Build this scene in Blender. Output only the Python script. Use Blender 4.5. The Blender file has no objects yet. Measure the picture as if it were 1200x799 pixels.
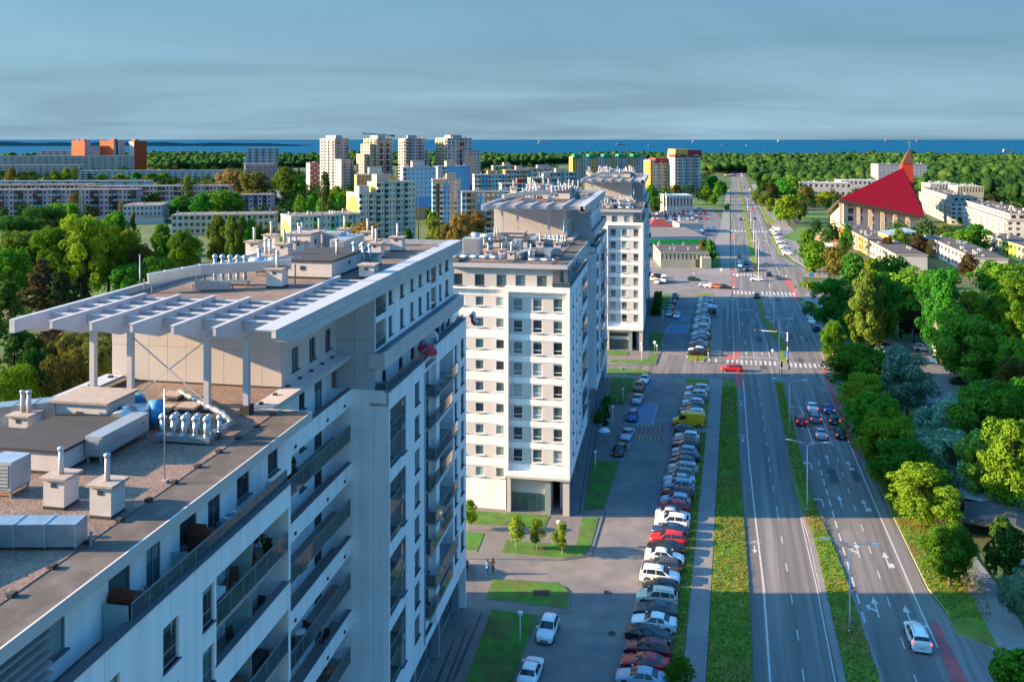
import bpy, bmesh, math, random
import numpy as np
from mathutils import Matrix, Vector
S = bpy.context.scene
COL = S.collection
R = math.radians
rnd = random.Random(7)

# ---------------------------------------------------------------- camera
CAMH = 50.0
cd = bpy.data.cameras.new('camera'); cam = bpy.data.objects.new('camera', cd); COL.objects.link(cam)
cam.location = (0, 0, CAMH); cam.rotation_euler = (R(90), 0, 0)
cd.sensor_width = 36; cd.lens = 36 * 1030 / 1200
cd.shift_y = -0.197
cd.clip_start = 0.5; cd.clip_end = 90000
S.camera = cam

# ---------------------------------------------------------------- light
SUN_EL, SUN_AZ = R(16.5), R(-90.0)       # the sun stands low to the left (world -X)
w = bpy.data.worlds.new('World'); S.world = w; w.use_nodes = True
nt = w.node_tree; nt.nodes.clear()
def N(nt, t, **k):
    n = nt.nodes.new(t)
    for a, b in k.items():
        if a.startswith('i_'):
            n.inputs[a[2:].replace('_', ' ')].default_value = b
        else: setattr(n, a, b)
    return n
out = N(nt, 'ShaderNodeOutputWorld'); bg = N(nt, 'ShaderNodeBackground')
sky = N(nt, 'ShaderNodeTexSky'); sky.sky_type = 'NISHITA'; sky.sun_disc = False
sky.sun_elevation = SUN_EL; sky.sun_rotation = SUN_AZ
sky.altitude = 50; sky.air_density = 1.0; sky.dust_density = 5.0; sky.ozone_density = 3.5
tc = N(nt, 'ShaderNodeTexCoord')
# thin layered cloud: noise on the sky direction projected to a high flat layer
sep = N(nt, 'ShaderNodeSeparateXYZ'); nt.links.new(tc.outputs['Generated'], sep.inputs[0])
zc = N(nt, 'ShaderNodeMath', operation='MAXIMUM'); zc.inputs[1].default_value = 0.0
nt.links.new(sep.outputs['Z'], zc.inputs[0])
za = N(nt, 'ShaderNodeMath', operation='ADD'); za.inputs[1].default_value = 0.10; nt.links.new(zc.outputs[0], za.inputs[0])
dx = N(nt, 'ShaderNodeMath', operation='DIVIDE'); dy = N(nt, 'ShaderNodeMath', operation='DIVIDE')
nt.links.new(sep.outputs['X'], dx.inputs[0]); nt.links.new(za.outputs[0], dx.inputs[1])
nt.links.new(sep.outputs['Y'], dy.inputs[0]); nt.links.new(za.outputs[0], dy.inputs[1])
cb = N(nt, 'ShaderNodeCombineXYZ'); nt.links.new(dx.outputs[0], cb.inputs[0]); nt.links.new(dy.outputs[0], cb.inputs[1])
mp = N(nt, 'ShaderNodeMapping'); mp.inputs['Scale'].default_value = (0.30, 0.42, 1); mp.inputs['Rotation'].default_value = (0, 0, R(-12))
nt.links.new(cb.outputs[0], mp.inputs[0])
nz = N(nt, 'ShaderNodeTexNoise'); nz.inputs['Scale'].default_value = 1.0; nz.inputs['Detail'].default_value = 7; nz.inputs['Roughness'].default_value = .56; nz.inputs['Distortion'].default_value = .5
nt.links.new(mp.outputs[0], nz.inputs['Vector'])
cr = N(nt, 'ShaderNodeValToRGB'); cr.color_ramp.elements[0].position = .36; cr.color_ramp.elements[1].position = .74
cr.color_ramp.elements[0].color = (.93, .93, .93, 1); cr.color_ramp.elements[1].color = (.985, .985, .985, 1)
nt.links.new(nz.outputs['Fac'], cr.inputs[0])
tint = N(nt, 'ShaderNodeMix', data_type='RGBA', blend_type='MULTIPLY'); tint.inputs['Factor'].default_value = 1
nt.links.new(sky.outputs[0], tint.inputs['A']); tint.inputs['B'].default_value = SKYTINT = (.44, .96, 1.18, 1)
mx = N(nt, 'ShaderNodeMix', data_type='RGBA'); hz = N(nt, 'ShaderNodeMapRange'); hz.inputs['From Min'].default_value = 0; hz.inputs['From Max'].default_value = .42; hz.inputs['To Min'].default_value = .97; hz.inputs['To Max'].default_value = 0; hz.interpolation_type = 'SMOOTHSTEP'
nt.links.new(zc.outputs[0], hz.inputs['Value'])
cmx = N(nt, 'ShaderNodeMath', operation='MAXIMUM'); fd = N(nt, 'ShaderNodeMapRange'); fd.inputs['From Min'].default_value = .22; fd.inputs['From Max'].default_value = .62; fd.inputs['To Min'].default_value = 1; fd.inputs['To Max'].default_value = .25; fd.interpolation_type = 'SMOOTHSTEP'; nt.links.new(zc.outputs[0], fd.inputs['Value'])
fm = N(nt, 'ShaderNodeMath', operation='MULTIPLY'); nt.links.new(cr.outputs[0], fm.inputs[0]); nt.links.new(fd.outputs[0], fm.inputs[1]); nt.links.new(fm.outputs[0], cmx.inputs[0]); nt.links.new(hz.outputs[0], cmx.inputs[1])
nt.links.new(cmx.outputs[0], mx.inputs['Factor'])
nt.links.new(tint.outputs['Result'], mx.inputs['A']); 
cc = N(nt, 'ShaderNodeMix', data_type='RGBA'); nt.links.new(hz.outputs[0], cc.inputs['Factor']); cc.inputs['A'].default_value = (.025, .18, .40, 1); cc.inputs['B'].default_value = (.33, .53, .67, 1)
st_ = N(nt, 'ShaderNodeMapRange'); st_.inputs['From Min'].default_value = .34; st_.inputs['From Max'].default_value = .70; st_.inputs['To Min'].default_value = .86; st_.inputs['To Max'].default_value = 1.42; nt.links.new(nz.outputs['Fac'], st_.inputs['Value'])
sc_ = N(nt, 'ShaderNodeVectorMath', operation='SCALE'); nt.links.new(cc.outputs['Result'], sc_.inputs[0]); nt.links.new(st_.outputs[0], sc_.inputs['Scale']); nt.links.new(sc_.outputs[0], mx.inputs['B'])
nt.links.new(mx.outputs['Result'], bg.inputs['Color']); bg.inputs['Strength'].default_value = 0.15
nt.links.new(bg.outputs[0], out.inputs[0])

sl = bpy.data.lights.new('sun', 'SUN'); sun = bpy.data.objects.new('sun', sl); COL.objects.link(sun)
sl.energy = 4.0; sl.angle = R(.5); sl.color = (1.0, .66, .37)
# light travels towards +X and down
sun.rotation_euler = Vector((math.cos(SUN_EL), 0, -math.sin(SUN_EL))).to_track_quat('-Z', 'Y').to_euler()
S.view_settings.view_transform = 'Standard'; S.view_settings.look = 'None'
S.view_settings.gamma = 1; S.view_settings.exposure = 2.4

# ---------------------------------------------------------------- frames of reference
FPX = 1030.0
def G(px, py, z=0.0):                       # photo pixel -> place on a level plane
    d = FPX * (CAMH - z) / (py - 163.0)
    return ((px - 600.0) * d / FPX, d)
KR = .249; nr = math.hypot(1, KR); UR = (KR / nr, 1 / nr)
ROT_R = -math.atan(KR)                      # road frame: x = across, y = along
def RW(s, t): return (8.3 + s * UR[0] + t * UR[1], s * UR[1] - t * UR[0])
def RT(px, py):
    X, Y = G(px, py); X -= 8.3
    return X * UR[0] + Y * UR[1], X * UR[1] - Y * UR[0]
KA = 185 / 1030.0; na = math.hypot(1, KA); AX = (KA / na, 1 / na)
ROT_A = -math.atan(KA)                      # frame of the apartment blocks

# ---------------------------------------------------------------- materials
MATS = {}
def new_mat(name):
    m = bpy.data.materials.new(name); m.use_nodes = True
    nt = m.node_tree; b = nt.nodes['Principled BSDF']
    return m, nt, b
def mat(name, col, rough=.7, var=.12, scale=.6, detail=6, bump=0., bscale=20., metal=0., spec=.4, coord='Object', stretch=None, rand=0., col2=None, c2pos=(.45, .62), c2scale=.3):
    if name in MATS: return MATS[name]
    m, nt, b = new_mat(name)
    L = nt.links.new
    b.inputs['Roughness'].default_value = rough; b.inputs['Metallic'].default_value = metal
    b.inputs['Specular IOR Level'].default_value = spec
    if coord == 'World':
        g = N(nt, 'ShaderNodeNewGeometry'); vec = g.outputs['Position']
    else:
        g = N(nt, 'ShaderNodeTexCoord'); vec = g.outputs['Object']
    if stretch:
        mpn = N(nt, 'ShaderNodeMapping'); mpn.inputs['Scale'].default_value = stretch; L(vec, mpn.inputs[0]); vec = mpn.outputs[0]
    n1 = N(nt, 'ShaderNodeTexNoise'); n1.inputs['Scale'].default_value = scale; n1.inputs['Detail'].default_value = detail; n1.inputs['Roughness'].default_value = .65
    L(vec, n1.inputs['Vector'])
    r1 = N(nt, 'ShaderNodeMapRange'); r1.inputs['From Min'].default_value = .3; r1.inputs['From Max'].default_value = .7
    r1.inputs['To Min'].default_value = 1 - var; r1.inputs['To Max'].default_value = 1 + var
    L(n1.outputs['Fac'], r1.inputs['Value'])
    val = r1.outputs[0]
    if rand:
        oi = N(nt, 'ShaderNodeObjectInfo'); r2 = N(nt, 'ShaderNodeMapRange')
        r2.inputs['To Min'].default_value = 1 - rand; r2.inputs['To Max'].default_value = 1 + rand
        L(oi.outputs['Random'], r2.inputs['Value'])
        ml = N(nt, 'ShaderNodeMath', operation='MULTIPLY'); L(val, ml.inputs[0]); L(r2.outputs[0], ml.inputs[1]); val = ml.outputs[0]
    base = N(nt, 'ShaderNodeRGB'); base.outputs[0].default_value = (*col, 1); cs = base.outputs[0]
    if col2:
        n2 = N(nt, 'ShaderNodeTexNoise'); n2.inputs['Scale'].default_value = c2scale; n2.inputs['Detail'].default_value = 5
        L(vec, n2.inputs['Vector'])
        r3 = N(nt, 'ShaderNodeMapRange'); r3.inputs['From Min'].default_value = c2pos[0]; r3.inputs['From Max'].default_value = c2pos[1]
        L(n2.outputs['Fac'], r3.inputs['Value'])
        m2 = N(nt, 'ShaderNodeMix', data_type='RGBA'); L(r3.outputs[0], m2.inputs['Factor']); L(cs, m2.inputs['A']); m2.inputs['B'].default_value = (*col2, 1); cs = m2.outputs['Result']
    mm = N(nt, 'ShaderNodeVectorMath', operation='SCALE'); L(cs, mm.inputs[0]); L(val, mm.inputs['Scale'])
    L(mm.outputs[0], b.inputs['Base Color'])
    if bump:
        n3 = N(nt, 'ShaderNodeTexNoise'); n3.inputs['Scale'].default_value = bscale; n3.inputs['Detail'].default_value = 4
        L(vec, n3.inputs['Vector'])
        bp = N(nt, 'ShaderNodeBump'); bp.inputs['Strength'].default_value = min(1, bump); bp.inputs['Distance'].default_value = .05
        L(n3.outputs['Fac'], bp.inputs['Height']); L(bp.outputs[0], b.inputs['Normal'])
    MATS[name] = m
    return m

def glass_mat(name, c1, c2, c3):
    """opaque window pane: dark room, or paler tones painted per pane for reflections, blinds and curtains, glossy"""
    m, nt, b = new_mat(name); L = nt.links.new
    oi = N(nt, 'ShaderNodeObjectInfo')
    tcn = N(nt, 'ShaderNodeTexCoord')
    nz = N(nt, 'ShaderNodeTexWhiteNoise', noise_dimensions='3D')
    sn = N(nt, 'ShaderNodeVectorMath', operation='SNAP'); sn.inputs[1].default_value = (1.45, 1.45, 1.45)
    ad = N(nt, 'ShaderNodeVectorMath', operation='ADD')
    L(tcn.outputs['Object'], sn.inputs[0]); L(sn.outputs[0], ad.inputs[0]); L(oi.outputs['Random'], ad.inputs[1]); L(ad.outputs[0], nz.inputs['Vector'])
    cr = N(nt, 'ShaderNodeValToRGB'); cr.color_ramp.interpolation = 'CONSTANT'
    e = cr.color_ramp.elements; e[0].position = 0; e[0].color = (*c1, 1); e[1].position = .42; e[1].color = (*c2, 1)
    q = e.new(.76); q.color = (*c3, 1)
    L(nz.outputs['Value'], cr.inputs[0]); L(cr.outputs[0], b.inputs['Base Color'])
    b.inputs['Roughness'].default_value = .06; b.inputs['Specular IOR Level'].default_value = .8
    MATS[name] = m; return m

def clear_glass(name, col, alpha, rough=.05):
    m, nt, b = new_mat(name)
    b.inputs['Base Color'].default_value = (*col, 1); b.inputs['Roughness'].default_value = rough
    b.inputs['Alpha'].default_value = alpha; b.inputs['Specular IOR Level'].default_value = .7
    MATS[name] = m; return m

def leaf_mat(name, col, col2, trans=.35, var=.3, blossom=None):
    m, nt, b = new_mat(name); L = nt.links.new
    g = N(nt, 'ShaderNodeTexCoord'); oi = N(nt, 'ShaderNodeObjectInfo')
    n1 = N(nt, 'ShaderNodeTexNoise'); n1.inputs['Scale'].default_value = 1.3; n1.inputs['Detail'].default_value = 6; L(g.outputs['Object'], n1.inputs['Vector'])
    r1 = N(nt, 'ShaderNodeMapRange'); r1.inputs['From Min'].default_value = .3; r1.inputs['From Max'].default_value = .7; L(n1.outputs['Fac'], r1.inputs['Value'])
    m1 = N(nt, 'ShaderNodeMix', data_type='RGBA'); m1.inputs['A'].default_value = (*col, 1); m1.inputs['B'].default_value = (*col2, 1); L(r1.outputs[0], m1.inputs['Factor'])
    h = N(nt, 'ShaderNodeHueSaturation')
    r2 = N(nt, 'ShaderNodeMapRange'); r2.inputs['To Min'].default_value = 1 - var; r2.inputs['To Max'].default_value = 1 + var; L(oi.outputs['Random'], r2.inputs['Value'])
    L(r2.outputs[0], h.inputs['Value']); L(m1.outputs['Result'], h.inputs['Color'])
    r3 = N(nt, 'ShaderNodeMapRange'); r3.inputs['To Min'].default_value = .482; r3.inputs['To Max'].default_value = .51
    ml = N(nt, 'ShaderNodeMath', operation='FRACT'); mk = N(nt, 'ShaderNodeMath', operation='MULTIPLY'); mk.inputs[1].default_value = 17.3
    L(oi.outputs['Random'], mk.inputs[0]); L(mk.outputs[0], ml.inputs[0]); L(ml.outputs[0], r3.inputs['Value']); L(r3.outputs[0], h.inputs['Hue'])
    c = h.outputs[0]
    d = N(nt, 'ShaderNodeBsdfDiffuse'); t = N(nt, 'ShaderNodeBsdfTranslucent'); mxs = N(nt, 'ShaderNodeMixShader'); mxs.inputs[0].default_value = trans
    L(c, d.inputs['Color']); L(c, t.inputs['Color']); L(d.outputs[0], mxs.inputs[1]); L(t.outputs[0], mxs.inputs[2])
    nt.nodes.remove(b); L(mxs.outputs[0], nt.nodes['Material Output'].inputs['Surface'])
    MATS[name] = m; return m

# ---------------------------------------------------------------- mesh building
class MB:
    """collects shapes; build() links them as ONE mesh object"""
    def __init__(s): s.v = []; s.f = []; s.m = []; s.names = []; s.sm = []
    def mi(s, name):
        if name not in s.names: s.names.append(name)
        return s.names.index(name)
    def face(s, pts, m, smooth=False):
        i = len(s.v); s.v.extend(tuple(p) for p in pts); s.f.append(tuple(range(i, i + len(pts)))); s.m.append(s.mi(m)); s.sm.append(smooth)
    def box(s, x0, x1, y0, y1, z0, z1, m, top=None, skip=''):
        i = len(s.v); k = s.mi(m)
        s.v.extend([(x0, y0, z0), (x1, y0, z0), (x1, y1, z0), (x0, y1, z0), (x0, y0, z1), (x1, y0, z1), (x1, y1, z1), (x0, y1, z1)])
        for key, q in (('b', (3, 2, 1, 0)), ('t', (4, 5, 6, 7)), ('s', (0, 1, 5, 4)), ('e', (1, 2, 6, 5)), ('n', (2, 3, 7, 6)), ('w', (3, 0, 4, 7))):
            if key in skip: continue
            s.f.append(tuple(i + a for a in q)); s.m.append(s.mi(top) if key == 't' and top else k); s.sm.append(False)
    def bar(s, p, q, wd, ht, m):
        p, q = Vector(p), Vector(q); d = (q - p).normalized()
        up = Vector((0, 0, 1)) if abs(d.z) < .95 else Vector((0, 1, 0))
        r = d.cross(up).normalized() * wd / 2; u = r.cross(d).normalized() * ht / 2
        a = [p - r - u, p + r - u, p + r + u, p - r + u]; b = [q - r - u, q + r - u, q + r + u, q - r + u]
        s.loft([a, b], m, cap=True)
    def loft(s, rings, m, cap=False, smooth=False, closed=True):
        i = len(s.v); n = len(rings[0]); k = s.mi(m)
        for r_ in rings: s.v.extend(tuple(p) for p in r_)
        for a in range(len(rings) - 1):
            for b in range(n if closed else n - 1):
                c = (b + 1) % n
                s.f.append((i + a * n + b, i + a * n + c, i + (a + 1) * n + c, i + (a + 1) * n + b)); s.m.append(k); s.sm.append(smooth)
        if cap:
            s.f.append(tuple(i + b for b in reversed(range(n)))); s.m.append(k); s.sm.append(False)
            o = i + (len(rings) - 1) * n
            s.f.append(tuple(o + b for b in range(n))); s.m.append(k); s.sm.append(False)
    def tube(s, pts, rad, m, n=8, cap=True, smooth=True):
        pts = [Vector(p) for p in pts]; rings = []
        if not isinstance(rad, (list, tuple)): rad = [rad] * len(pts)
        ref = None
        for k, p in enumerate(pts):
            d = (pts[min(k + 1, len(pts) - 1)] - pts[max(k - 1, 0)]).normalized()
            if ref is None: ref = Vector((1, 0, 0)) if abs(d.x) < .8 else Vector((0, 1, 0))
            u = d.cross(ref).normalized(); v = d.cross(u).normalized()
            rings.append([p + (u * math.cos(2 * math.pi * j / n) + v * math.sin(2 * math.pi * j / n)) * rad[k] for j in range(n)])
        s.loft(rings, m, cap=cap, smooth=smooth)
    def lathe(s, prof, m, c=(0, 0, 0), n=12, smooth=True):
        s.loft([[(c[0] + r * math.cos(2 * math.pi * j / n), c[1] + r * math.sin(2 * math.pi * j / n), c[2] + z) for j in range(n)] for r, z in prof], m, cap=True, smooth=smooth)
    def prism(s, poly, z0, z1, m, top=None):
        """poly: counter-clockwise (x, y)"""
        n = len(poly)
        s.face([(x, y, z1) for x, y in poly], top or m)
        for a in range(n):
            p, q = poly[a], poly[(a + 1) % n]
            s.face([(p[0], p[1], z0), (q[0], q[1], z0), (q[0], q[1], z1), (p[0], p[1], z1)], m)
    def mesh(s, name):
        me = bpy.data.meshes.new(name); me.from_pydata(s.v, [], s.f)
        for nme in s.names: me.materials.append(MATS[nme])
        me.polygons.foreach_set('material_index', s.m)
        if any(s.sm): me.polygons.foreach_set('use_smooth', s.sm)
        me.update(); return me
    def build(s, name, parent=None, loc=None, rotz=0.):
        return link(name, s.mesh(name), parent, loc, rotz)
def link(name, me, parent=None, loc=None, rotz=0.):
    o = bpy.data.objects.new(name, me); COL.objects.link(o)
    if parent is not None: o.parent = parent
    if loc is not None: o.location = loc
    if rotz: o.rotation_euler = (0, 0, rotz)
    return o
def tag(o, label=None, cat=None, group=None, kind=None):
    if label: o['label'] = label
    if cat: o['category'] = cat
    if group: o['group'] = group
    if kind: o['kind'] = kind
    return o
def empty(name, loc=(0, 0, 0), rotz=0., label=None, cat=None, group=None):
    o = bpy.data.objects.new(name, None); COL.objects.link(o); o.location = loc; o.rotation_euler = (0, 0, rotz)
    o.empty_display_size = .3
    return tag(o, label, cat, group)
def copy_tree(o, kids, loc, rotz, label=None, group=None, scale=None):
    """copy of a thing with copies of its parts and sub-parts; kids: {object name: [children]}"""
    c = o.copy(); COL.objects.link(c); c.location = loc; c.rotation_euler = (0, 0, rotz)
    if label: c['label'] = label
    if group: c['group'] = group
    if scale: c.scale = scale
    for ch in kids.get(o.name, ()):
        d = ch.copy(); COL.objects.link(d); d.parent = c
        for g in kids.get(ch.name, ()):
            e = g.copy(); COL.objects.link(e); e.parent = d
    return c
def kids_of(*roots):
    k = {}
    for r_ in roots:
        k[r_.name] = list(r_.children)
        for c in r_.children: k[c.name] = list(c.children)
    return k

def wall_open(mb, o, u, wid, hgt, ops, depth, m, mr=None, n=None):
    """wall rectangle from o along u (x,y unit) and up, with real openings ops=(u0,u1,v0,v1) recessed by depth; outward normal is right of u"""
    us = sorted({0, wid, *[a for q in ops for a in q[:2]]}); vs = sorted({0, hgt, *[a for q in ops for a in q[2:4]]})
    us = [a for a in us if -1e-6 <= a <= wid + 1e-6]; vs = [a for a in vs if -1e-6 <= a <= hgt + 1e-6]
    nx, ny = (u[1], -u[0]); mr = mr or m
    P = lambda a, b, d=0.: (o[0] + u[0] * a - nx * d, o[1] + u[1] * a - ny * d, o[2] + b)
    for j in range(len(vs) - 1):
        vm = (vs[j] + vs[j + 1]) / 2; run = None
        for i in range(len(us) - 1):
            um = (us[i] + us[i + 1]) / 2
            hole = any(q[0] < um < q[1] and q[2] < vm < q[3] for q in ops)
            if not hole and run is None: run = us[i]
            if hole and run is not None:
                mb.face([P(run, vs[j]), P(us[i], vs[j]), P(us[i], vs[j + 1]), P(run, vs[j + 1])], m); run = None
        if run is not None: mb.face([P(run, vs[j]), P(wid, vs[j]), P(wid, vs[j + 1]), P(run, vs[j + 1])], m)
    for a, b, c, d in [q[:4] for q in ops]:
        mb.face([P(a, c), P(b, c), P(b, c, depth), P(a, c, depth)], mr); mb.face([P(a, d, depth), P(b, d, depth), P(b, d), P(a, d)], mr)
        mb.face([P(a, c, depth), P(a, d, depth), P(a, d), P(a, c)], mr); mb.face([P(b, c), P(b, d), P(b, d, depth), P(b, c, depth)], mr)
# ---------------------------------------------------------------- ground, roads, sea
mat('soil', (.045, .095, .022), .95, .35, .05, coord='World', col2=(.065, .085, .032), c2scale=.02, bump=.6, bscale=3)
mat('lawn', (.040, .150, .014), .95, .35, .6, coord='World', col2=(.075, .105, .022), c2scale=.35, bump=.8, bscale=6)
mat('verge', (.095, .170, .014), .95, .4, .5, coord='World', col2=(.17, .135, .03), c2scale=.16, bump=.9, bscale=5)
mat('asphalt', (.118, .115, .114), .82, .34, 1.0, coord='Object', stretch=(1.3, .03, 1), col2=(.165, .160, .156), c2scale=.55, bump=.25, bscale=400)
mat('asphalt_far', (.115, .12, .13), .85, .18, .3, coord='World', col2=(.11, .11, .115), c2scale=.05)
mat('setts', (.170, .158, .150), .85, .24, .35, coord='World', col2=(.13, .13, .14), c2scale=.12, bump=.35, bscale=9)
mat('bike_red', (.36, .085, .085), .85, .22, 1.2, coord='World', col2=(.25, .09, .09), c2scale=.4)
mat('paint', (.42, .42, .41), .65, .32, 5, coord='World')
mat('bay_blue', (.045, .15, .27), .6, .18, 2, coord='World')
mat('kerb', (.30, .29, .28), .85, .15, 1.5, coord='World')
mat('dark_strip', (.05, .052, .058), .8, .1, 2, coord='World')
mat('concrete', (.32, .31, .29), .85, .14, .8, coord='World')

def brick_mat(name, c1, c2, cm, scale, bw=.2, bh=.1, coord='World', rough=.85, mortar=.012):
    m, nt, b = new_mat(name); L = nt.links.new
    g = N(nt, 'ShaderNodeNewGeometry') if coord == 'World' else N(nt, 'ShaderNodeTexCoord')
    v = g.outputs['Position'] if coord == 'World' else g.outputs['Object']
    mpn = N(nt, 'ShaderNodeMapping'); mpn.inputs['Rotation'].default_value = (0, 0, -ROT_R if coord == 'World' else 0); L(v, mpn.inputs[0])
    br = N(nt, 'ShaderNodeTexBrick'); br.inputs['Scale'].default_value = scale; br.inputs['Brick Width'].default_value = bw; br.inputs['Row Height'].default_value = bh
    br.inputs['Mortar Size'].default_value = mortar
    br.inputs['Color1'].default_value = (*c1, 1); br.inputs['Color2'].default_value = (*c2, 1); br.inputs['Mortar'].default_value = (*cm, 1); L(mpn.outputs[0], br.inputs['Vector'])
    nz = N(nt, 'ShaderNodeTexNoise'); nz.inputs['Scale'].default_value = .35; nz.inputs['Detail'].default_value = 6; L(v, nz.inputs['Vector'])
    r1 = N(nt, 'ShaderNodeMapRange'); r1.inputs['To Min'].default_value = .7; r1.inputs['To Max'].default_value = 1.3; L(nz.outputs['Fac'], r1.inputs['Value'])
    mm = N(nt, 'ShaderNodeVectorMath', operation='SCALE'); L(br.outputs['Color'], mm.inputs[0]); L(r1.outputs[0], mm.inputs['Scale']); L(mm.outputs[0], b.inputs['Base Color'])
    b.inputs['Roughness'].default_value = rough
    bp = N(nt, 'ShaderNodeBump'); bp.inputs['Strength'].default_value = .4; bp.inputs['Distance'].default_value = .01; L(br.outputs['Fac'], bp.inputs['Height']); bp.invert = True; L(bp.outputs[0], b.inputs['Normal'])
    MATS[name] = m; return m
brick_mat('pavers', (.21, .20, .195), (.17, .165, .165), (.10, .10, .10), 1.0, .5, .5)
brick_mat('plaza_paving', (.165, .150, .142), (.130, .124, .122), (.08, .08, .08), 1.0, .3, .3)

# sea
m, nt, b = new_mat('sea_water'); MATS['sea_water'] = m
b.inputs['Base Color'].default_value = (.001, .075, .155, 1); b.inputs['Roughness'].default_value = .6; b.inputs['Specular IOR Level'].default_value = .05
g = N(nt, 'ShaderNodeNewGeometry'); nz = N(nt, 'ShaderNodeTexNoise'); nz.inputs['Scale'].default_value = .03; nz.inputs['Detail'].default_value = 5
nt.links.new(g.outputs['Position'], nz.inputs['Vector']); bp = N(nt, 'ShaderNodeBump'); bp.inputs['Strength'].default_value = .3; bp.inputs['Distance'].default_value = 1.5
nt.links.new(nz.outputs['Fac'], bp.inputs['Height']); nt.links.new(bp.outputs[0], b.inputs['Normal'])

COAST = [(-9000, 2150), (-2600, 2150), (-1900, 2200), (-1300, 2300), (-700, 2350), (0, 2320), (900, 2220), (2000, 2150), (3000, 2100), (9000, 2000)]
mb = MB(); pts = [(-9000, -400), (9000, -400)] + COAST[::-1]
mb.face([(x, y, 0) for x, y in pts], 'soil'); tag(mb.build('ground'), kind='structure')
mb = MB(); mb.face([(-60000, 1500, -1), (60000, 1500, -1), (60000, 68000, -1), (-60000, 68000, -1)], 'sea_water'); tag(mb.build('sea'), kind='structure')
# far shore on the left horizon
mat('far_land', (.003, .026, .050), .95, .2, .002, coord='World', spec=0)
mb = MB(); top = []
for i in range(41):
    x = -4700 + i * 78; top.append((x, 6500, 2 + 32 * max(0, math.sin(math.pi * i / 40)) ** .4 * (.75 + .25 * math.sin(i * .9) * math.sin(i * .37))))
for i in range(40):
    a, b_ = top[i], top[i + 1]
    mb.face([(a[0], 6350, -1), (b_[0], 6350, -1), b_, a], 'far_land', True); mb.face([a, b_, (b_[0], 7100, -1), (a[0], 7100, -1)], 'far_land', True)
tag(mb.build('far_hills'), kind='structure')

def ccw(p):
    a = sum(p[i][0] * p[(i + 1) % len(p)][1] - p[(i + 1) % len(p)][0] * p[i][1] for i in range(len(p)))
    return p if a > 0 else p[::-1]
def gslab(name, pts, z1, m, top=None, z0=-.05):
    mb = MB(); mb.prism(ccw([G(*p) for p in pts]), z0, z1, m, top); return tag(mb.build(name), kind='structure')
def rslab(name, st, z1, m, top=None, z0=-.05):
    """polygon of (s, t) in the road frame"""
    mb = MB(); mb.prism(ccw([(t, s) for s, t in st]), z0, z1, m, top); return tag(mb.build(name, None, (8.3, 0, 0), ROT_R), kind='structure')
ROADZ = .03
# carriageways and the crossings, one sheet in the road frame
rslab('road', [(10, -6.9), (10, 17), (78, 13.3), (84, 40), (95, 40), (92, 18), (97, 14.2), (104, 13.0), (140, 12.4), (187, 12.1), (190, 15), (208, 15), (217, 12.6), (243, 15.8), (268, 15.8), (285, 12.2), (292, 14), (300, 16),
      (330, 17), (345, 21), (372, 16.5), (392, 12.0), (800, 11.0), (1500, 11.0), (1500, -7.5), (800, -8), (335, -8), (331, -9), (331, -60), (296, -60), (296, -9), (285, -7.9), (262, -10.2), (205, -10.2), (205, -60), (187, -60), (187, -7.5), (180, -7)], ROADZ, 'asphalt')
gslab('side_street', [(1085, 420), (1045, 455), (1085, 475), (1200, 480), (1320, 470), (1320, 440), (1200, 440), (1150, 425)], .02, 'asphalt_far')
gslab('side_street', [(1160, 795), (1320, 900), (1320, 780), (1178, 762)], .025, 'asphalt_far')
# parking street beside the blocks
gslab('parking_street', [(575, 850), (600, 796), (632, 722), (668, 716), (668, 694), (655, 682), (620, 680), (548, 676), (540, 655), (660, 656), (690, 651), (706, 606), (727, 542), (733, 477), (748, 440), (802, 436), (835, 437), (826, 520), (820, 580), (810, 700), (797, 850)], .022, 'setts')
gslab('parking_street', [(700, 437), (805, 437), (830, 437), (836, 424), (806, 424), (790, 412), (775, 414), (768, 428), (700, 427)], .024, 'setts')
gslab('parking_street', [(771, 414), (779, 390), (781, 360), (797, 344), (823, 345), (828, 350), (826, 425), (796, 424)], .026, 'setts')
gslab('shop_street', [(740, 346), (858, 344), (856, 312), (846, 302), (832, 300), (740, 306)], .035, 'setts')
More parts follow.
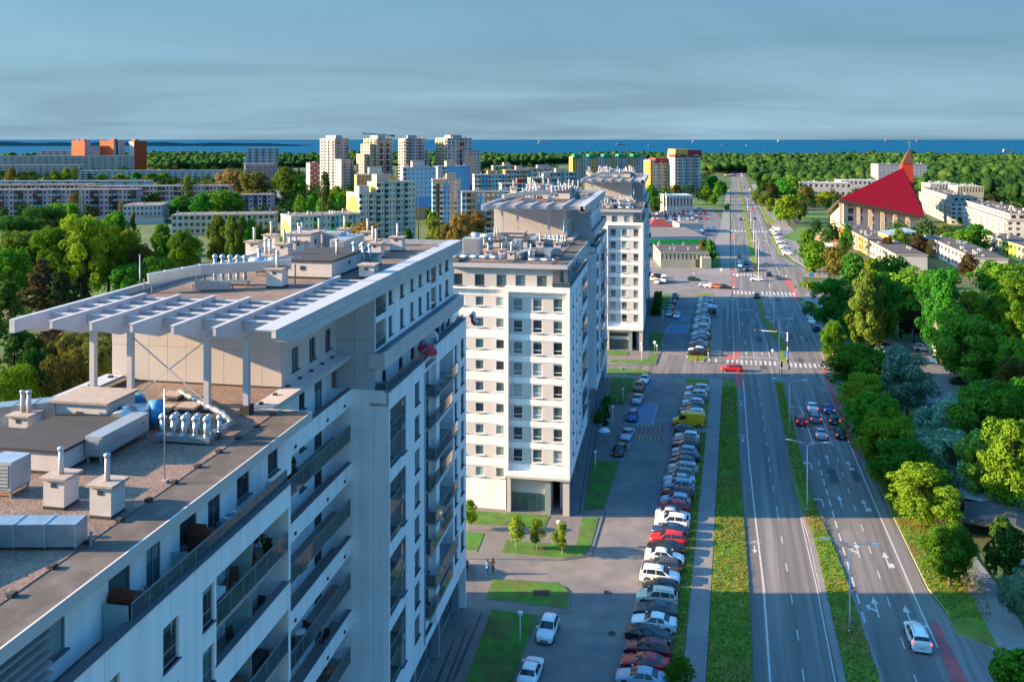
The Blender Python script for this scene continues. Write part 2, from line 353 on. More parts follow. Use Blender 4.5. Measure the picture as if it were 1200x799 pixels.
# plaza under and around the blocks
gslab('plaza', [(300, 1100), (560, 860), (600, 799), (632, 721), (575, 706), (560, 700), (552, 672), (540, 668), (500, 640), (450, 700), (300, 1000)], .12, 'kerb', 'plaza_paving')
gslab('plaza', [(540, 655), (660, 656.5), (693, 651.5), (709, 599), (728, 542), (734, 478), (747, 443), (763, 439), (712, 439), (700, 425), (640, 425), (560, 560), (500, 640)], .12, 'kerb', 'plaza_paving')
gslab('plaza', [(690, 428), (769, 428), (774, 414), (779, 391), (781, 362), (797, 345), (740, 345), (700, 380), (660, 420)], .11, 'kerb', 'plaza_paving')
gslab('plaza', [(536, 702), (546, 675.5), (577, 679.3), (652, 683), (669, 695), (668, 717), (632, 722), (575, 706.5)], .105, 'kerb', 'plaza_paving')
LAWNS = [[(546, 799), (576, 715), (630.6, 722), (600.5, 799), (580, 850), (528, 850)], [(569, 702.5), (577.5, 680), (650, 684), (660, 688), (667, 695), (664, 714)],
 [(587.5, 649), (594, 634), (675, 640), (682, 607), (702, 607), (692, 642), (684, 652), (660, 655)], [(530, 598), (645, 605), (637.5, 620), (530, 614)],
 [(530, 624), (567.5, 626), (559, 647.5), (530, 644)], [(695, 540), (725.5, 542), (707.7, 598.6), (683.7, 599.6)],
 [(717.6, 442.5), (744.6, 444), (732, 476.6), (711, 473.6)], [(713, 432), (755, 434), (761, 437), (758, 440), (712, 438.5)],
 [(716, 422), (758, 422.5), (761, 415), (772, 415), (769, 426), (762, 428), (714.6, 425.5)], [(695, 411), (737, 412), (736, 417), (695, 416)],
 [(761, 390.6), (778, 391), (773, 410), (761, 414)], [(768.6, 348.5), (778, 345), (796, 345), (779, 361), (773, 371), (768, 371)]]
for p in LAWNS: gslab('lawn', p, .17, 'kerb', 'lawn')
# strips along the road (s, t)
def strip(name, tab, z1, m, top=None):
    st = [(s, a) for s, a, b in tab] + [(s, b) for s, a, b in reversed(tab)]
    return rslab(name, st, z1, m, top)
strip('sidewalk', [(60, -12.5, -10.4), (117, -12.3, -10.1), (172, -12.0, -9.8), (186.5, -12.6, -9.6)], .13, 'kerb', 'pavers')
strip('sidewalk', [(205.5, -12.9, -10.2), (262, -13.2, -10.2), (286, -13.2, -7.9), (296, -13.5, -7.6)], .13, 'kerb', 'pavers')
strip('grass_verge', [(60, -10.3, -6.1), (100, -10.1, -6.1), (118, -10.0, -6.4), (140, -9.9, -6.8), (180, -9.7, -7.0), (184, -9.6, -7.4), (185.7, -9.4, -8.4)], .16, 'kerb', 'verge')
strip('grass_verge', [(60, -13.6, -12.6), (84, -13.6, -12.5), (117, -13.3, -12.3), (151, -13.2, -12.1)], .15, 'kerb', 'verge')
strip('grass_verge', [(153.5, -13.3, -12.1), (170, -13.4, -12.0), (176, -13.4, -12.2), (177, -16.5, -12.5), (183, -17.0, -12.6), (185, -16.2, -12.6)], .15, 'kerb', 'verge')
strip('footpath', [(151, -13.3, -12.1), (153.5, -13.3, -12.1)], .12, 'kerb', 'pavers')
strip('grass_verge', [(211, -13.4, -12.9), (240, -13.5, -13.0), (277, -13.6, -13.2)], .15, 'kerb', 'verge')
strip('grass_verge', [(279, -18.4, -13.2), (288, -18.6, -13.2), (290, -17, -13.5)], .15, 'kerb', 'verge')
strip('grass_verge', [(200, -17.5, -14.0), (203.5, -17.8, -13.4), (206.5, -17.8, -13.4)], .15, 'kerb', 'verge')
MED = [(40, 1.7, 4.9), (84, 2.3, 5.3), (101.5, 2.2, 4.75), (104, 2.1, 4.7), (115, 1.95, 3.9), (120.6, 1.2, 3.2), (127, .95, 2.8), (141, .85, 2.7), (157, .8, 2.6), (178, .75, 2.3), (186.5, .75, 2.1)]
strip('median', MED, .16, 'kerb', 'verge')
strip('median_paving', [(40, 1.55, 2.2), (84, 1.55, 2.25), (101.5, 1.5, 2.15), (114, 1.35, 2.0), (120.6, 1.02, 1.25)], .15, 'kerb', 'pavers')
strip('median_paving', [(40, 5.0, 5.5), (84, 5.2, 5.7), (101.5, 4.7, 5.0)], .15, 'kerb', 'pavers')
strip('median', [(203, 2.7, 4.1), (212, 3.0, 4.5), (221, 3.2, 4.8), (232, 1.9, 4.1), (247, .6, 2.3), (258, .25, 1.4), (289, -.15, 1.35)], .16, 'kerb', 'verge')
strip('median', [(197.5, 2.4, 4.0), (200, 2.3, 4.3), (203, 2.7, 4.2)], .15, 'kerb', 'pavers')
strip('median', [(338, .2, 2.0), (420, -.2, 2.6), (700, -.2, 2.4), (1100, 0, 2.0)], .16, 'kerb', 'verge')
strip('roadside_grass', [(98, 14.4, 18.4), (104, 13.2, 19.5), (123, 12.8, 21), (140, 12.6, 24), (187, 12.3, 26)], .15, 'kerb', 'verge')
gslab('roadside_grass', [(1108, 716), (1120, 742), (1172, 764), (1130, 684), (1100, 680), (1093, 695)], .158, 'kerb', 'verge')
gslab('sidewalk', [(1095, 600), (1122, 603), (1145, 656), (1166, 683), (1200, 736), (1230, 790), (1200, 775), (1174.6, 769), (1127, 677)], .17, 'kerb', 'pavers')
strip('kerb_apron', [(60, 13.6, 13.9), (85, 13.4, 14.0)], .15, 'kerb', 'kerb')
strip('roadside_grass', [(205, 12.4, 17), (218, 12.7, 18.5), (226, 14.2, 18)], .15, 'kerb', 'verge')
strip('roadside_grass', [(270, 15.7, 17.5), (279, 13.4, 17), (284, 12.6, 13.2)], .15, 'kerb', 'verge')
strip('sidewalk', [(226, 14.4, 17), (243, 15.9, 20.5), (268, 15.9, 20.5), (289, 13.4, 22), (300, 16.2, 26)], .13, 'kerb', 'pavers')
strip('sidewalk', [(333, 17.3, 26), (350, 21.5, 28), (380, 17, 28), (400, 15.5, 27), (700, 14, 22), (1000, 14, 19)], .13, 'kerb', 'pavers')
strip('sidewalk', [(331.5, -20, -8.2), (480, -14, -8.6), (900, -12, -8.8)], .12, 'kerb', 'pavers')
strip('roadside_grass', [(345, -21, -14.5), (385, -20, -14.5)], .15, 'kerb', 'lawn')
strip('roadside_grass', [(395, 12.3, 14.5), (470, 11.8, 13.6)], .15, 'kerb', 'verge')
strip('roadside_grass', [(540, 13, 19), (620, 12.5, 15), (700, 12, 14)], .16, 'kerb', 'verge')

# painted markings, all flat paint 5 mm above the asphalt
P = MB(); PZ = ROADZ + .006
def rline(s0, t0, s1, t1, w=.14, m='paint'):
    d = math.hypot(s1 - s0, t1 - t0); a, b_ = (t1 - t0) / d * w / 2, (s1 - s0) / d * w / 2
    P.face([(t0 + b_, s0 - a, PZ), (t1 + b_, s1 - a, PZ), (t1 - b_, s1 + a, PZ), (t0 - b_, s0 + a, PZ)][::-1], m)
def dashes(tab, on, off, w=.13, ph=0.):
    for (s0, t0), (s1, t1) in zip(tab, tab[1:]):
        s = s0 + ph
        while s + on < s1:
            f = lambda q: t0 + (t1 - t0) * (q - s0) / (s1 - s0)
            rline(s, f(s), s + on, f(s + on), w); s += on + off
def poly(tab, w=.2):
    for a, b_ in zip(tab, tab[1:]): rline(*a, *b_, w)
poly([(40, -4.6), (100, -4.5), (118, -4.9), (140, -5.3), (178, -5.5), (187, -5.6)], .2)
dashes([(40, -1.5), (90, -1.5), (121, -2.0), (140, -2.3), (186, -2.6)], 2.0, 5.2)
poly([(40, 1.35), (101.5, 1.25), (120, .85)], .12)
poly([(92, 11.7), (98.7, 11.5), (123, 11.15), (143.5, 10.9), (165, 10.8)], .18)
dashes([(60, 8.6), (99, 8.5), (150, 8.05)], 2.0, 4.2, .13)
poly([(150, 8.05), (168, 7.75)], .16); dashes([(168, 7.75), (187, 7.4)], .8, .9, .12)
dashes([(95, 5.4), (121, 5.2), (146, 5.1)], 2.2, 1.6, .2)
poly([(149, 5.1), (170, 4.6)], .16); dashes([(170, 4.6), (186, 4.2)], .8, .9, .12)
dashes([(165, 10.8), (198, 10.5)], .7, .9, .14); dashes([(165, 12.05), (185, 11.9)], .9, .9, .14)
for t0, t1 in ((2.7, 3.6), (4.0, 5.0), (5.3, 6.5), (8.0, 9.2)): rline(170.0, t0, 170.0, t1, .35)
# second stretch
poly([(203, -7.4), (284, -7.6)], .13); poly([(232, -5.8), (282, -6.2)], .16); dashes([(206, -7.3), (232, -7.4)], 1.2, 1.4, .12)
poly([(206, -2.9), (232, -3.1)], .14); dashes([(234, -3.1), (286, -3.5)], 2, 5, .12)
poly([(207, .6), (222, .4)], .2); dashes([(222, .4), (262, -1.0)], 1.4, 1.2, .22)
poly([(205, 4.9), (207, 4.9)], .1)
dashes([(204, 10.9), (286, 10.6)], .9, .9, .14); poly([(222, 12.4), (282, 11.7)], .12)
dashes([(222, 7.8), (289, 7.2)], 1.5, 1.5, .13); dashes([(226, 5.0), (258, 4.4)], 1.5, 1.3, .2); poly([(262, 4.2), (289, 3.8)], .14); poly([(270, 1.6), (289, 1.6)], .12)
rline(206.3, -6.5, 206.9, 2.6, .4); rline(289.2, 1.6, 289.4, 11, .4)
dashes([(188, .5), (199, .6)], .7, .8, .12); dashes([(188, 7.4), (199, 7.4)], .7, .8, .12); dashes([(188, -2.7), (199, -2.8)], .7, 1.5, .12)
# far stretch
poly([(337, -6.2), (480, -6.6)], .2); dashes([(337, -3.2), (1000, -3.4)], 3, 5, .16); dashes([(337, 5.2), (1000, 5)], 3, 5, .16); poly([(345, 9.2), (900, 9)], .16)
# zebra crossings: bars of paint across the road
def zebra(s0, s1, t0, t1, wd=.55, gap=.55, skew=.05):
    t = t0
    while t < t1:
        o = skew * (t - t0)
        P.face([(t, s0 + o, PZ), (t + wd, s0 + o + wd * skew, PZ), (t + wd, s1 + o + wd * skew, PZ), (t, s1 + o, PZ)], 'paint'); t += wd + gap
zebra(199.3, 203.2, -9.0, 2.4, .52, .5, .1); zebra(199.9, 203.6, 4.6, 12, .52, .5, .12)
zebra(290.8, 296.8, -7.3, -.3, .62, .6, .03); zebra(291.0, 297.6, 1.6, 11.8, .62, .6, .04)
zebra(330.5, 335.5, -7.2, .2, .62, .6, 0); zebra(331, 335.5, 5, 12, .62, .6, .0)
zebra(487, 495, -8, -.5, .9, .9, 0); zebra(487, 495, 2.6, 10, .9, .9, 0)
zebra(199.3, 203, -16, -10, .4, 1.1, .1)
# arrows
def arrow(s, t, kind, k=.85):
    def pl(pts): P.face([(t + a * k, s + b_ * k, PZ) for a, b_ in pts], 'paint')
    if kind in 'sbr':
        pl([(-.09, 0), (.09, 0), (.09, 3.2), (-.09, 3.2)]); pl([(-.45, 3.2), (.45, 3.2), (0, 5.0)])
    if kind == 'l':
        pl([(-.09, 0), (.09, 0), (.09, 3.0), (-.09, 3.2)]); pl([(-.9, 3.0), (.09, 3.0), (-.09, 3.5), (-.9, 3.5)]); pl([(-.9, 2.5), (-.9, 4.0), (-1.5, 3.25)])
    if kind == 'b':
        pl([(-.8, 1.8), (-.09, 1.2), (-.09, 1.7), (-.8, 2.3)]); pl([(-1.0, 1.3), (-.6, 2.9), (-1.25, 2.6)])
    if kind == 'r':
        pl([(.09, .3), (.75, .3), (.75, 1.5), (.09, 1.5)])
for s, t, k in ((157, 3.9, 'l'), (138, 3.9, 'l'), (124, 4.2, 'l'), (124.5, 6.6, 's'), (124, 9.7, 'r'), (110, 6.9, 'b'), (108, 9.9, 'r'), (96.5, 7.0, 'b'), (95.5, 10.0, 'r'), (139, 9.5, 'r'), (141, 6.6, 's')):
    arrow(s, t, k)
for s, t, k in ((262, -2, 'l'), (247, -1.8, 'l'), (262, -5, 's'), (242, -5, 's'), (219, -4.6, 's'), (208, -4.6, 's'), (208, -1, 's'), (277, 3, 'l'), (262, 2.9, 'l'), (247, 3.1, 'l'), (240, 6.4, 's'), (258, 9, 's'), (228, 9.2, 'r')):
    arrow(s, t, k)
# bicycle symbols beside the left edge line
def bike(s, t):
    for c in (-.4, .4):
        for k in range(10):
            a, b_ = 2 * math.pi * k / 10, 2 * math.pi * (k + 1) / 10
            rline(s + .33 * math.sin(a), t + c + .33 * math.cos(a), s + .33 * math.sin(b_), t + c + .33 * math.cos(b_), .07)
    rline(s, t - .4, s + .45, t - .1, .07); rline(s + .45, t - .1, s, t, .07); rline(s, t, s + .5, t + .3, .07); rline(s + .5, t + .3, s, t + .4, .07); rline(s + .45, t - .1, s + .5, t + .3, .07)
    rline(s - 2, t, s - .8, t, .16); P.face([(t - .35, s - 2, PZ), (t, s - 2.9, PZ), (t + .35, s - 2, PZ)], 'paint')
bike(111, -5.25); bike(151, -6.1); bike(228, -8.4); bike(171, -6.2)
tag(P.build('road_markings', None, (8.3, 0, 0), ROT_R), kind='structure')
mat('asphalt_patch', (.062, .063, .066), .85, .25, 2, coord='World'); mat('asphalt_pale', (.165, .16, .155), .85, .2, 2, coord='World')
qp = random.Random(12)
for k in range(26):
    s_, t_ = qp.uniform(70, 300), qp.choice((-3.6, -.6, 6.5, 9.6, 4)) + qp.uniform(-.8, .8); L_, w_ = qp.uniform(1.2, 7), qp.uniform(.7, 1.7); mm = qp.choice(('asphalt_patch', 'asphalt_patch', 'asphalt_pale'))
    if s_ > 100 and 2 < t_ < 5.5: continue
    rslab('road_patch', [(s_, t_ - w_ / 2), (s_ + L_, t_ - w_ / 2 + qp.uniform(-.1, .1)), (s_ + L_, t_ + w_ / 2), (s_, t_ + w_ / 2)], ROADZ + .002 + k * .00006, mm)
# red cycle strips
strip('cycle_strip', [(40, 10.6, 12.6), (86, 11.6, 13.2), (97, 12.0, 12.7)], ROADZ + .003, 'bike_red')
strip('cycle_strip', [(146, 10.95, 11.95), (165, 10.9, 12.0), (187, 10.8, 11.9), (200, 10.8, 11.9)], ROADZ + .003, 'bike_red')
strip('cycle_strip', [(181, -7.0, -5.6), (199, -7.2, -5.8)], ROADZ + .003, 'bike_red')
strip('cycle_strip', [(204, -9.8, -6.3), (208, -9.8, -6.3)], ROADZ + .003, 'bike_red'); strip('cycle_strip', [(208.2, -7.3, -6.2), (214, -7.3, -6.2)], ROADZ + .0035, 'bike_red')
strip('cycle_strip', [(284, 10.9, 12.4), (291, 11.0, 12.8), (322, 10.4, 12.6), (330, 10.2, 12.4)], ROADZ + .003, 'bike_red')
strip('cycle_strip', [(297, -7.6, -6.4), (329, -7.4, -6.2)], ROADZ + .003, 'bike_red'); strip('cycle_strip', [(336, -7.4, -6.4), (346, -7.4, -6.4)], ROADZ + .003, 'bike_red')
strip('cycle_strip', [(440, -7.6, -6.6), (475, -7.8, -6.8)], ROADZ + .003, 'bike_red')
# blue bays for disabled drivers beside the parking street
for p in ([(747, 473), (771, 474), (764, 499), (733.5, 497)], [(718, 541), (728, 513), (742, 511), (727, 541.5)], [(778.5, 391), (786, 379.5), (808, 380), (803, 391)], [(788, 376), (793, 369), (809, 369.5), (807, 376.5)], [(757, 455), (762, 443.5), (764, 443.7), (760, 455)]):
    gslab('parking_bay', p, .034, 'bay_blue')
bayl = MB()
for p in ([(747, 473), (771, 474), (764, 499), (733.5, 497)], [(718, 541), (728, 513), (742, 511), (727, 541.5)], [(778.5, 391), (786, 379.5), (808, 380), (803, 391)]):
    q = [G(*c) for c in p]
    for i in range(4):
        a, b_ = Vector(q[i]), Vector(q[(i + 1) % 4]); n_ = (b_ - a).normalized(); n_ = Vector((-n_.y, n_.x)) * .06
        bayl.face([(*(a - n_), .039), (*(b_ - n_), .039), (*(b_ + n_), .039), (*(a + n_), .039)], 'paint')
tag(bayl.build('bay_lines'), kind='structure')
# speed table with red stripes and rubber edges
for k in range(6):
    x = 748 + k * 5.4; gslab('speed_table_stripe', [(x, 502), (x + 3, 502), (x + 1.8, 508), (x - 1.6, 508)], .032, 'bike_red')
mat('rubber', (.02, .02, .02), .8, .1); mat('signal_yellow', (.75, .45, .03), .6, .1)
for (x0, y0, x1, y1) in ((747, 496.6, 777, 500), (744, 512, 775, 515)):
    bp_ = MB(); a, b_ = Vector(G(x0, y0)), Vector(G(x1, y1)); n = 14; d = (b_ - a) / n; pr = Vector((-d.y, d.x)).normalized() * .28
    for k in range(n):
        p, q = a + d * k, a + d * (k + 1); mm = 'rubber' if k % 2 else 'signal_yellow'
        bp_.loft([[(*(p - pr), .02), (*(p - pr * .6), .075), (*(p + pr * .6), .075), (*(p + pr), .02)], [(*(q - pr), .02), (*(q - pr * .6), .075), (*(q + pr * .6), .075), (*(q + pr), .02)]], mm, closed=False)
    tag(bp_.build('speed_bump'), 'black and yellow rubber speed bump ' + ('nearer the yellow van' if y0 < 505 else 'on the near side of the faded red stripes'), 'speed bump')
# dark drainage strips in the plaza and the long dark lines along the block
for q in ([(563.5, 719), (565.5, 719), (533, 799), (528, 799)], [(546.5, 737), (548.5, 737), (515, 830), (510, 830)], [(530.5, 752), (532.5, 752), (500, 835), (495, 835)]):
    gslab('drain_strip', q, .124, 'dark_strip')
for q in ([(703.0, 443), (703.8, 443), (679, 604), (677.2, 604)], [(707.6, 443), (708.4, 443), (688, 575), (686.4, 575)], [(712, 443), (712.7, 443), (695, 540), (693.6, 540)]):
    gslab('drain_strip', q, .124, 'dark_strip')
# manhole covers
mat('iron', (.05, .05, .052), .55, .1, 3, metal=.6)
for i, (px, py) in enumerate(((712, 694), (717, 742), (707, 601), (634, 696), (697, 588))):
    x, y = G(px, py); c = MB()
    c.lathe([(.0, 0), (.42, 0), (.42, .03), (.33, .03), (.33, .022), (0, .022)], 'iron', n=14) if i != 3 else (c.box(-.9, .9, -.6, .6, 0, .05, 'iron'), c.box(-.8, .8, -.5, .5, .05, .06, 'rubber'))
    tag(c.build('manhole_cover', None, (x, y, .025 if i != 3 else .17)), ['dark manhole cover on the shadow line of the parking street', 'square dark drain cover in the shaded near street', 'dark drain cover at the sunny edge of the upper street', 'square iron hatch set in the rounded lawn', 'small dark cover in the shaded street beside the lawn'][i], 'manhole cover')
# ---------------------------------------------------------------- the three white apartment blocks
mat('render_white', (.82, .82, .82), .85, .06, .9, coord='Object', stretch=(2.2, 2.2, .12), col2=(.74, .735, .73), c2scale=.5)
mat('render_grey', (.53, .52, .52), .85, .05, .5, stretch=(1, 1, .25))
mat('panel_grey', (.50, .485, .475), .6, .05, .4, stretch=(1, 1, .3), rand=.05)
mat('panel_light', (.46, .445, .435), .6, .04, .4, stretch=(1, 1, .3), rand=.035)
mat('panel_blue', (.42, .43, .45), .6, .05, .4, stretch=(1, 1, .3), rand=.03)
mat('coping_dark', (.10, .115, .13), .5, .15, 1)
mat('steel_paint', (.40, .42, .46), .45, .07, .8)
mat('frame_grey', (.20, .22, .24), .5, .05)
mat('frame_white', (.72, .72, .72), .5, .05)
mat('gravel', (.175, .125, .105), .95, .55, 7, detail=10, bump=1., bscale=12, col2=(.115, .09, .08), c2scale=.4)
mat('bitumen', (.075, .068, .064), .9, .18, .9, bump=.4, bscale=120, col2=(.11, .098, .09), c2scale=.8)
mat('bitumen_black', (.028, .03, .034), .8, .2, .9)
mat('galvanised', (.40, .46, .50), .32, .12, 2.2, metal=.75)
mat('zinc', (.42, .49, .54), .4, .1, 1.5, metal=.6)
mat('slab_stone', (.30, .255, .225), .9, .2, 3, bump=.3, bscale=30)
mat('chimney_render', (.48, .46, .45), .85, .08, 1.5)
mat('wood_brown', (.13, .045, .025), .6, .2, 3, stretch=(1, 1, 8))
mat('plastic_dark', (.03, .032, .036), .5, .1)
mat('plastic_white', (.75, .75, .75), .4, .05)
mat('cloth_red', (.55, .03, .04), .8, .1); mat('terracotta', (.38, .13, .07), .8, .15, 4)
glass_mat('window_glass', (.018, .030, .040), (.07, .13, .145), (.26, .36, .36))  # the teal tones paint reflections in the glass as well as blinds
glass_mat('shop_glass', (.03, .07, .085), (.04, .10, .115), (.05, .12, .13))
clear_glass('rail_glass', (.055, .10, .105), .62); clear_glass('pale_glass', (.35, .52, .52), .75, .2)
leaf_mat('leaf_pot', (.04, .09, .02), (.07, .12, .03))

FLOOR = lambda k: 29.5 - 2.88 * (7 - k)
WINM = {}
def window(parent, pos, u, w, h, split=0, frame='frame_grey', glass='window_glass', name='window', sill=True):
    """pane (the window itself) with its frame as a child; u = facade direction, outward normal right of u"""
    key = (round(w, 2), round(h, 2), split, frame, glass, sill)
    if key not in WINM:
        a = MB(); a.face([(0, 0, 0), (w, 0, 0), (w, 0, h), (0, 0, h)], glass)
        f = MB(); t = .055
        f.box(0, t, -.07, .02, 0, h, frame); f.box(w - t, w, -.07, .02, 0, h, frame)
        f.box(t, w - t, -.07, .02, 0, t, frame); f.box(t, w - t, -.07, .02, h - t, h, frame)
        if split == 1: f.box(w / 2 - .03, w / 2 + .03, -.06, .02, t, h - t, frame)
        if split == 2: f.box(t, w - t, -.06, .02, h * .3, h * .3 + .06, frame)
        if split == 3: f.box(t, w - t, -.06, .02, h * .34, h * .34 + .06, frame); f.box(w * .5 - .03, w * .5 + .03, -.055, .02, h * .34 + .06, h - t, frame)
        if sill: f.box(-.06, w + .06, -.30, -.072, -.05, .0, 'coping_dark' if frame != 'frame_white' else 'frame_white')
        WINM[key] = (a.mesh(name), f.mesh('frame'))
    a, f = WINM[key]
    o = link(name, a, parent, pos, math.atan2(u[1], u[0])); link('frame', f, o)
    return o
PARTM = {}
def box_part(name, parent, x0, x1, y0, y1, z0, z1, m, top=None):
    """box part sharing its mesh with alike pieces"""
    key = (name, round(x1 - x0, 2), round(y1 - y0, 2), round(z1 - z0, 2), m, top)
    if key not in PARTM:
        b = MB(); b.box(0, x1 - x0, 0, y1 - y0, 0, z1 - z0, m, top); PARTM[key] = b.mesh(name)
    return link(name, PARTM[key], parent, (x0, y0, z0))
def balustrade(parent, p, q, h=1.05, m='rail_glass', n=None):
    """glass balustrade from p to q with rail and posts as a sub-part"""
    p, q = Vector(p), Vector(q); L_ = (q - p).length; d = (q - p) / L_; n = n or max(1, round(L_ / 1.25))
    g = MB()
    for k in range(n):
        a, b_ = p + d * (L_ * k / n + .02), p + d * (L_ * (k + 1) / n - .02); nn = Vector((d.y, -d.x, 0)) * .008
        g.loft([[a - nn, a + nn, a + nn + Vector((0, 0, h - .06)), a - nn + Vector((0, 0, h - .06))], [b_ - nn, b_ + nn, b_ + nn + Vector((0, 0, h - .06)), b_ - nn + Vector((0, 0, h - .06))]], m, cap=True)
    o = g.build('glass_balustrade', parent)
    r_ = MB(); up = Vector((0, 0, h)); r_.bar(p + up - Vector((0, 0, .03)), q + up - Vector((0, 0, .03)), .07, .05, 'frame_grey')
    for k in range(n + 1):
        a = p + d * (L_ * k / n); r_.bar(a + Vector((0, 0, -.05)), a + up - Vector((0, 0, .06)), .04, .04, 'frame_grey')
    r_.build('rail', o)
    return o

def chimney(parent, x, y, z, w, d, h, pipe=1.3, n=1, m='chimney_render'):
    b = MB(); b.box(x - w / 2, x + w / 2, y - d / 2, y + d / 2, z - .05, z + h, m)
    b.box(x - w / 2 - .01, x + w / 2 + .01, y - d / 2 - .01, y + d / 2 + .01, z - .05, z + .14, 'bitumen_black')
    b.box(x - .14, x + .14, y - d / 2 - .02, y - d / 2 - .005, z + h - .34, z + h - .16, 'plastic_dark')
    c = b.build('chimney', parent)
    s = MB(); s.box(x - w / 2 - .14, x + w / 2 + .14, y - d / 2 - .14, y + d / 2 + .14, z + h + .003, z + h + .11, 'slab_stone'); s.build('chimney_cap', c)
    if pipe:
        f = MB()
        for k in range(n):
            xx = x + (k - (n - 1) / 2) * .4
            f.tube([(xx, y, z + h + .1), (xx, y, z + h + pipe)], .12, 'chimney_render', 10); f.lathe([(.12, 0), (.15, .02), (.15, .16), (.02, .2)], 'galvanised', (xx, y, z + h + pipe), 10)
        f.build('flue', c)
    return c

def block(i, O, label, south=True, east=2):
    root = empty('apartment_block', (*O, 0), ROT_A, label, 'apartment block', 'white apartment blocks in a row')
    E_ = (0, 1); S_ = (1, 0)
    zt = 30.3
    pair = [(FLOOR(k) + 1.0, FLOOR(k + 2) - .5) for k in (5, 3, 1, -1)]
    WL = []     # windows queued: pos, u, w, h, split, frame, sill
    W = lambda *a, **k: window(root, *a, **k)
    # ---- east facade, front wing A1 (x=0, y -69..-44.1)
    b = MB(); y0, y1 = -69.0, -44.1; z0 = 5.0
    ops = []
    for a, c in pair: ops.append((y0, -52.5 + 0, a, c)) if False else ops.append((-52.5 - y0, -44.4 - y0, a - z0, c - z0))
    for k in range(-1, 7):
        z = FLOOR(k)
        for (a, c) in ((-57.0, -55.75), (-61.3, -60.0), (-66, -64.6)):
            ops.append((a - y0, c - y0, z + .45 - z0, z + 2.35 - z0))
        ops.append((-53.75 - y0, -52.7 - y0, z + .45 - z0, z + 2.3 - z0))
    wall_open(b, (0, y0, z0), E_, y1 - y0, zt - z0, [o for o in ops if o[0] < 16 or True], .28, 'render_white')
    b.build('wall', root)
    for k in range(-1, 7):
        z = FLOOR(k)
        for (a, c) in ((-57.0, -55.75), (-61.3, -60.0), (-66, -64.6), (-53.75, -52.7)):
            h = 1.9 if a != -53.75 else 1.85
            W((-.2, a, z + .45), E_, c - a, h, 2)
    # recess of the balconies in A1: back wall, side walls, floors
    b = MB(); wops = []
    for k in range(-1, 7):
        z = FLOOR(k); wops += [(1.0, 2.9, z - z0 + .03, z - z0 + 2.25), (4.7, 5.7, z - z0 + 1.0, z - z0 + 2.2)]
    wall_open(b, (-1.9, -52.5, z0), E_, 8.1, zt - .8 - z0, wops, .15, 'render_white')
    b.face([(-.28, -52.5, z0), (-.28, -52.5, zt - .8), (-1.9, -52.5, zt - .8), (-1.9, -52.5, z0)], 'render_white')
    b.face([(-.28, -44.4, z0), (-1.9, -44.4, z0), (-1.9, -44.4, zt - .8), (-.28, -44.4, zt - .8)], 'render_white')
    b.build('wall', root)
    for k in range(-1, 7):
        z = FLOOR(k)
        W((-2.0, -51.5, z + .03), E_, 1.9, 2.22, 1, sill=False); W((-2.0, -47.8, z + 1.0), E_, 1.0, 1.2, 0)
        bb = MB(); odd = k % 2
        bb.box(-1.9, -.03 if not odd else -.29, -52.49, -44.41, z - .22, z, 'concrete', 'slab_stone')
        fl = bb.build('balcony_floor', root)
        if odd: box_part('coping', root, -.33, .06, -52.6, -44.05, z + 1.0, z + 1.07, 'coping_dark')
        else: balustrade(root, (-.02, -52.45, z), (-.02, -44.45, z))
        if k in (6, 5, 3, 4): box_part('glass_screen', root, -1.8, -.3, -48.3, -48.27, z + .1, z + 2.0, 'pale_glass')
    # end wall of A1 towards the notch
    b = MB(); b.face([(0, -44.1, z0), (-3.1, -44.1, z0), (-3.1, -44.1, zt), (0, -44.1, zt)], 'render_white'); b.build('wall', root)
    # ---- recessed middle A2 (x=-3.13, y -44.1..-26.15)
    xb, ya, yb = -3.13, -44.1, -26.15
    b = MB(); wops = []
    for k in range(-1, 8):
        z = FLOOR(k); wops += [(1.2, 3.0, z - z0 + .03, z - z0 + 2.25), (7.2, 8.2, z - z0 + 1.0, z - z0 + 2.2), (11.8, 12.8, z - z0 + 1.0, z - z0 + 2.2), (14.6, 16.0, z - z0 + .03, z - z0 + 2.25)]
    wall_open(b, (-4.7, ya, z0), E_, yb - ya, 32.9 - z0, wops, .15, 'render_white'); b.build('wall', root)
    for k in range(-1, 8):
        z = FLOOR(k); odd = k % 2
        for a, w_, zz, h in ((1.2, 1.8, .03, 2.22), (7.2, 1.0, 1.0, 1.2), (11.8, 1.0, 1.0, 1.2), (14.6, 1.4, .03, 2.22)):
            W((-4.8, ya + a, z + zz), E_, w_, h, 1 if w_ > 1.2 else 0, sill=zz > .5)
        bb = MB(); bb.box(-4.69, xb - .26, ya + .01, yb - .01, z - .2, z, 'concrete', 'slab_stone')
        if odd: bb.box(xb - .25, xb, ya + .003, yb - .003, z - .35, z + 1.0, 'render_white')
        else: bb.box(xb - .25, xb - .04, ya + .01, yb - .01, z - .2, z - .003, 'concrete')
        fl = bb.build('balcony', root)
        if odd:
            box_part('coping', root, xb - .3, xb + .06, ya + .01, yb - .004, z + 1.0, z + 1.07, 'coping_dark')
            for yy in (-42.4, -36.6, -31.0, -27.6): box_part('spotlight', root, xb + .001, xb + .09, yy, yy + .2, z - .02, z + .16, 'plastic_dark')
        else: balustrade(root, (xb - .02, ya + .05, z - .12), (xb - .02, yb - .05, z - .12), 1.2)
        box_part('glass_screen', root, -4.65, xb - .3, -38.9, -38.87, z + .1, z + 1.9, 'pale_glass')
    # ---- front-facing wall beside block B, lower and upper
    b = MB(); wall_open(b, (xb - 1.6, yb, z0), S_, -xb + 1.6, 30.5 - z0, [], .1, 'render_white'); b.build('wall', root)
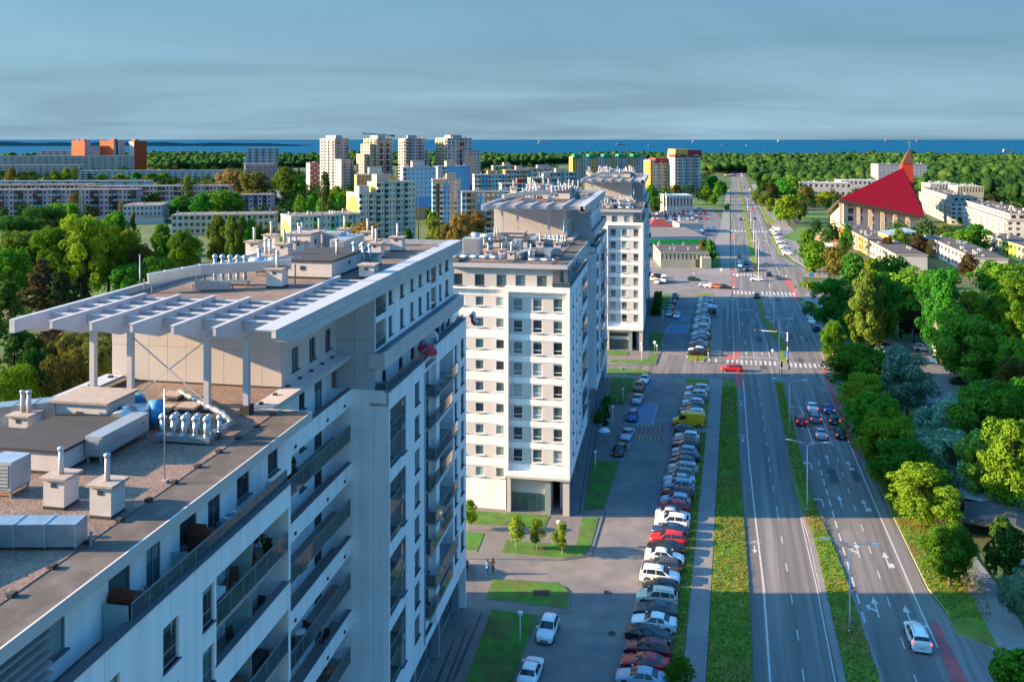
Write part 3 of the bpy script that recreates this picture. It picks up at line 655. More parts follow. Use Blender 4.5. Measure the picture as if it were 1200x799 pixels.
    bb = MB(); bb.box(-1.28, -1.25, yb - .012, yb - .002, z0, 27.3, 'render_grey'); bb.box(-3.1, -1.25, yb - .012, yb - .002, 27.3, 27.33, 'render_grey'); bb.build('render_joint', root)
    for q, (xa, xc) in enumerate(((-4.3, -2.85), (-2.82, -1.2))):
        for zz0, zz1 in ((30.5, 34.3), (34.32, 38.2)): box_part('wall_panel', root, xa, xc, yb, yb + .25, zz0, zz1, 'panel_blue')
    # ---- block B (x=0, y -26.15..0)
    b = MB(); ops = []; y0 = yb
    for a, c in pair: ops.append((-25.9 - y0, -21.65 - y0, a - z0 - .45, c - z0))
    for k in range(-1, 7):
        z = FLOOR(k) - z0; ops.append((-19.2 - y0, -17.65 - y0, z + .55, z + 2.45))
    wall_open(b, (0, y0, z0), E_, 10.13, 30.4 - z0, ops, .26, 'render_white')
    wall_open(b, (-.6, -16.02, z0), E_, 3.82, 29.9 - z0, [(.15 + d, .15 + d + w_, FLOOR(k) - z0 + .6, FLOOR(k) - z0 + 2.4) for k in range(-1, 7) for d, w_ in ((0, .8), (1.3, 2.0))], .2, 'render_white')
    b.face([(0, -16.02, z0), (-.6, -16.02, z0), (-.6, -16.02, 30.4), (0, -16.02, 30.4)], 'render_white')
    b.face([(-.6, -12.2, z0), (0, -12.2, z0), (0, -12.2, 30.9), (-.6, -12.2, 30.9)], 'render_white')
    ops = [(-11.0 + 12.2, -5.7 + 12.2, a - z0, c - z0) for a, c in [(FLOOR(k) + .05, FLOOR(k + 2) - .45) for k in (5, 3, 1, -1)]]
    for k in range(-1, 7):
        z = FLOOR(k) - z0; ops += [(-5.05 + 12.2, -3.9 + 12.2, z + .6, z + 2.45), (-2.4 + 12.2, -.95 + 12.2, z + .6, z + 2.45)]
    wall_open(b, (0, -12.2, z0), E_, 12.2, 30.9 - z0, ops, .26, 'render_white')
    b.build('wall', root)
    # recess walls of the loggias in B
    b = MB()
    wall_open(b, (-1.8, -25.9, z0), E_, 4.25, 24.4, [(.6, 2.4, FLOOR(k) - z0 + .03, FLOOR(k) - z0 + 2.2) for k in range(-1, 7)], .12, 'render_white')
    wall_open(b, (-1.8, -11.0, z0), E_, 5.3, 24.4, [(1.2, 3.0, FLOOR(k) - z0 + .03, FLOOR(k) - z0 + 2.2) for k in range(-1, 7)], .12, 'render_white')
    for ya_, yc_ in ((-25.9, -21.65), (-11.0, -5.7)):
        b.face([(-.26, ya_, z0), (-.26, ya_, 29.4), (-1.8, ya_, 29.4), (-1.8, ya_, z0)], 'render_white'); b.face([(-.26, yc_, z0), (-1.8, yc_, z0), (-1.8, yc_, 29.4), (-.26, yc_, 29.4)], 'render_white')
    b.build('wall', root)
    for k in range(-1, 7):
        z = FLOOR(k); odd = k % 2
        W((-.18, -19.2, z + .55), E_, 1.55, 1.9, 3)
        W((-.72, -15.87, z + .6), E_, .8, 1.8, 2); W((-.72, -14.57, z + .6), E_, 2.0, 1.8, 1)
        W((-.18, -5.05, z + .6), E_, 1.15, 1.85, 2); W((-.18, -2.4, z + .6), E_, 1.45, 1.85, 3)
        W((-1.88, -25.3, z + .03), E_, 1.8, 2.17, 1, sill=False); W((-1.88, -9.8, z + .03), E_, 1.8, 2.17, 1, sill=False)
        # glazed side of loggia 1 beside the wall
        W((-.14, -22.75, z + (.62 if odd else .1)), E_, 1.08, 1.8 if odd else 2.0, 2, sill=odd)
        bb = MB(); bb.box(-1.79, -.05, -25.88, -21.67, z - .2, z, 'concrete'); bb.build('balcony_floor', root)
        balustrade(root, (-.03, -25.85, z - .1 + (.0 if not odd else .45)), (-.03, -22.8, z - .1 + (.0 if not odd else .45)), 1.15 if not odd else .7, n=2)
        # projecting balconies between inset and second panel
        if odd == 0:
            bb = MB(); bb.box(-1.79, .55, -10.98, -5.72, z - .2, z, 'concrete'); bb.box(-.58, .55, -14.2, -11.0, z - .2, z, 'concrete'); bb.build('balcony_floor', root)
            balustrade(root, (.5, -14.15, z - .1), (.5, -5.75, z - .1), 1.2, n=6); balustrade(root, (-.55, -14.15, z - .1), (.47, -14.15, z - .1), 1.2, n=1)
        else:
            bb = MB(); bb.box(-1.79, .02, -10.98, -5.72, z - .2, z, 'concrete'); bb.box(-.58, .02, -14.2, -11.0, z - .2, z, 'concrete'); bb.build('balcony_floor', root)
            balustrade(root, (.0, -14.15, z - .1), (.0, -5.75, z - .1), 1.2, n=6); balustrade(root, (-.57, -14.15, z - .1), (-.02, -14.15, z - .1), 1.2, n=1)
    # ---- k=7: terraces and set-back top floor
    z = 29.5
    b = MB(); b.box(-1.5, 0, -69, -44.1, z - .25, z, 'render_white', 'slab_stone', skip='e'); b.box(-1.6, -.02, yb, 0, z - .25, z, 'render_white', 'slab_stone'); b.build('terrace_floor', root)
    box_part('terrace_gravel', root, -1.49, -.3, -68.9, -59.3, z, z + .06, 'gravel')
    for y_a, y_c, x_, h_ in ((-69, -44.05, 0, zt), (-26.2, -16, 0, 30.4), (-12.2, .05, 0, 30.9)):
        b = MB(); b.box(-.27, -.002, y_a + .05, y_c - .05, z, h_ - .002, 'render_white', skip='b'); b.build('parapet', root)
        box_part('coping', root, -.42, .07, y_a, y_c, h_, h_ + .07, 'coping_dark')
    box_part('coping', root, -.9, -.55, -16.1, -12.1, 29.9, 29.97, 'coping_dark')
    balustrade(root, (-.2, -58.95, zt + .05), (-.2, -44.2, zt + .05), .75); balustrade(root, (-.25, -26.0, 30.45), (-.25, -12.3, 30.45), .7); balustrade(root, (-.3, -12.2, 30.95), (-.3, -.2, 30.95), .4)
    balustrade(root, (-1.5, -25.95, 30.2), (-.3, -25.95, 30.2), .9, n=1)
    box_part('glass_screen', root, -1.45, -.3, -59.05, -59.0, z + .05, z + 1.5, 'pale_glass'); box_part('glass_screen', root, -1.45, -.3, -54.0, -53.96, z + .05, z + 1.3, 'pale_glass')
    K7 = [(-66.6, 1.5, .95), (-62.6, 1.35, .95), (-58.6, 1.5, .95), (-55.9, 1.1, .05), (-53.2, 1.5, .95), (-50.6, 1.2, .05), (-47.6, 1.4, .95), (-43.9, 1.3, .95)]
    b = MB(); wall_open(b, (-1.5, -69, z), E_, 28.3, 3.25, [(a + 69, a + 69 + w_, s_, 2.75) for a, w_, s_ in K7], .15, 'render_white')
    b.face([(-1.5, -40.7, z), (-4.7, -40.7, z), (-4.7, -40.7, z + 3.25), (-1.5, -40.7, z + 3.25)], 'render_white'); b.build('wall', root)
    for a, w_, s_ in K7: W((-1.6, a, z + s_), E_, w_, 2.75 - s_, 1 if s_ < .5 else 0, sill=s_ > .5)
    K7B = [(-23.0, .95, .6), (-18.6, 1.1, .6), (-15.1, 1.1, .6), (-12.4, 1.0, .6), (-9.0, 1.0, .1), (-6.9, 1.7, .05), (-4.2, .9, .6), (-2.2, 1.3, .6)]
    b = MB(); wall_open(b, (-1.6, yb, z), E_, -yb, 2.75, [(a - yb, a - yb + w_, s_, 2.3) for a, w_, s_ in K7B], .15, 'render_white'); b.build('wall', root)
    for a, w_, s_ in K7B: W((-1.7, a, z + s_), E_, w_, 2.3 - s_, 0, sill=s_ > .5)
    # ---- band of panels and tower
    n = 9
    for q in range(n):
        a = yb - .2 + (.4 - yb) * q / n; c = yb - .2 + (.4 - yb) * (q + 1) / n - .025
        for zz0, zz1 in ((32.15, 32.78), (32.80, 33.4)): box_part('band_panel', root, -.55, -.3, a, c, zz0, zz1, 'panel_grey')
    b = MB(); b.box(-1.6, -.551, yb - .19, .19, 32.2, 33.38, 'panel_grey', 'coping_dark'); b.build('band', root)
    TW = [(-22.6, 1.0), (-19.5, 1.0), (-16.5, 1.0), (-13.9, 1.0), (-11.2, 1.0), (-6.6, .9), (-4.3, 1.4)]
    b = MB(); ops = [(.35, 2.9, .1, 2.2), (.35, 2.9, 2.65, 4.4), (-9.6 - yb, -7.8 - yb, .1, 2.2), (-9.6 - yb, -7.8 - yb, 2.65, 4.4)]
    for a, w_ in TW: ops += [(a - yb, a - yb + w_, .5, 2.1), (a - yb, a - yb + w_, 3.1, 4.55)]
    wall_open(b, (-1.2, yb + .01, 33.4), E_, -yb - 1.2, 4.8, ops, .22, 'render_white')
    for a, c in ((yb + .36, yb + 2.9), (-9.6, -7.8)):
        b.box(-2.6, -2.5, a - .1, c + .1, 33.4, 38, 'render_grey'); b.box(-2.5, -1.42, a, c, 35.6, 35.85, 'render_white')
        b.face([(-1.42, a, 33.4), (-1.42, a, 38), (-2.5, a, 38), (-2.5, a, 33.4)], 'render_grey'); b.face([(-1.42, c, 33.4), (-2.5, c, 33.4), (-2.5, c, 38), (-1.42, c, 38)], 'render_grey')
    b.build('wall', root)
    for a, w_ in TW: W((-1.36, a, 33.9), E_, w_, 1.6, 2); W((-1.36, a, 36.5), E_, w_, 1.45, 2)
    for a, c in ((yb + .4, yb + 2.85), (-9.55, -7.85)): balustrade(root, (-1.26, a, 33.45), (-1.26, c, 33.45), .8, n=2); balustrade(root, (-1.26, a, 36.0), (-1.26, c, 36.0), .9, n=2)
    b = MB(); ops = [(a, a + 1.15, zz, zz + 1.6) for a in (1.6, 4.6, 7.6) for zz in (.7, 3.2)]
    wall_open(b, (-4.3, -36, 33.2), E_, 9.85, 4.9, ops, .2, 'panel_light'); b.build('wall', root)
    for a in (1.6, 4.6, 7.6):
        for zz in (.7, 3.2): W((-4.45, -36 + a, 33.2 + zz), E_, 1.15, 1.6, 1)
    # front wall of the tower: vertical panels, each its own piece
    for q in range(9):
        xa = -16.9 + 12.6 * q / 9; xc = xa + 12.6 / 9 - .022
        for zz0, zz1 in ((33.32, 35.7), (35.72, 38.1)): box_part('wall_panel', root, xa, xc, -36, -35.8, zz0, zz1, 'panel_light')
    b = MB(); b.box(-16.95, -4.32, -35.97, -35.0, 33.1, 38.2, 'panel_grey', skip='t'); b.box(-16.9, -4.32, -36.06, -35.98, 33.15, 33.32, 'bitumen_black')
    b.box(-16.95, -16.7, -35.9, -1.2, 33, 38.4, 'panel_light'); b.box(-16.9, -1.21, -1.21, -.97, 33, 38.4, 'panel_light'); b.build('wall', root)
    # roofs
    b = MB(); b.box(-16.9, -4.3, -35.9, -yb * -1 + .01, 38.2, 38.85, 'panel_grey', 'gravel'); b.box(-16.9, -1.3, yb + .01, -1.0, 38.2, 38.85, 'panel_grey', 'gravel'); b.build('roof', root)
    b = MB(); b.box(-17.2, -16.85, -45.4, -.9, 38.5, 39.3, 'steel_paint'); b.build('roof_edge', root)
    b = MB(); b.box(-16.84, -1.5, -1.15, -.9, 38.5, 39.3, 'zinc'); b.build('parapet', root)
    # fascia on the right: two rows of panels, tapering at the free end
    n = 15
    for q in range(n):
        a = -43.0 + 42.1 * q / n; c = -43.0 + 42.1 * (q + 1) / n - .022
        for zz0, zz1 in ((38.05, 38.62), (38.64, 39.25)): box_part('fascia_panel', root, -.55, -.3, a, c, zz0, zz1, 'panel_grey')
    b = MB(); b.loft([[(-.56, -43, 38.05), (-.3, -43, 38.05), (-.3, -43, 39.25), (-.56, -43, 39.25)], [(-.56, -45.4, 38.85), (-.3, -45.4, 38.85), (-.3, -45.4, 39.25), (-.56, -45.4, 39.25)]], 'panel_grey', cap=True)
    b.box(-1.55, -.28, -45.42, -.88, 39.25, 39.32, 'steel_paint'); b.box(-1.3, -.56, -43, -.9, 38.06, 38.2, 'panel_grey'); b.box(-1.5, -1.3, -43, -.95, 38.07, 39.24, 'steel_paint'); b.build('fascia', root)
    # pergola of the free-standing canopy: tapered beams and cross members
    bx_ = [-17.02 + 2.6 * q for q in range(6)]
    for q, x in enumerate(bx_):
        yend = -35.95 if x < -4.4 else yb - .05
        b = MB()
        t = .09 if q else .02
        prof = [(-45.4, 38.85), (-45.4, 39.28), (yend, 39.28), (yend, 38.1), (-41.5, 38.0), (-42.6, 38.0)]
        b.loft([[(x - t, y_, z_) for y_, z_ in prof], [(x + t, y_, z_) for y_, z_ in prof]], 'steel_paint', cap=True)
        if q: b.box(x - .15, x + .15, -45.42, yend, 39.281, 39.33, 'steel_paint')
        b.build('beam', root)
    for q in range(6):
        xa, xc = bx_[q] + .1, (bx_[q + 1] if q < 5 else -1.5) - .1
        ys = [-42.2, -40.6, -39.1, -37.6, -36.25] + ([-34.6, -33.0, -31.4, -29.8, -28.2, -26.7] if q == 5 else [])
        for y_ in ys:
            key = ('purlin', q == 5, q == 0)
            if key not in PARTM:
                b = MB(); L_ = xc - xa; b.box(0, L_, -.06, .06, -.6, -.02, 'steel_paint'); b.box(0, L_, -.15, .2, -.019, .03, 'steel_paint'); PARTM[key] = b.mesh('purlin')
            link('purlin', PARTM[key], root, (xa, y_, 39.05))
    for q in (1, 2, 4, 5):
        b = MB(); x = bx_[q]; b.box(x - .17, x + .17, -41.7, -41.36, 33.2, 38.0, 'steel_paint'); b.box(x - .3, x + .3, -41.85, -41.2, 33.15, 33.8 if q == 5 else 33.4, 'bitumen_black'); b.build('column', root)
    b = MB(); b.bar((bx_[2], -41.5, 37.7), (bx_[4], -41.5, 33.7), .06, .06, 'steel_paint'); b.bar((bx_[4], -41.43, 37.7), (bx_[2], -41.43, 33.7), .06, .06, 'steel_paint'); b.build('brace', root)
    # lower roof
    b = MB(); b.box(-16.9, -.3, -69.3, -40.4, 32.75, 33.2, 'panel_grey', 'bitumen'); b.box(-16.9, -4.35, -40.39, -35.98, 32.75, 33.2, 'panel_grey', 'bitumen'); b.build('roof', root)
    b = MB(); b.box(-.34, -.26, -69.34, -40.36, 32.7, 33.24, 'panel_grey'); b.box(-16.9, -.341, -69.36, -69.29, 32.72, 33.3, 'steel_paint'); b.box(-3.1, -.35, -40.43, -40.35, 32.72, 33.24, 'panel_grey'); b.build('roof_edge', root)
    b = MB(); b.box(-16.4, -2.4, -68.8, -41.1, 33.2, 33.23, 'gravel'); b.box(-16.4, -4.5, -41.1, -36.1, 33.2, 33.23, 'gravel'); b.build('gravel_bed', root)
    for q in range(13): box_part('roof_vent', root, -2.52, -2.27, -67.4 + 2.15 * q, -67.1 + 2.15 * q, 33.23, 33.36, 'bitumen_black')
    b = MB(); b.box(-4.9, -3.0, -40.34, yb - .01, 32.9, 33.22, 'panel_light'); b.build('ledge', root)
    for q in range(7): box_part('roof_vent', root, -4.2, -3.98, -39.6 + 2 * q, -39.35 + 2 * q, 33.22, 33.34, 'plastic_dark')
    b = MB(); b.box(-17.3, -15.2, -69.2, -36.2, 33.0, 33.55, 'bitumen', 'panel_light' if False else 'bitumen'); b.box(-17.3, -15.9, -48.5, -36.1, 33.55, 33.62, 'steel_paint'); b.build('parapet', root)
    for q in range(6): box_part('roof_vent', root, -16.6, -16.35, -47.5 + 2.1 * q, -47.2 + 2.1 * q, 33.62, 33.74, 'plastic_dark')
    # hidden sides of the body, ground floor
    b = MB(); b.box(-17.2, -17.0, -69, 0, 0, 33, 'render_white'); b.box(-17.0, -.01, -.25, -.01, 0, 30.4, 'render_white'); b.face([(-17, -68.3, 4.99), (-1, -68.3, 4.99), (-1, -.3, 4.99), (-17, -.3, 4.99)][::-1], 'concrete'); b.build('wall', root)
    b = MB(); b.box(-.26, -.001, -69, -44.1, 4.7, 5.0, 'render_white'); b.box(-.26, -.001, yb, 0, 4.7, 5.0, 'render_white'); b.box(-3.2, -3.0, -44, yb, 4.6, 5.2, 'render_white'); b.build('lintel', root)
    for q in range(24):
        y_ = -66 + q * 2.75
        if y_ + 2.6 > 0: break
        W((-1.3, y_, .4), E_, 2.5, 3.6, 1, glass='shop_glass', name='shop_window', sill=False)
    b = MB(); b.box(-1.6, -1.32, -67, -.3, 0, 5, 'panel_blue'); b.build('wall', root)
    for q in range(9): box_part('pier', root, -1.28, -.5, -66.2 + 8.1 * q, -65.6 + 8.1 * q, .1, 5.0, 'zinc')
    # louvres near the end of the top floor
    for q in range(6):
        b = MB(); z_ = 30.5 + q * .36; b.box(-.78, -.36, -69.2, -63.4, z_, z_ + .12, 'frame_grey', 'zinc'); b.build('louvre', root)
    for y_ in (-68.4, -66.0, -63.6): box_part('louvre_bracket', root, -.86, -.79, y_, y_ + .08, 30.4, 32.7, 'frame_grey')
    # fine joints in the render
    b = MB()
    for y_ in (-65.2, -61.0, -56.4, -52.0, -48.0): b.box(.001, .004, y_, y_ + .03, 28.45, 30.28, 'render_grey')
    for k in range(-1, 7, 2): b.box(.001, .004, -69, -52.55, FLOOR(k) - .32, FLOOR(k) - .29, 'render_grey'); b.box(.001, .004, -21.6, -19.3, FLOOR(k) - .32, FLOOR(k) - .29, 'render_grey'); b.box(.001, .004, -17.6, -16.1, FLOOR(k) - .32, FLOOR(k) - .29, 'render_grey'); b.box(-3.1, -1.29, yb - .006, yb - .001, FLOOR(k), FLOOR(k) + .03, 'render_grey')
    tag(b.build('render_joint', root), kind='stuff')
    # rain pipes
    for y_ in (-43.9, -16.25): b = MB(); b.tube([(.07 if y_ > -20 else -3.05, y_, 5.2), (.07 if y_ > -20 else -3.05, y_, 29.3)], .05, 'steel_paint', 6); b.build('rain_pipe', root)
    if south:
        yf = -69.0
        b = MB()
        # framed bay: white frame standing proud, striped wall behind it
        for xa, xc, za, zc in ((-8.75, -8.25, 5.0, 30.3), (-.5, 0, 5.0, 30.3), (-8.25, -.5, 29.6, 30.3), (-8.25, -.5, 5.0, 5.7)):
            b.box(xa + .003, xc - .003, yf - .55, yf + .1, za + .001, zc - .001, 'render_white')
        b.build('bay_frame', root)
        b = MB()
        cols = ((-7.68, 1.27), (-5.02, 1.27), (-2.27, 1.25))
        for k in range(-1, 7):
            z = FLOOR(k)
            wall_open(b, (-8.25, yf, z + .15), S_, 7.75, 2.1, [(a + 8.25, a + 8.25 + w_, .25, 1.95) for a, w_ in cols], .2, 'render_grey', 'render_white')
            wall_open(b, (-8.25, yf - .03, z + 2.25), S_, 7.75, 2.88 - 2.1, [], .1, 'render_white')
            b.face([(-8.25, yf - .03, z + 2.25), (-8.25, yf, z + 2.25), (-.5, yf, z + 2.25), (-.5, yf - .03, z + 2.25)], 'render_white')
        wall_open(b, (-8.25, yf - .02, 5.69), S_, 7.75, FLOOR(-1) + .155 - 5.69, [], .1, 'render_white')
        b.build('wall', root)
        for k in range(-1, 7):
            for a, w_ in cols: W((a, yf + .12, FLOOR(k) + .4), S_, w_, 1.7, 2, frame='frame_white')
        b = MB(); yl = yf + .35; c2 = ((-15.7, 1.2), (-12.94, 1.17), (-10.13, 1.17))
        for k in range(-2, 7):
            z = FLOOR(k)
            wall_open(b, (-17.1, yl, z + .6), S_, 8.36, 1.7, [(a + 17.1, a + 17.1 + w_, .25, 1.5) for a, w_ in c2], .18, 'render_grey', 'render_white')
            wall_open(b, (-17.1, yl - .03, z + 2.3), S_, 8.36, 2.88 - 1.7 if k < 6 else .9, [], .1, 'render_white')
            b.face([(-17.1, yl - .03, z + 2.3), (-17.1, yl, z + 2.3), (-8.7, yl, z + 2.3), (-8.7, yl - .03, z + 2.3)], 'render_white')
        wall_open(b, (-17.1, yl, 0), S_, 8.36, FLOOR(-2) + .6, [], .1, 'render_white'); b.build('wall', root)
        for k in range(-2, 7):
            for a, w_ in c2: W((a, yl + .12, FLOOR(k) + .85), S_, w_, 1.25, 0, frame='frame_white')
        # top floor panels
        b = MB(); c3 = ((-15.9, 1.2), (-13.0, 1.35), (-10.0, 1.35), (-7.4, 1.35), (-4.5, 1.35))
        wall_open(b, (-17, yf + .2, 29.8), S_, 14.6, 2.96, [(a + 17, a + 17 + w_, .4, 1.95) for a, w_ in c3], .15, 'panel_light')
        wall_open(b, (-2.4, yf + 1.5, 29.5), S_, 1.1, 3.2, [], .15, 'panel_blue'); b.face([(-2.4, yf + .2, 29.5), (-2.4, yf + 1.5, 29.5), (-2.4, yf + 1.5, 32.7), (-2.4, yf + .2, 32.7)], 'panel_blue')
        b.box(-17, -.3, yf - .1, yf + .3, 29.8, 30.0, 'render_white'); b.build('wall', root)
        for a, w_ in c3: W((a, yf + .33, 30.2), S_, w_, 1.55, 0)
        balustrade(root, (-2.35, yf - .3, 30.3), (-.1, yf - .3, 30.3), .7, n=2)
        # ground floor: blank panel over glazing, open passage, corner column
        b = MB(); b.box(-8.4, -3.4, yf + .6, yf + .8, 2.5, 5.0, 'panel_light'); b.box(-8.5, -8.0, yf - .2, yf + .9, 0, 5, 'panel_grey'); b.box(-3.35, -2.6, yf - .2, yf + 2.5, 0, 5, 'zinc'); b.box(-.95, -.1, yf - .3, yf + .7, 0, 5, 'panel_light')
        b.box(-2.6, -1.0, yf + 9, yf + 9.2, 0, 5, 'panel_blue'); b.build('wall', root)
        for q in range(4): W((-7.95 + q * 1.15, yf + .6, .15), S_, 1.1, 2.3, 0, glass='shop_glass', name='shop_window', sill=False)
        if i == 2:
            b = MB(); b.box(-8.2, -3.6, yf + .5, yf + .58, 3.3, 3.95, 'plastic_dark'); b.build('sign_band', root)
        bb = MB(); bb.box(-8.75, -.001, yf - .5, yf + .2, 4.75, 4.999, 'render_grey'); bb.build('soffit', root)
    return root

def along(O, a): return (O[0] + AX[0] * a, O[1] + AX[1] * a)
O1 = (-4.9, 93.84); F2 = (7.67, 116.25); F3 = (30.9, 207.0)
O2 = along(F2, 69.3); O3 = along(F3, 69.3)
block1 = block(0, O1, 'nearest white apartment block, its lower roof with ducts filling the lower left', south=False)
block2 = block(1, O2, 'middle white apartment block whose sunlit front rises behind the nearest one')
block3 = block(2, O3, 'farthest of the white apartment blocks, tall striped front facing the first crossing')
# ---------------------------------------------------------------- cars
PAINT = {'white': (.78, .78, .77), 'cream': (.62, .56, .45), 'silver': (.42, .45, .48), 'pale blue': (.30, .40, .50), 'grey': (.16, .175, .19), 'dark grey': (.05, .055, .06), 'black': (.012, .013, .015),
         'red': (.50, .012, .02), 'dark red': (.16, .012, .02), 'blue': (.02, .10, .32), 'dark blue': (.015, .035, .10), 'dark green': (.02, .06, .055), 'yellow': (.90, .46, .015), 'orange': (.40, .13, .06), 'brown': (.10, .05, .035)}
for nme, c in PAINT.items():
    m_ = mat('paint ' + nme, c, .32, .05, 1.2, spec=.5); m_.node_tree.nodes['Principled BSDF'].inputs['Coat Weight'].default_value = .35; m_.node_tree.nodes['Principled BSDF'].inputs['Coat Roughness'].default_value = .1
mat('car_glass', (.012, .018, .022), .06, .05, spec=.7); mat('tyre_rubber', (.015, .015, .016), .85, .1); mat('alloy', (.42, .43, .45), .35, .1, metal=.6)
mat('lamp_clear', (.62, .66, .68), .15, .05, spec=.8); mat('lamp_red', (.42, .01, .012), .2, .05, spec=.7); mat('plate_white', (.7, .7, .68), .5, .05); mat('trim_black', (.018, .018, .02), .6, .1)
m_, nt_, b_ = new_mat('brake_light'); b_.inputs['Base Color'].default_value = (.6, .01, .01, 1); b_.inputs['Emission Color'].default_value = (1, .02, .01, 1); b_.inputs['Emission Strength'].default_value = 3.; MATS['brake_light'] = m_
# stations: x, half width, belt height, top height, half width at the top
CAR = {
 'hatchback': [(2.02, .60, .50, .56, .50), (1.96, .76, .62, .70, .62), (1.60, .86, .76, .84, .70), (.98, .885, .88, .97, .70), (.20, .89, .95, 1.42, .60), (-.40, .89, .96, 1.475, .61), (-1.20, .89, .97, 1.43, .60), (-1.55, .88, .98, 1.34, .58), (-1.93, .84, .96, 1.02, .66), (-2.02, .76, .66, .74, .64)],
 'saloon': [(2.28, .60, .48, .54, .50), (2.22, .78, .60, .68, .64), (1.80, .88, .74, .82, .72), (1.02, .90, .87, .95, .72), (.22, .91, .93, 1.37, .59), (-.40, .91, .94, 1.43, .60), (-1.00, .91, .95, 1.36, .59), (-1.70, .90, .96, 1.06, .68), (-2.22, .86, .93, 1.00, .70), (-2.30, .76, .64, .72, .64)],
 'estate': [(2.26, .60, .50, .56, .50), (2.20, .78, .62, .70, .64), (1.80, .88, .76, .84, .72), (1.06, .90, .88, .97, .72), (.28, .91, .95, 1.43, .60), (-.40, .91, .96, 1.49, .62), (-1.55, .91, .97, 1.45, .62), (-1.85, .90, .98, 1.38, .60), (-2.20, .87, .96, 1.04, .68), (-2.28, .78, .66, .74, .66)],
 'off-roader': [(2.20, .66, .60, .70, .56), (2.14, .82, .76, .88, .68), (1.80, .92, .90, 1.00, .76), (1.10, .935, 1.02, 1.12, .76), (.36, .94, 1.08, 1.58, .66), (-.40, .94, 1.09, 1.66, .67), (-1.45, .94, 1.10, 1.62, .67), (-1.80, .93, 1.10, 1.52, .65), (-2.14, .90, 1.08, 1.16, .72), (-2.22, .80, .76, .86, .70)],
}
GAP = {'hatchback': (3, 4, 7, 8), 'saloon': (3, 4, 6, 7), 'estate': (3, 4, 7, 8), 'off-roader': (3, 4, 7, 8)}
WB = {'hatchback': (1.28, -1.24, .31), 'saloon': (1.42, -1.38, .32), 'estate': (1.42, -1.36, .32), 'off-roader': (1.36, -1.34, .36)}
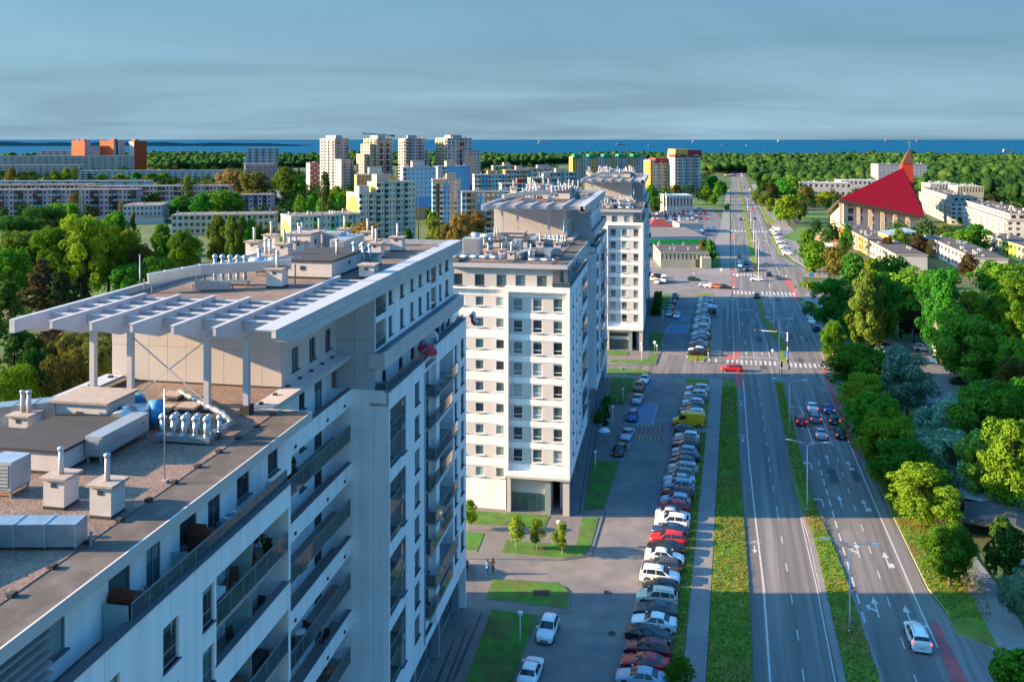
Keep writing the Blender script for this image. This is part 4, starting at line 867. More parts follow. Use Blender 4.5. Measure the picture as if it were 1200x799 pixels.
def car_meshes(kind, far=False):
    st = CAR[kind]; f0, f1, r0, r1 = GAP[kind]; fx, rx, wr = WB[kind]
    body = MB(); rings = []
    for x, w_, zb, zt_, wt in st:
        h = [(w_ * .93, .24), (w_ * .995, .36), (w_, (zb + .36) / 2), (w_ * .985, zb - .05), (w_ * .955, zb), (wt + .025, zt_ - .05), (wt - .04, zt_ - .008), (wt * .5, zt_ + .018)]
        rings.append([(x, y, z) for y, z in h] + [(x, 0, zt_ + .028)] + [(x, -y, z) for y, z in reversed(h)])
    body.loft(rings[::-1], 'paint white', cap=True, smooth=True, closed=False)
    n = len(rings[0])
    body.face([(x, w_ * .9, .25) for x, w_, *_ in st] + [(x, -w_ * .9, .25) for x, w_, *_ in reversed(st)], 'trim_black')
    wm = .89 if kind != 'off-roader' else .94
    for sx in (fx, rx):
        for sy in (1, -1):
            body.face([(sx + (wr + .07) * math.cos(a), sy * (wm + .012), max(.2, wr + (wr + .07) * math.sin(a))) for a in [2 * math.pi * k / 14 * -sy for k in range(14)]], 'trim_black')
    body.box(-st[0][0] + .05, -st[0][0] + .12, -.6, .6, .3, .46, 'trim_black'); body.box(st[0][0] - .08, st[0][0] + .006, -.42, .42, .3, .44, 'trim_black')
    def S_(i, j, off=.014):
        p = Vector(rings[i][j]); return p
    def patch(mb, a, b, c, d, m, off=.016, inset=.06):
        q = [Vector(v) for v in (a, b, c, d)]; ce = sum(q, Vector()) / 4; nn = (q[1] - q[0]).cross(q[3] - q[0]).normalized()
        q = [ce + (v - ce) * (1 - inset) + nn * off for v in q]; mb.face(q, m)
    mid = n // 2
    P_ = {'body': body}
    ws = MB(); a0, a1 = rings[f0], rings[f1]
    for j in range(5, n - 6):
        p = [Vector(a0[j]), Vector(a0[j + 1]), Vector(a1[j + 1]), Vector(a1[j])]; o_ = Vector((.012, 0, .02)); t = .06
        ws.face([p[0].lerp(p[3], .10) + o_, p[1].lerp(p[2], .10) + o_, p[1].lerp(p[2], .95) + o_, p[0].lerp(p[3], .95) + o_], 'car_glass', True)
    P_['windscreen'] = ws
    rw = MB(); a0, a1 = rings[r0], rings[r1]
    for j in range(5, n - 6):
        p = [Vector(a0[j]), Vector(a0[j + 1]), Vector(a1[j + 1]), Vector(a1[j])]; o_ = Vector((-.012, 0, .02))
        rw.face([p[0].lerp(p[3], .08) + o_, p[1].lerp(p[2], .08) + o_, p[1].lerp(p[2], .82) + o_, p[0].lerp(p[3], .82) + o_][::-1], 'car_glass', True)
    P_['rear_window'] = rw
    for sd, nm in ((1, 'side_window'), (-1, 'side_window ')):
        sw = MB(); J = (4, 5) if sd == 1 else (n - 5, n - 6)
        seq = list(range(f0, r1 + 1)); o_ = Vector((0, sd * .016, .004))
        xs0 = st[f0][0]; pts_b, pts_t = [], []
        segs = [(f1, f1 + 1), (f1 + 1, f1 + 2), (f1 + 2, f1 + 3)] if f1 + 3 <= r0 else [(f1, f1 + 1), (f1 + 1, f1 + 2)]
        for k, (i0, i1) in enumerate(segs):
            b0, b1, t0, t1 = (Vector(rings[i0][J[0]]), Vector(rings[i1][J[0]]), Vector(rings[i0][J[1]]), Vector(rings[i1][J[1]]))
            lo, hi = .06, .97
            if k == 0: b0 = b0.lerp(Vector(rings[f0][J[0]]), .75)
            if k == len(segs) - 1: b1 = b1.lerp(Vector(rings[r1][J[0]]), .35)
            g_ = .045
            q = [b0.lerp(b1, g_).lerp(t0.lerp(t1, g_), lo), b1.lerp(b0, g_).lerp(t1.lerp(t0, g_), lo), b1.lerp(b0, g_).lerp(t1.lerp(t0, g_), hi), b0.lerp(b1, g_).lerp(t0.lerp(t1, g_), hi)]
            q = [v + o_ for v in q]; sw.face(q[::-1] if sd == 1 else q, 'car_glass')
        P_[nm] = sw
    def wheel(sx, sy):
        t, r_ = MB(), MB(); y0, y1 = sy * (wm - .17), sy * (wm + .03)
        t.tube([(0, y0 - sy * wm, 0), (0, y0 - sy * wm, 0.0001), (0, y1 - sy * wm - sy * .02, 0), (0, y1 - sy * wm, 0)], [wr * .9, wr, wr, wr * .93], 'tyre_rubber', 14)
        r_.tube([(0, y1 - sy * wm - sy * .03, 0), (0, y1 - sy * wm + sy * .012, 0)], [wr * .64, wr * .60], 'alloy', 10)
        return t, r_
    P_['wheels'] = [((sx, sy * wm, wr), wheel(sx, sy)) for sx in (fx, rx) for sy in (1, -1)]
    def lump(x0, x1, y0, y1, z0, z1, m):
        q = MB(); q.box(min(x0, x1), max(x0, x1), min(y0, y1), max(y0, y1), z0, z1, m); return q
    xf, xr = st[1][0], st[-2][0]; zb = st[1][2]; zr = st[-2][2]; w1 = st[1][1]; w2 = st[-2][1]
    P_['headlight'] = [lump(xf - .16, xf + .012, sy * (w1 - .28), sy * (w1 - .01), zb - .06, zb + .055, 'lamp_clear') for sy in (1, -1)]
    P_['tail_light'] = [lump(xr - .012, xr + .14, sy * (w2 - .22), sy * (w2 + .012), zr - .17, zr - .0, 'lamp_red') for sy in (1, -1)]
    P_['number_plate'] = [lump(-st[0][0] - (.02 if kind != 'saloon' else .035), -st[0][0] + .05, -.26, .26, .52, .63, 'plate_white'), lump(st[0][0] - .02, st[0][0] + .012, -.26, .26, .45, .55, 'plate_white')]
    xm = st[f0][0] - .18; zm = st[f0][3] + .02
    P_['wing_mirror'] = [lump(xm - .08, xm + .08, sy * (wm - .03), sy * (wm + .14), zm - .02, zm + .1, 'paint white') for sy in (1, -1)]
    if kind == 'estate' or kind == 'off-roader':
        P_['roof_rail'] = []
        for sy in (1, -1):
            q = MB(); zt_ = st[f1 + 1][3]; q.tube([(.1, sy * .56, zt_ + .02), (-.1, sy * .56, zt_ + .07), (-1.3, sy * .56, zt_ + .05), (-1.5, sy * .56, zt_ - .01)], .022, 'trim_black', 5); P_['roof_rail'].append(q)
    return P_
def van_meshes():
    P_ = {}; b = MB()
    st = [(2.75, .70, .62, .74), (2.68, .88, .86, .98), (2.05, .97, 1.10, 1.20), (1.75, .98, 1.18, 1.36), (1.15, .98, 1.30, 2.28), (.75, .98, 1.32, 2.42), (-2.6, .98, 1.32, 2.40), (-2.72, .95, 1.3, 2.30)]
    rings = []
    for x, w_, zb, zt_ in st:
        wt = w_ * (.80 if zt_ < 2 else .86)
        h = [(w_ * .96, .34), (w_, .5), (w_, zb - .1), (w_ * .985, zb), (wt + .04, zt_ - .10), (wt - .06, zt_), (wt * .5, zt_ + .03)]
        rings.append([(x, y, z) for y, z in h] + [(x, 0, zt_ + .035)] + [(x, -y, z) for y, z in reversed(h)])
    b.loft(rings[::-1], 'paint white', cap=True, smooth=False, closed=False); n = len(rings[0])
    b.box(-2.7, 2.6, -.85, .85, .3, .36, 'trim_black'); b.box(2.5, 2.77, -.75, .75, .36, .62, 'trim_black'); b.box(-2.78, -2.6, -.9, .9, .4, .58, 'trim_black')
    for sy in (1, -1):
        for sx in (1.85, -1.7): b.face([(sx + .43 * math.cos(a), sy * .993, max(.34, .36 + .43 * math.sin(a))) for a in [2 * math.pi * k / 14 * -sy for k in range(14)]], 'trim_black')
        b.box(-1.2, -1.19, sy * .984 - .004, sy * .984 + .004, .6, 2.0, 'trim_black'); b.box(.2, .21, sy * .984 - .004, sy * .984 + .004, .6, 2.0, 'trim_black')
    P_['body'] = b
    ws = MB()
    for j in range(4, n - 5):
        p = [Vector(rings[3][j]), Vector(rings[3][j + 1]), Vector(rings[4][j + 1]), Vector(rings[4][j])]; o_ = Vector((.02, 0, .012))
        ws.face([p[0].lerp(p[3], .08) + o_, p[1].lerp(p[2], .08) + o_, p[1].lerp(p[2], .86) + o_, p[0].lerp(p[3], .86) + o_], 'car_glass')
    P_['windscreen'] = ws
    for sd, nm in ((1, 'side_window'), (-1, 'side_window ')):
        sw = MB(); q = [(1.62, sd * .992, 1.36), (.45, sd * .992, 1.36), (.45, sd * .935, 1.98), (1.22, sd * .935, 1.98)]; sw.face(q if sd == -1 else q[::-1], 'car_glass'); P_[nm] = sw
    def wheel(sy):
        t, r_ = MB(), MB(); t.tube([(0, -sy * .2, 0), (0, sy * .0, 0), (0, sy * .02, 0)], [.35, .35, .32], 'tyre_rubber', 14); r_.tube([(0, 0, 0), (0, sy * .03, 0)], [.22, .2], 'alloy', 10); return t, r_
    P_['wheels'] = [((sx, sy * 1.0, .36), wheel(sy)) for sx in (1.85, -1.7) for sy in (1, -1)]
    def lump(*a):
        q = MB(); q.box(*a); return q
    P_['headlight'] = [lump(2.45, 2.70, min(sy * .6, sy * .87), max(sy * .6, sy * .87), .78, .98, 'lamp_clear') for sy in (1, -1)]
    P_['tail_light'] = [lump(-2.75, -2.6, min(sy * .84, sy * .965), max(sy * .84, sy * .965), .8, 1.3, 'lamp_red') for sy in (1, -1)]
    P_['number_plate'] = [lump(2.74, 2.785, -.26, .26, .62, .73, 'plate_white')]
    P_['wing_mirror'] = [lump(1.45, 1.6, min(sy * .98, sy * 1.2), max(sy * .98, sy * 1.2), 1.35, 1.65, 'trim_black') for sy in (1, -1)]
    rr = MB()
    for x in (.4, -.9, -2.2): rr.bar((x, -.75, 2.5), (x, .75, 2.5), .06, .05, 'alloy')
    P_['roof_rail'] = [rr]
    return P_
CARM = {k: car_meshes(k) for k in CAR}; CARM['van'] = van_meshes()
NEAR, FARM = {}, {}
for k, P_ in CARM.items():
    d = {}
    for nm, q in P_.items():
        if nm == 'wheels': d[nm] = [(p, t.mesh('wheel'), r_.mesh('rim')) for p, (t, r_) in q]
        elif isinstance(q, list): d[nm] = [x.mesh(nm) for x in q]
        else: d[nm] = q.mesh(nm.strip())
    NEAR[k] = d
    a = MB()
    def put(mb, off=(0, 0, 0)):
        o = len(a.v); a.v.extend((v[0] + off[0], v[1] + off[1], v[2] + off[2]) for v in mb.v)
        for f, m_, s_ in zip(mb.f, mb.m, mb.sm): a.f.append(tuple(i + o for i in f)); a.m.append(a.mi(mb.names[m_])); a.sm.append(s_)
    for nm, q in P_.items():
        if nm in ('number_plate', 'wing_mirror', 'roof_rail'): continue
        if nm == 'wheels':
            for p, (t, r_) in q: put(t, p)
        elif isinstance(q, list): [put(x) for x in q]
        else: put(q)
    assert a.names[0] == 'paint white'; FARM[k] = a.mesh('car')
def repaint(o, colour):
    s_ = o.material_slots[0]; s_.link = 'OBJECT'; s_.material = MATS['paint ' + colour]
CARS = []
def car(kind, colour, x, y, rot, label, group=None, near=True, name='parked_car', z=.03, brake=False, cat='car'):
    if not near:
        o = link(name, FARM[kind], None, (x, y, z), rot); repaint(o, colour); tag(o, label, cat, group); return o
    d = NEAR[kind]; o = empty(name, (x, y, z), rot, label, cat, group)
    for nm, q in d.items():
        if nm == 'wheels':
            for p, t, r_ in q: w_ = link('wheel', t, o, p); link('rim', r_, w_)
        elif isinstance(q, list):
            for x_ in q:
                c = link(nm, x_, o)
                if nm == 'wing_mirror' and kind != 'van': repaint(c, colour)
                if nm == 'tail_light' and brake: c.material_slots[0].link = 'OBJECT'; c.material_slots[0].material = MATS['brake_light']
        else:
            c = link(nm.strip(), q, o)
            if nm == 'body': repaint(c, colour)
    return o
# rows along the kerb, written in the road frame; t axis points right of the road
KIND = {'h': 'hatchback', 's': 'saloon', 'e': 'estate', 'o': 'off-roader', 'v': 'van'}
COLR = dict(W='white', C='cream', S='silver', P='pale blue', G='grey', D='dark grey', K='black', R='red', r='dark red', B='blue', b='dark blue', g='dark green', Y='yellow', O='orange', N='brown')
PL = math.pi                                  # heading left or right across the street
def nm_(e): return COLR[e[0]] + ' ' + KIND[e[1]]
def art(s): return ('an ' if s[0] in 'aeiou' else 'a ') + s
USED = {}
def row(tokens, s0, ds, tc, where, near=True, jit=.18, group=None, first='first'):
    T = tokens.split(); seen = {}
    for i, e in enumerate(T):
        if e == '-': continue
        prev = next((q for q in reversed(T[:i]) if q != '-'), None); nxt = next((q for q in T[i + 1:] if q != '-'), None)
        lab = nm_(e)
        if prev and nxt: lab += f' between {nm_(prev)} and {nm_(nxt)}, {where}'
        elif nxt: lab += f' at the near end, {where}'
        else: lab += f' at the far end, {where}'
        s = s0 + ds * i + rnd.uniform(-.08, .08); t = (tc(s) if callable(tc) else tc) + rnd.uniform(-jit, jit)
        if e[1] == 'v': t -= .4
        x, y = RW(s, t); rot = ROT_R + (PL if e[2:3] != '>' else 0) + rnd.uniform(-.03, .03)
        g = None
        if lab in USED:
            USED[lab]['group'] = group; g = group
        o = car(KIND[e[1]], COLR[e[0]], x, y, rot, lab, group, near); USED.setdefault(lab, o)
ROW1 = 'Ps Rs re Ks> Ws Ds Co Kh Wo> De Ws> Ks Re bs Wo Ss> Rh Ph re Po Ss Gh Se Dh bs Ph Ko bs Wh Do> - Yv We Wo Ds gh Wh Ge Wo rs We'
row(ROW1, 79.2, 2.42, lambda s: -15.95 + .014 * (s - 80), 'near kerb row', group='cars in the near kerb row')
ROW2 = 'Ko Wh De Rs Ss Kh Ph Ge Ws Sh bs Wo Ph Ss Gh We Ps Sh Kh Se Wh Po Ds Sh Ws Ge Ph Ss Wo bs'
row(ROW2, 205.8, 2.48, -15.6, 'kerb row past crossing', near=False, group='cars in the kerb row past the crossing')
def pcar(px, py, kind, colour, heading, label, near=True, brake=False, group=None, name='parked_car', z=.03, cat='car'):
    """place by the spot on the ground; heading in degrees from straight ahead along the road, clockwise"""
    x, y = G(px, py); return car(kind, colour, x, y, math.pi / 2 + ROT_R - R(heading), label, group, near, name, z, brake, cat)
pcar(642, 743, 'hatchback', 'white', 180, 'white hatchback with a dark glass roof parked beside the lower lawn', z=.05)
pcar(622, 794, 'saloon', 'white', 0, 'white saloon parked below the glass-roofed hatchback at the bottom edge', z=.05)
pcar(536, 671, 'hatchback', 'dark red', 0, 'dark red hatchback half hidden behind the balconies of the nearest block', z=.13)
pcar(741, 491, 'hatchback', 'blue', 182, 'blue hatchback on the blue bay with the wheelchair mark')
pcar(726, 531, 'saloon', 'black', 184, 'black saloon on the blue bay nearest the lawn'); pcar(735, 513, 'saloon', 'silver', 184, 'silver saloon just behind the black one on the blue bay')
pcar(747, 471, 'saloon', 'silver', 182, 'silver saloon parked in front of the orange off-roader'); pcar(749, 457, 'off-roader', 'orange', 182, 'orange brown off-roader beside the narrow lawn'); pcar(755.5, 447.5, 'saloon', 'white', 182, 'white saloon at the sunny end of the bays by the narrow lawn')
pcar(793, 372, 'saloon', 'white', 182, 'white saloon driving on the parking street past the blue bays', name='moving_car', near=False)
for i, (px, py, k, c) in enumerate(((784, 370, 'saloon', 'silver'), (785, 363, 'hatchback', 'grey'), (788, 356, 'saloon', 'black'), (791, 350, 'off-roader', 'dark grey'))):
    pcar(px, py, k, c, 182, f'{c} {k} in the short row beside the tall hedge', near=False)
# on the carriageways
pcar(1075, 752, 'off-roader', 'white', -1, 'white off-roader driving away on the right carriageway', name='moving_car', brake=True)
pcar(857.5, 434.5, 'estate', 'red', 268, 'red estate turning across the nearer zebra crossing', name='moving_car')
for px, py, k, c, l in ((938.5, 496, 'hatchback', 'red', 'red hatchback waiting alone in the left turn lane'), (951.5, 480, 'saloon', 'white', 'white saloon first in the middle queue at the stop line'), (955, 493, 'hatchback', 'grey', 'grey hatchback second in the middle queue'),
                       (961.5, 511, 'saloon', 'silver', 'silver saloon last in the middle queue'), (970.5, 482, 'saloon', 'blue', 'blue saloon first in the right queue'), (977, 495, 'hatchback', 'dark grey', 'dark grey hatchback second in the right queue'), (985, 511, 'saloon', 'black', 'black saloon last in the right queue')):
    pcar(px, py, k, c, 0, l, brake=True, name='moving_car')
pcar(887, 349, 'saloon', 'black', 180, 'black saloon coming towards the viewer past the second crossing', name='moving_car', near=False)
pcar(887, 329, 'estate', 'white', 272, 'white estate crossing between the two far zebras', name='moving_car', near=False)
for px, py, k, c, l in ((866, 302, 'saloon', 'black', 'black saloon last in the oncoming left queue'), (866.5, 308, 'hatchback', 'silver', 'silver hatchback third in the oncoming left queue'), (867, 313, 'off-roader', 'white', 'white off-roader second in the oncoming left queue'), (867.5, 318, 'saloon', 'dark grey', 'dark grey saloon first in the oncoming left queue'),
                       (874, 310, 'hatchback', 'dark blue', 'dark blue hatchback in the middle oncoming queue'), (876, 317, 'saloon', 'black', 'black saloon heading the middle oncoming queue'), (884, 317, 'estate', 'dark grey', 'dark grey estate heading the oncoming queue by the median')):
    pcar(px, py, k, c, 180, l, name='moving_car', near=False)
for px, py, k, c, l in ((901, 323.5, 'off-roader', 'black', 'black off-roader leaving the far zebra'), (911, 327, 'saloon', 'dark grey', 'dark grey saloon just before the far zebra'), (897, 312, 'hatchback', 'grey', 'grey hatchback driving away beyond the far zebra'), (881, 245, 'hatchback', 'red', 'red hatchback far along the right carriageway'), (868, 258, 'saloon', 'black', 'black saloon far along the left carriageway'),
                       (879, 223, 'saloon', 'white', 'white saloon at the far junction'), (872, 220, 'saloon', 'dark grey', 'dark grey saloon at the far junction'), (884, 257, 'hatchback', 'dark green', 'dark green hatchback by the far median')):
    pcar(px, py, k, c, 0 if px > 880 else 180, l, name='moving_car', near=False)
# right-hand bay and yards
for px, py, k, c in ((944.5, 366, 'off-roader', 'dark grey'), (948, 373, 'saloon', 'silver'), (951, 378.5, 'saloon', 'white'), (956, 387, 'estate', 'dark blue')):
    pcar(px, py, k, c, 0, f'{c} {k} in the right-hand lay-by opposite the second crossing', near=False)
pcar(1082, 411, 'off-roader', 'silver', 92, 'silver off-roader in the yard between the right-hand trees', near=False); pcar(1035, 413, 'hatchback', 'pale blue', 95, 'pale blue hatchback under the yard trees', near=False); pcar(1041, 419, 'saloon', 'white', 95, 'white saloon beside the fence of the yard', near=False); pcar(1033, 405, 'saloon', 'dark blue', 95, 'dark blue saloon behind the pale hatchback in the yard', near=False)
pcar(1098, 424, 'saloon', 'silver', 30, 'silver saloon at the sunny edge of the yard', near=False); pcar(1126, 450, 'saloon', 'black', 92, 'black saloon on the side street between the trees', near=False); pcar(1094, 480, 'hatchback', 'dark blue', 80, 'dark blue hatchback tucked under the flowering trees', near=False)
pcar(1195, 660, 'saloon', 'silver', 60, 'silver saloon at the right edge behind the small trees', near=False)
ROW3 = 'Wo Ss Ph Ge Ws Sh bs We Ps Gh Wh Ss Do Wh Se Ps Wv Kh'
row(ROW3, 394, 6.2, lambda s: 15.8 - .006 * (s - 394), 'lay-by opposite church', near=False, group='cars in the lay-by opposite the church')
# parking around the shops beyond the third block
for px, py, k, c, h, l in ((842, 341, 'hatchback', 'dark blue', 60, 'dark blue hatchback at the end of the sunny shop bays'),):
    pass
for px, py, k, c, h, l in ((826.5, 336, 'hatchback', 'pale blue', 100, 'pale blue hatchback in the sunny bay before the shops'), (834, 337, 'saloon', 'white', 100, 'white saloon in the sunny bay before the shops'), (840, 337.5, 'hatchback', 'orange', 100, 'orange hatchback in the sunny bay before the shops'), (849, 338, 'saloon', 'black', 100, 'black saloon in the sunny bay before the shops'),
                           (813, 329, 'estate', 'dark green', 85, 'dark green estate driving past the shops'), (770, 332, 'saloon', 'white', 180, 'white saloon parked beside the white delivery van'), (778, 331, 'van', 'white', 180, 'white delivery van parked before the shops'), (772, 326, 'off-roader', 'black', 95, 'black off-roader behind the white delivery van'), (762, 329, 'van', 'cream', 95, 'cream van beside the third block'),
                           (834, 270, 'van', 'white', 85, 'white van behind the green-striped shop'), (812, 269, 'van', 'dark blue', 90, 'dark blue van between the market stalls')):
    x, y = G(px, py); 
    pcar(px + (0 if True else 0), py, k, c, h, l, near=False, z=.05)
# ---------------------------------------------------------------- things on the roofs
def LB(px, py, z, O=O1):
    X, Y = G(px, py, z); X -= O[0]; Y -= O[1]
    return X * AX[1] - Y * AX[0], X * AX[0] + Y * AX[1]
def LW(O, x, y): return (O[0] + x * AX[1] + y * AX[0], O[1] - x * AX[0] + y * AX[1])
BLK = {1: (block1, O1), 2: (block2, O2), 3: (block3, O3)}
ZL, ZU = 33.2, 38.85
def roof_thing(i, name, x, y, z, label, cat, group=None, rot=0.):
    return empty(name, (*LW(BLK[i][1], x, y), z), ROT_A + rot, label, cat, group)
def cowl(mb, x, y, z, h, r=.16):
    mb.tube([(x, y, z), (x, y, z + h)], r, 'galvanised', 10)
    for q in range(1, 3): mb.tube([(x, y, z + h * q / 3), (x, y, z + h * q / 3 + .05)], r + .03, 'galvanised', 10)
    mb.lathe([(r + .01, 0), (r * 1.5, .05), (r * 1.55, .12), (r * 1.2, .24), (r * .5, .32), (.02, .33)], 'galvanised', (x, y, z + h), 12)
def cowl_group(i, x, y, z, n, label, h=1.5, step=.75, two=False, duct=True):
    o = roof_thing(i, 'roof_ventilator', x, y, z, label, 'ventilator', 'cowled ventilators on the roofs')
    for q in range(n):
        b = MB(); cowl(b, q * step, 0, .1, h, .14); b.build('vent_pipe', o)
        if two: b = MB(); cowl(b, q * step + .3, .9, .1, h * .85, .12); b.build('vent_pipe', o)
    b = MB()
    b.box(-.3, (n - 1) * step + .3, -.25, .25, .12, .42, 'galvanised'); b.box(-.2, -.1, -.2, .2, 0, .12, 'galvanised'); b.box((n - 1) * step + .1, (n - 1) * step + .2, -.2, .2, 0, .12, 'galvanised')
    b.build('base_duct', o); return o
def air_unit(i, x, y, z, lx, ly, h, label, rot=0., legs=.35, spots=True):
    o = roof_thing(i, 'air_handling_unit', x, y, z, label, 'ventilation unit', 'ventilation units on the roofs', rot)
    n = max(2, round(max(lx, ly) / 1.0))
    for q in range(n):
        b = MB()
        if lx > ly: b.box(lx * q / n, lx * (q + 1) / n - .015, 0, ly, legs, legs + h, 'zinc')
        else: b.box(0, lx, ly * q / n, ly * (q + 1) / n - .015, legs, legs + h, 'zinc')
        c = b.build('casing', o)
        if spots and q % 2: b = MB(); xx, yy = (lx * (q + .5) / n, -.012) if lx > ly else (lx + .001, ly * (q + .5) / n); b.box(xx - .06 if lx > ly else xx, xx + .06 if lx > ly else xx + .012, yy if lx > ly else yy - .06, .0 if lx > ly else yy + .06, legs + h * .5, legs + h * .6, 'cloth_red' if q % 4 == 1 else 'plastic_dark'); b.build('latch', c)
    b = MB()
    for xx in (.06, lx - .16):
        for yy in (.06, ly - .16): b.box(xx, xx + .1, yy, yy + .1, .0, legs, 'frame_grey')
    b.box(.02, lx - .02, .02, ly - .02, legs - .1, legs - .002, 'frame_grey'); b.build('stand', o)
    b = MB(); b.box(lx * .1, lx * .9, -.03, -.002, legs + .12, legs + h - .12, 'frame_grey')
    for q in range(6): zz = legs + .16 + (h - .32) * q / 6; b.box(lx * .1, lx * .9, -.06, -.03, zz, zz + .05, 'zinc')
    b.build('intake_grille', o); return o
def duct(i, pts, z, r, label, square=True, leg=.5):
    """run of sheet-metal duct through local points (x, y, height above roof)"""
    o = roof_thing(i, 'air_duct', pts[0][0], pts[0][1], z, label, 'air duct', 'air ducts on the roofs')
    P0 = Vector((pts[0][0], pts[0][1], 0)); pp = [Vector(p) - P0 for p in pts]
    for si, (a, c) in enumerate(zip(pp, pp[1:])):
        a, c = a + Vector((0, 0, .006 * si)), c + Vector((0, 0, .006 * si)); L_ = (c - a).length; d = (c - a) / L_; n = max(1, round(L_ / 1.3))
        for q in range(n):
            p, s = a + d * (L_ * q / n + (0 if q else -r * (.0 if si == 0 else 1))), a + d * (L_ * (q + 1) / n)
            b = MB()
            if square: b.bar(p, s - d * .02, 2 * r, 2 * r, 'galvanised'); b.bar(s - d * .05, s - d * .0, 2 * r + .07, 2 * r + .07, 'zinc')
            else: b.tube([p, s - d * .02], r, 'galvanised', 12); b.tube([s - d * .05, s], r + .03, 'zinc', 12)
            b.build('duct_length', o)
    b = MB()
    for p in pp:
        if p.z - r > .05: b.box(p.x - r, p.x - r + .07, p.y - .05, p.y + .05, 0, p.z, 'frame_grey'); b.box(p.x + r - .07, p.x + r, p.y - .05, p.y + .05, 0, p.z, 'frame_grey')
    if b.v: b.build('support', o)
    return o
def hut(i, x0, x1, y0, y1, z, h, roof='bitumen_black', over=.1):
    b = MB(); b.box(x0, x1, y0, y1, z - .02, z + h, 'chimney_render'); b.box(x0 - .02, x1 + .02, y0 - .02, y1 + .02, z - .02, z + .16, 'bitumen_black'); c = b.build('roof_hut', BLK[i][0])
    b = MB(); b.box(x0 - over, x1 + over, y0 - over, y1 + over, z + h + .002, z + h + .14, roof); b.build('hut_roof', c)
    b = MB(); b.box((x0 + x1) / 2 - .2, (x0 + x1) / 2 + .2, y0 - .03, y0 - .004, z + h * .5, z + h * .75, 'plastic_dark'); b.build('vent_grille', c); b = MB(); b.box(x1 + .004, x1 + .03, (y0 + y1) / 2 - .3, (y0 + y1) / 2 + .1, z + h * .5, z + h * .75, 'plastic_dark'); b.build('vent_grille', c)
    return c
def lower_roof(i):
    B, O = BLK[i]; nth = {1: 'nearest', 2: 'middle', 3: 'farthest'}[i]; L = lambda s: f'{s}, lower roof of {nth} block'
    for x, y, w_, d_, h_, n in ((-6.05, -55.5, 1.05, 1.0, 1.35, 1), (-3.35, -56.0, 1.05, 1.0, 1.4, 1), (-14.3, -47.6, 1.2, 1.2, 1.3, 2), (-10.4, -59.5, 1.1, 1.0, 1.2, 1)): chimney(B, x, y, ZL + .03, w_, d_, h_, 1.15, n)
    hut(i, -12.6, -8.5, -52.3, -46.9, ZL + .03, 1.1); hut(i, -13.3, -9.9, -46.7, -44.0, ZL + .03, 1.75, 'slab_stone', .15); hut(i, -15.6, -12.75, -52.6, -51.2, ZL + .03, 1.0); hut(i, -15.4, -12.65, -50.4, -48.9, ZL + .03, .8)
    air_unit(i, -8.4, -50.6, ZL + .03, .95, 4.2, .95, L('long silver air unit with red latches'), legs=.45)
    air_unit(i, -10.2, -55.3, ZL + .03, 1.4, 1.3, 1.3, L('square silver cooling box on a dark base'), legs=.4)
    cowl_group(i, -6.3, -46.9, ZL + .03, 5, L('cluster of paired silver cowled pipes'), 1.15, .66, True)
    duct(i, [(-7.6, -64.5, .6), (-6.2, -59.6, .6), (-2.5, -58.9, .6)], ZL + .03, .46, L('bent square duct before the chimneys'))
    duct(i, [(-16.4, -47.3, 1.0), (-13.3, -46.2, 1.2)], ZL + .03, .6, L('wide grey duct running into the hut'))
    o = duct(i, [(-9.0, -47.0, .9), (-9.0, -45.6, .95), (-8.2, -45.0, .9)], ZL + .03, .6, L('fat round duct with blue end'), False)
    if i == 1: b = MB(); b.tube([(.75, 1.9, .9), (1.25, 2.35, .9)], [.72, .72], 'blue_cover', 16); b.build('blue_cover', o); b = MB(); b.tube([(-.9, 3.2, .8), (-1.5, 4.0, .8)], [.6, .6], 'blue_cover', 16); b.build('blue_cover', o)
    duct(i, [(-10.0, -39.0, .35), (-4.9, -42.8, .35), (-3.5, -44.4, .35), (-3.7, -46.3, .35)], ZL + .03, .17, L('thin round pipe bending round the ventilators'), False)
    for x, y in ((-10.1, -39.6), (-9.2, -42.2), (-7.8, -41.6)): chimney(B, x, y, ZL + .03, 1.0, .8, .3, 0)
    b = MB(); b.tube([(-2.9, -52.2, ZL), (-2.9, -52.2, ZL + 4.6)], .03, 'galvanised', 5); b.box(-3.05, -2.75, -52.35, -52.05, ZL, ZL + .15, 'slab_stone'); b.build('lightning_rod', B)
    if i > 1:   # the crowded front part of the roof, seen on the two farther blocks
        duct(i, [(-16.5, -67.9, .7), (-9.6, -67.9, .7), (-9.6, -66.4, .7)], ZL + .03, .28, L('long white pipe along the front edge'), False)
        duct(i, [(-12.6, -60, .6), (-12.6, -60, 2.6), (-15.5, -60, 2.9)], ZL + .03, .35, L('tall bent pipe standing beside the louvred unit'), False)
        air_unit(i, -16.3, -62.5, ZL + .03, 2.6, 2.4, 2.2, L('big louvred cooling unit at the left edge'))
        duct(i, [(-7.6, -61, .9), (-3.6, -61, .9), (-3.6, -64.6, .9)], ZL + .03, .38, L('square duct with a drop at the right'))
        duct(i, [(-5.6, -67.6, 1.8), (-5.6, -67.6, .5), (-2.4, -67.6, .5)], ZL + .03, .22, L('upright pipe turning along the front edge'), False)
        for x, y in ((-12, -64.6), (-10.4, -62.8), (-8.6, -65.3), (-6.2, -63.2), (-14, -58), (-9, -59)): chimney(B, x, y, ZL + .03, 1.0, .9, 1.1, .8)
        cowl_group(i, -10.6, -57.6, ZL + .03, 3, L('three cowled pipes in a row behind the ducts'), 1.3)
mat('blue_cover', (.03, .22, .42), .5, .2, 3)
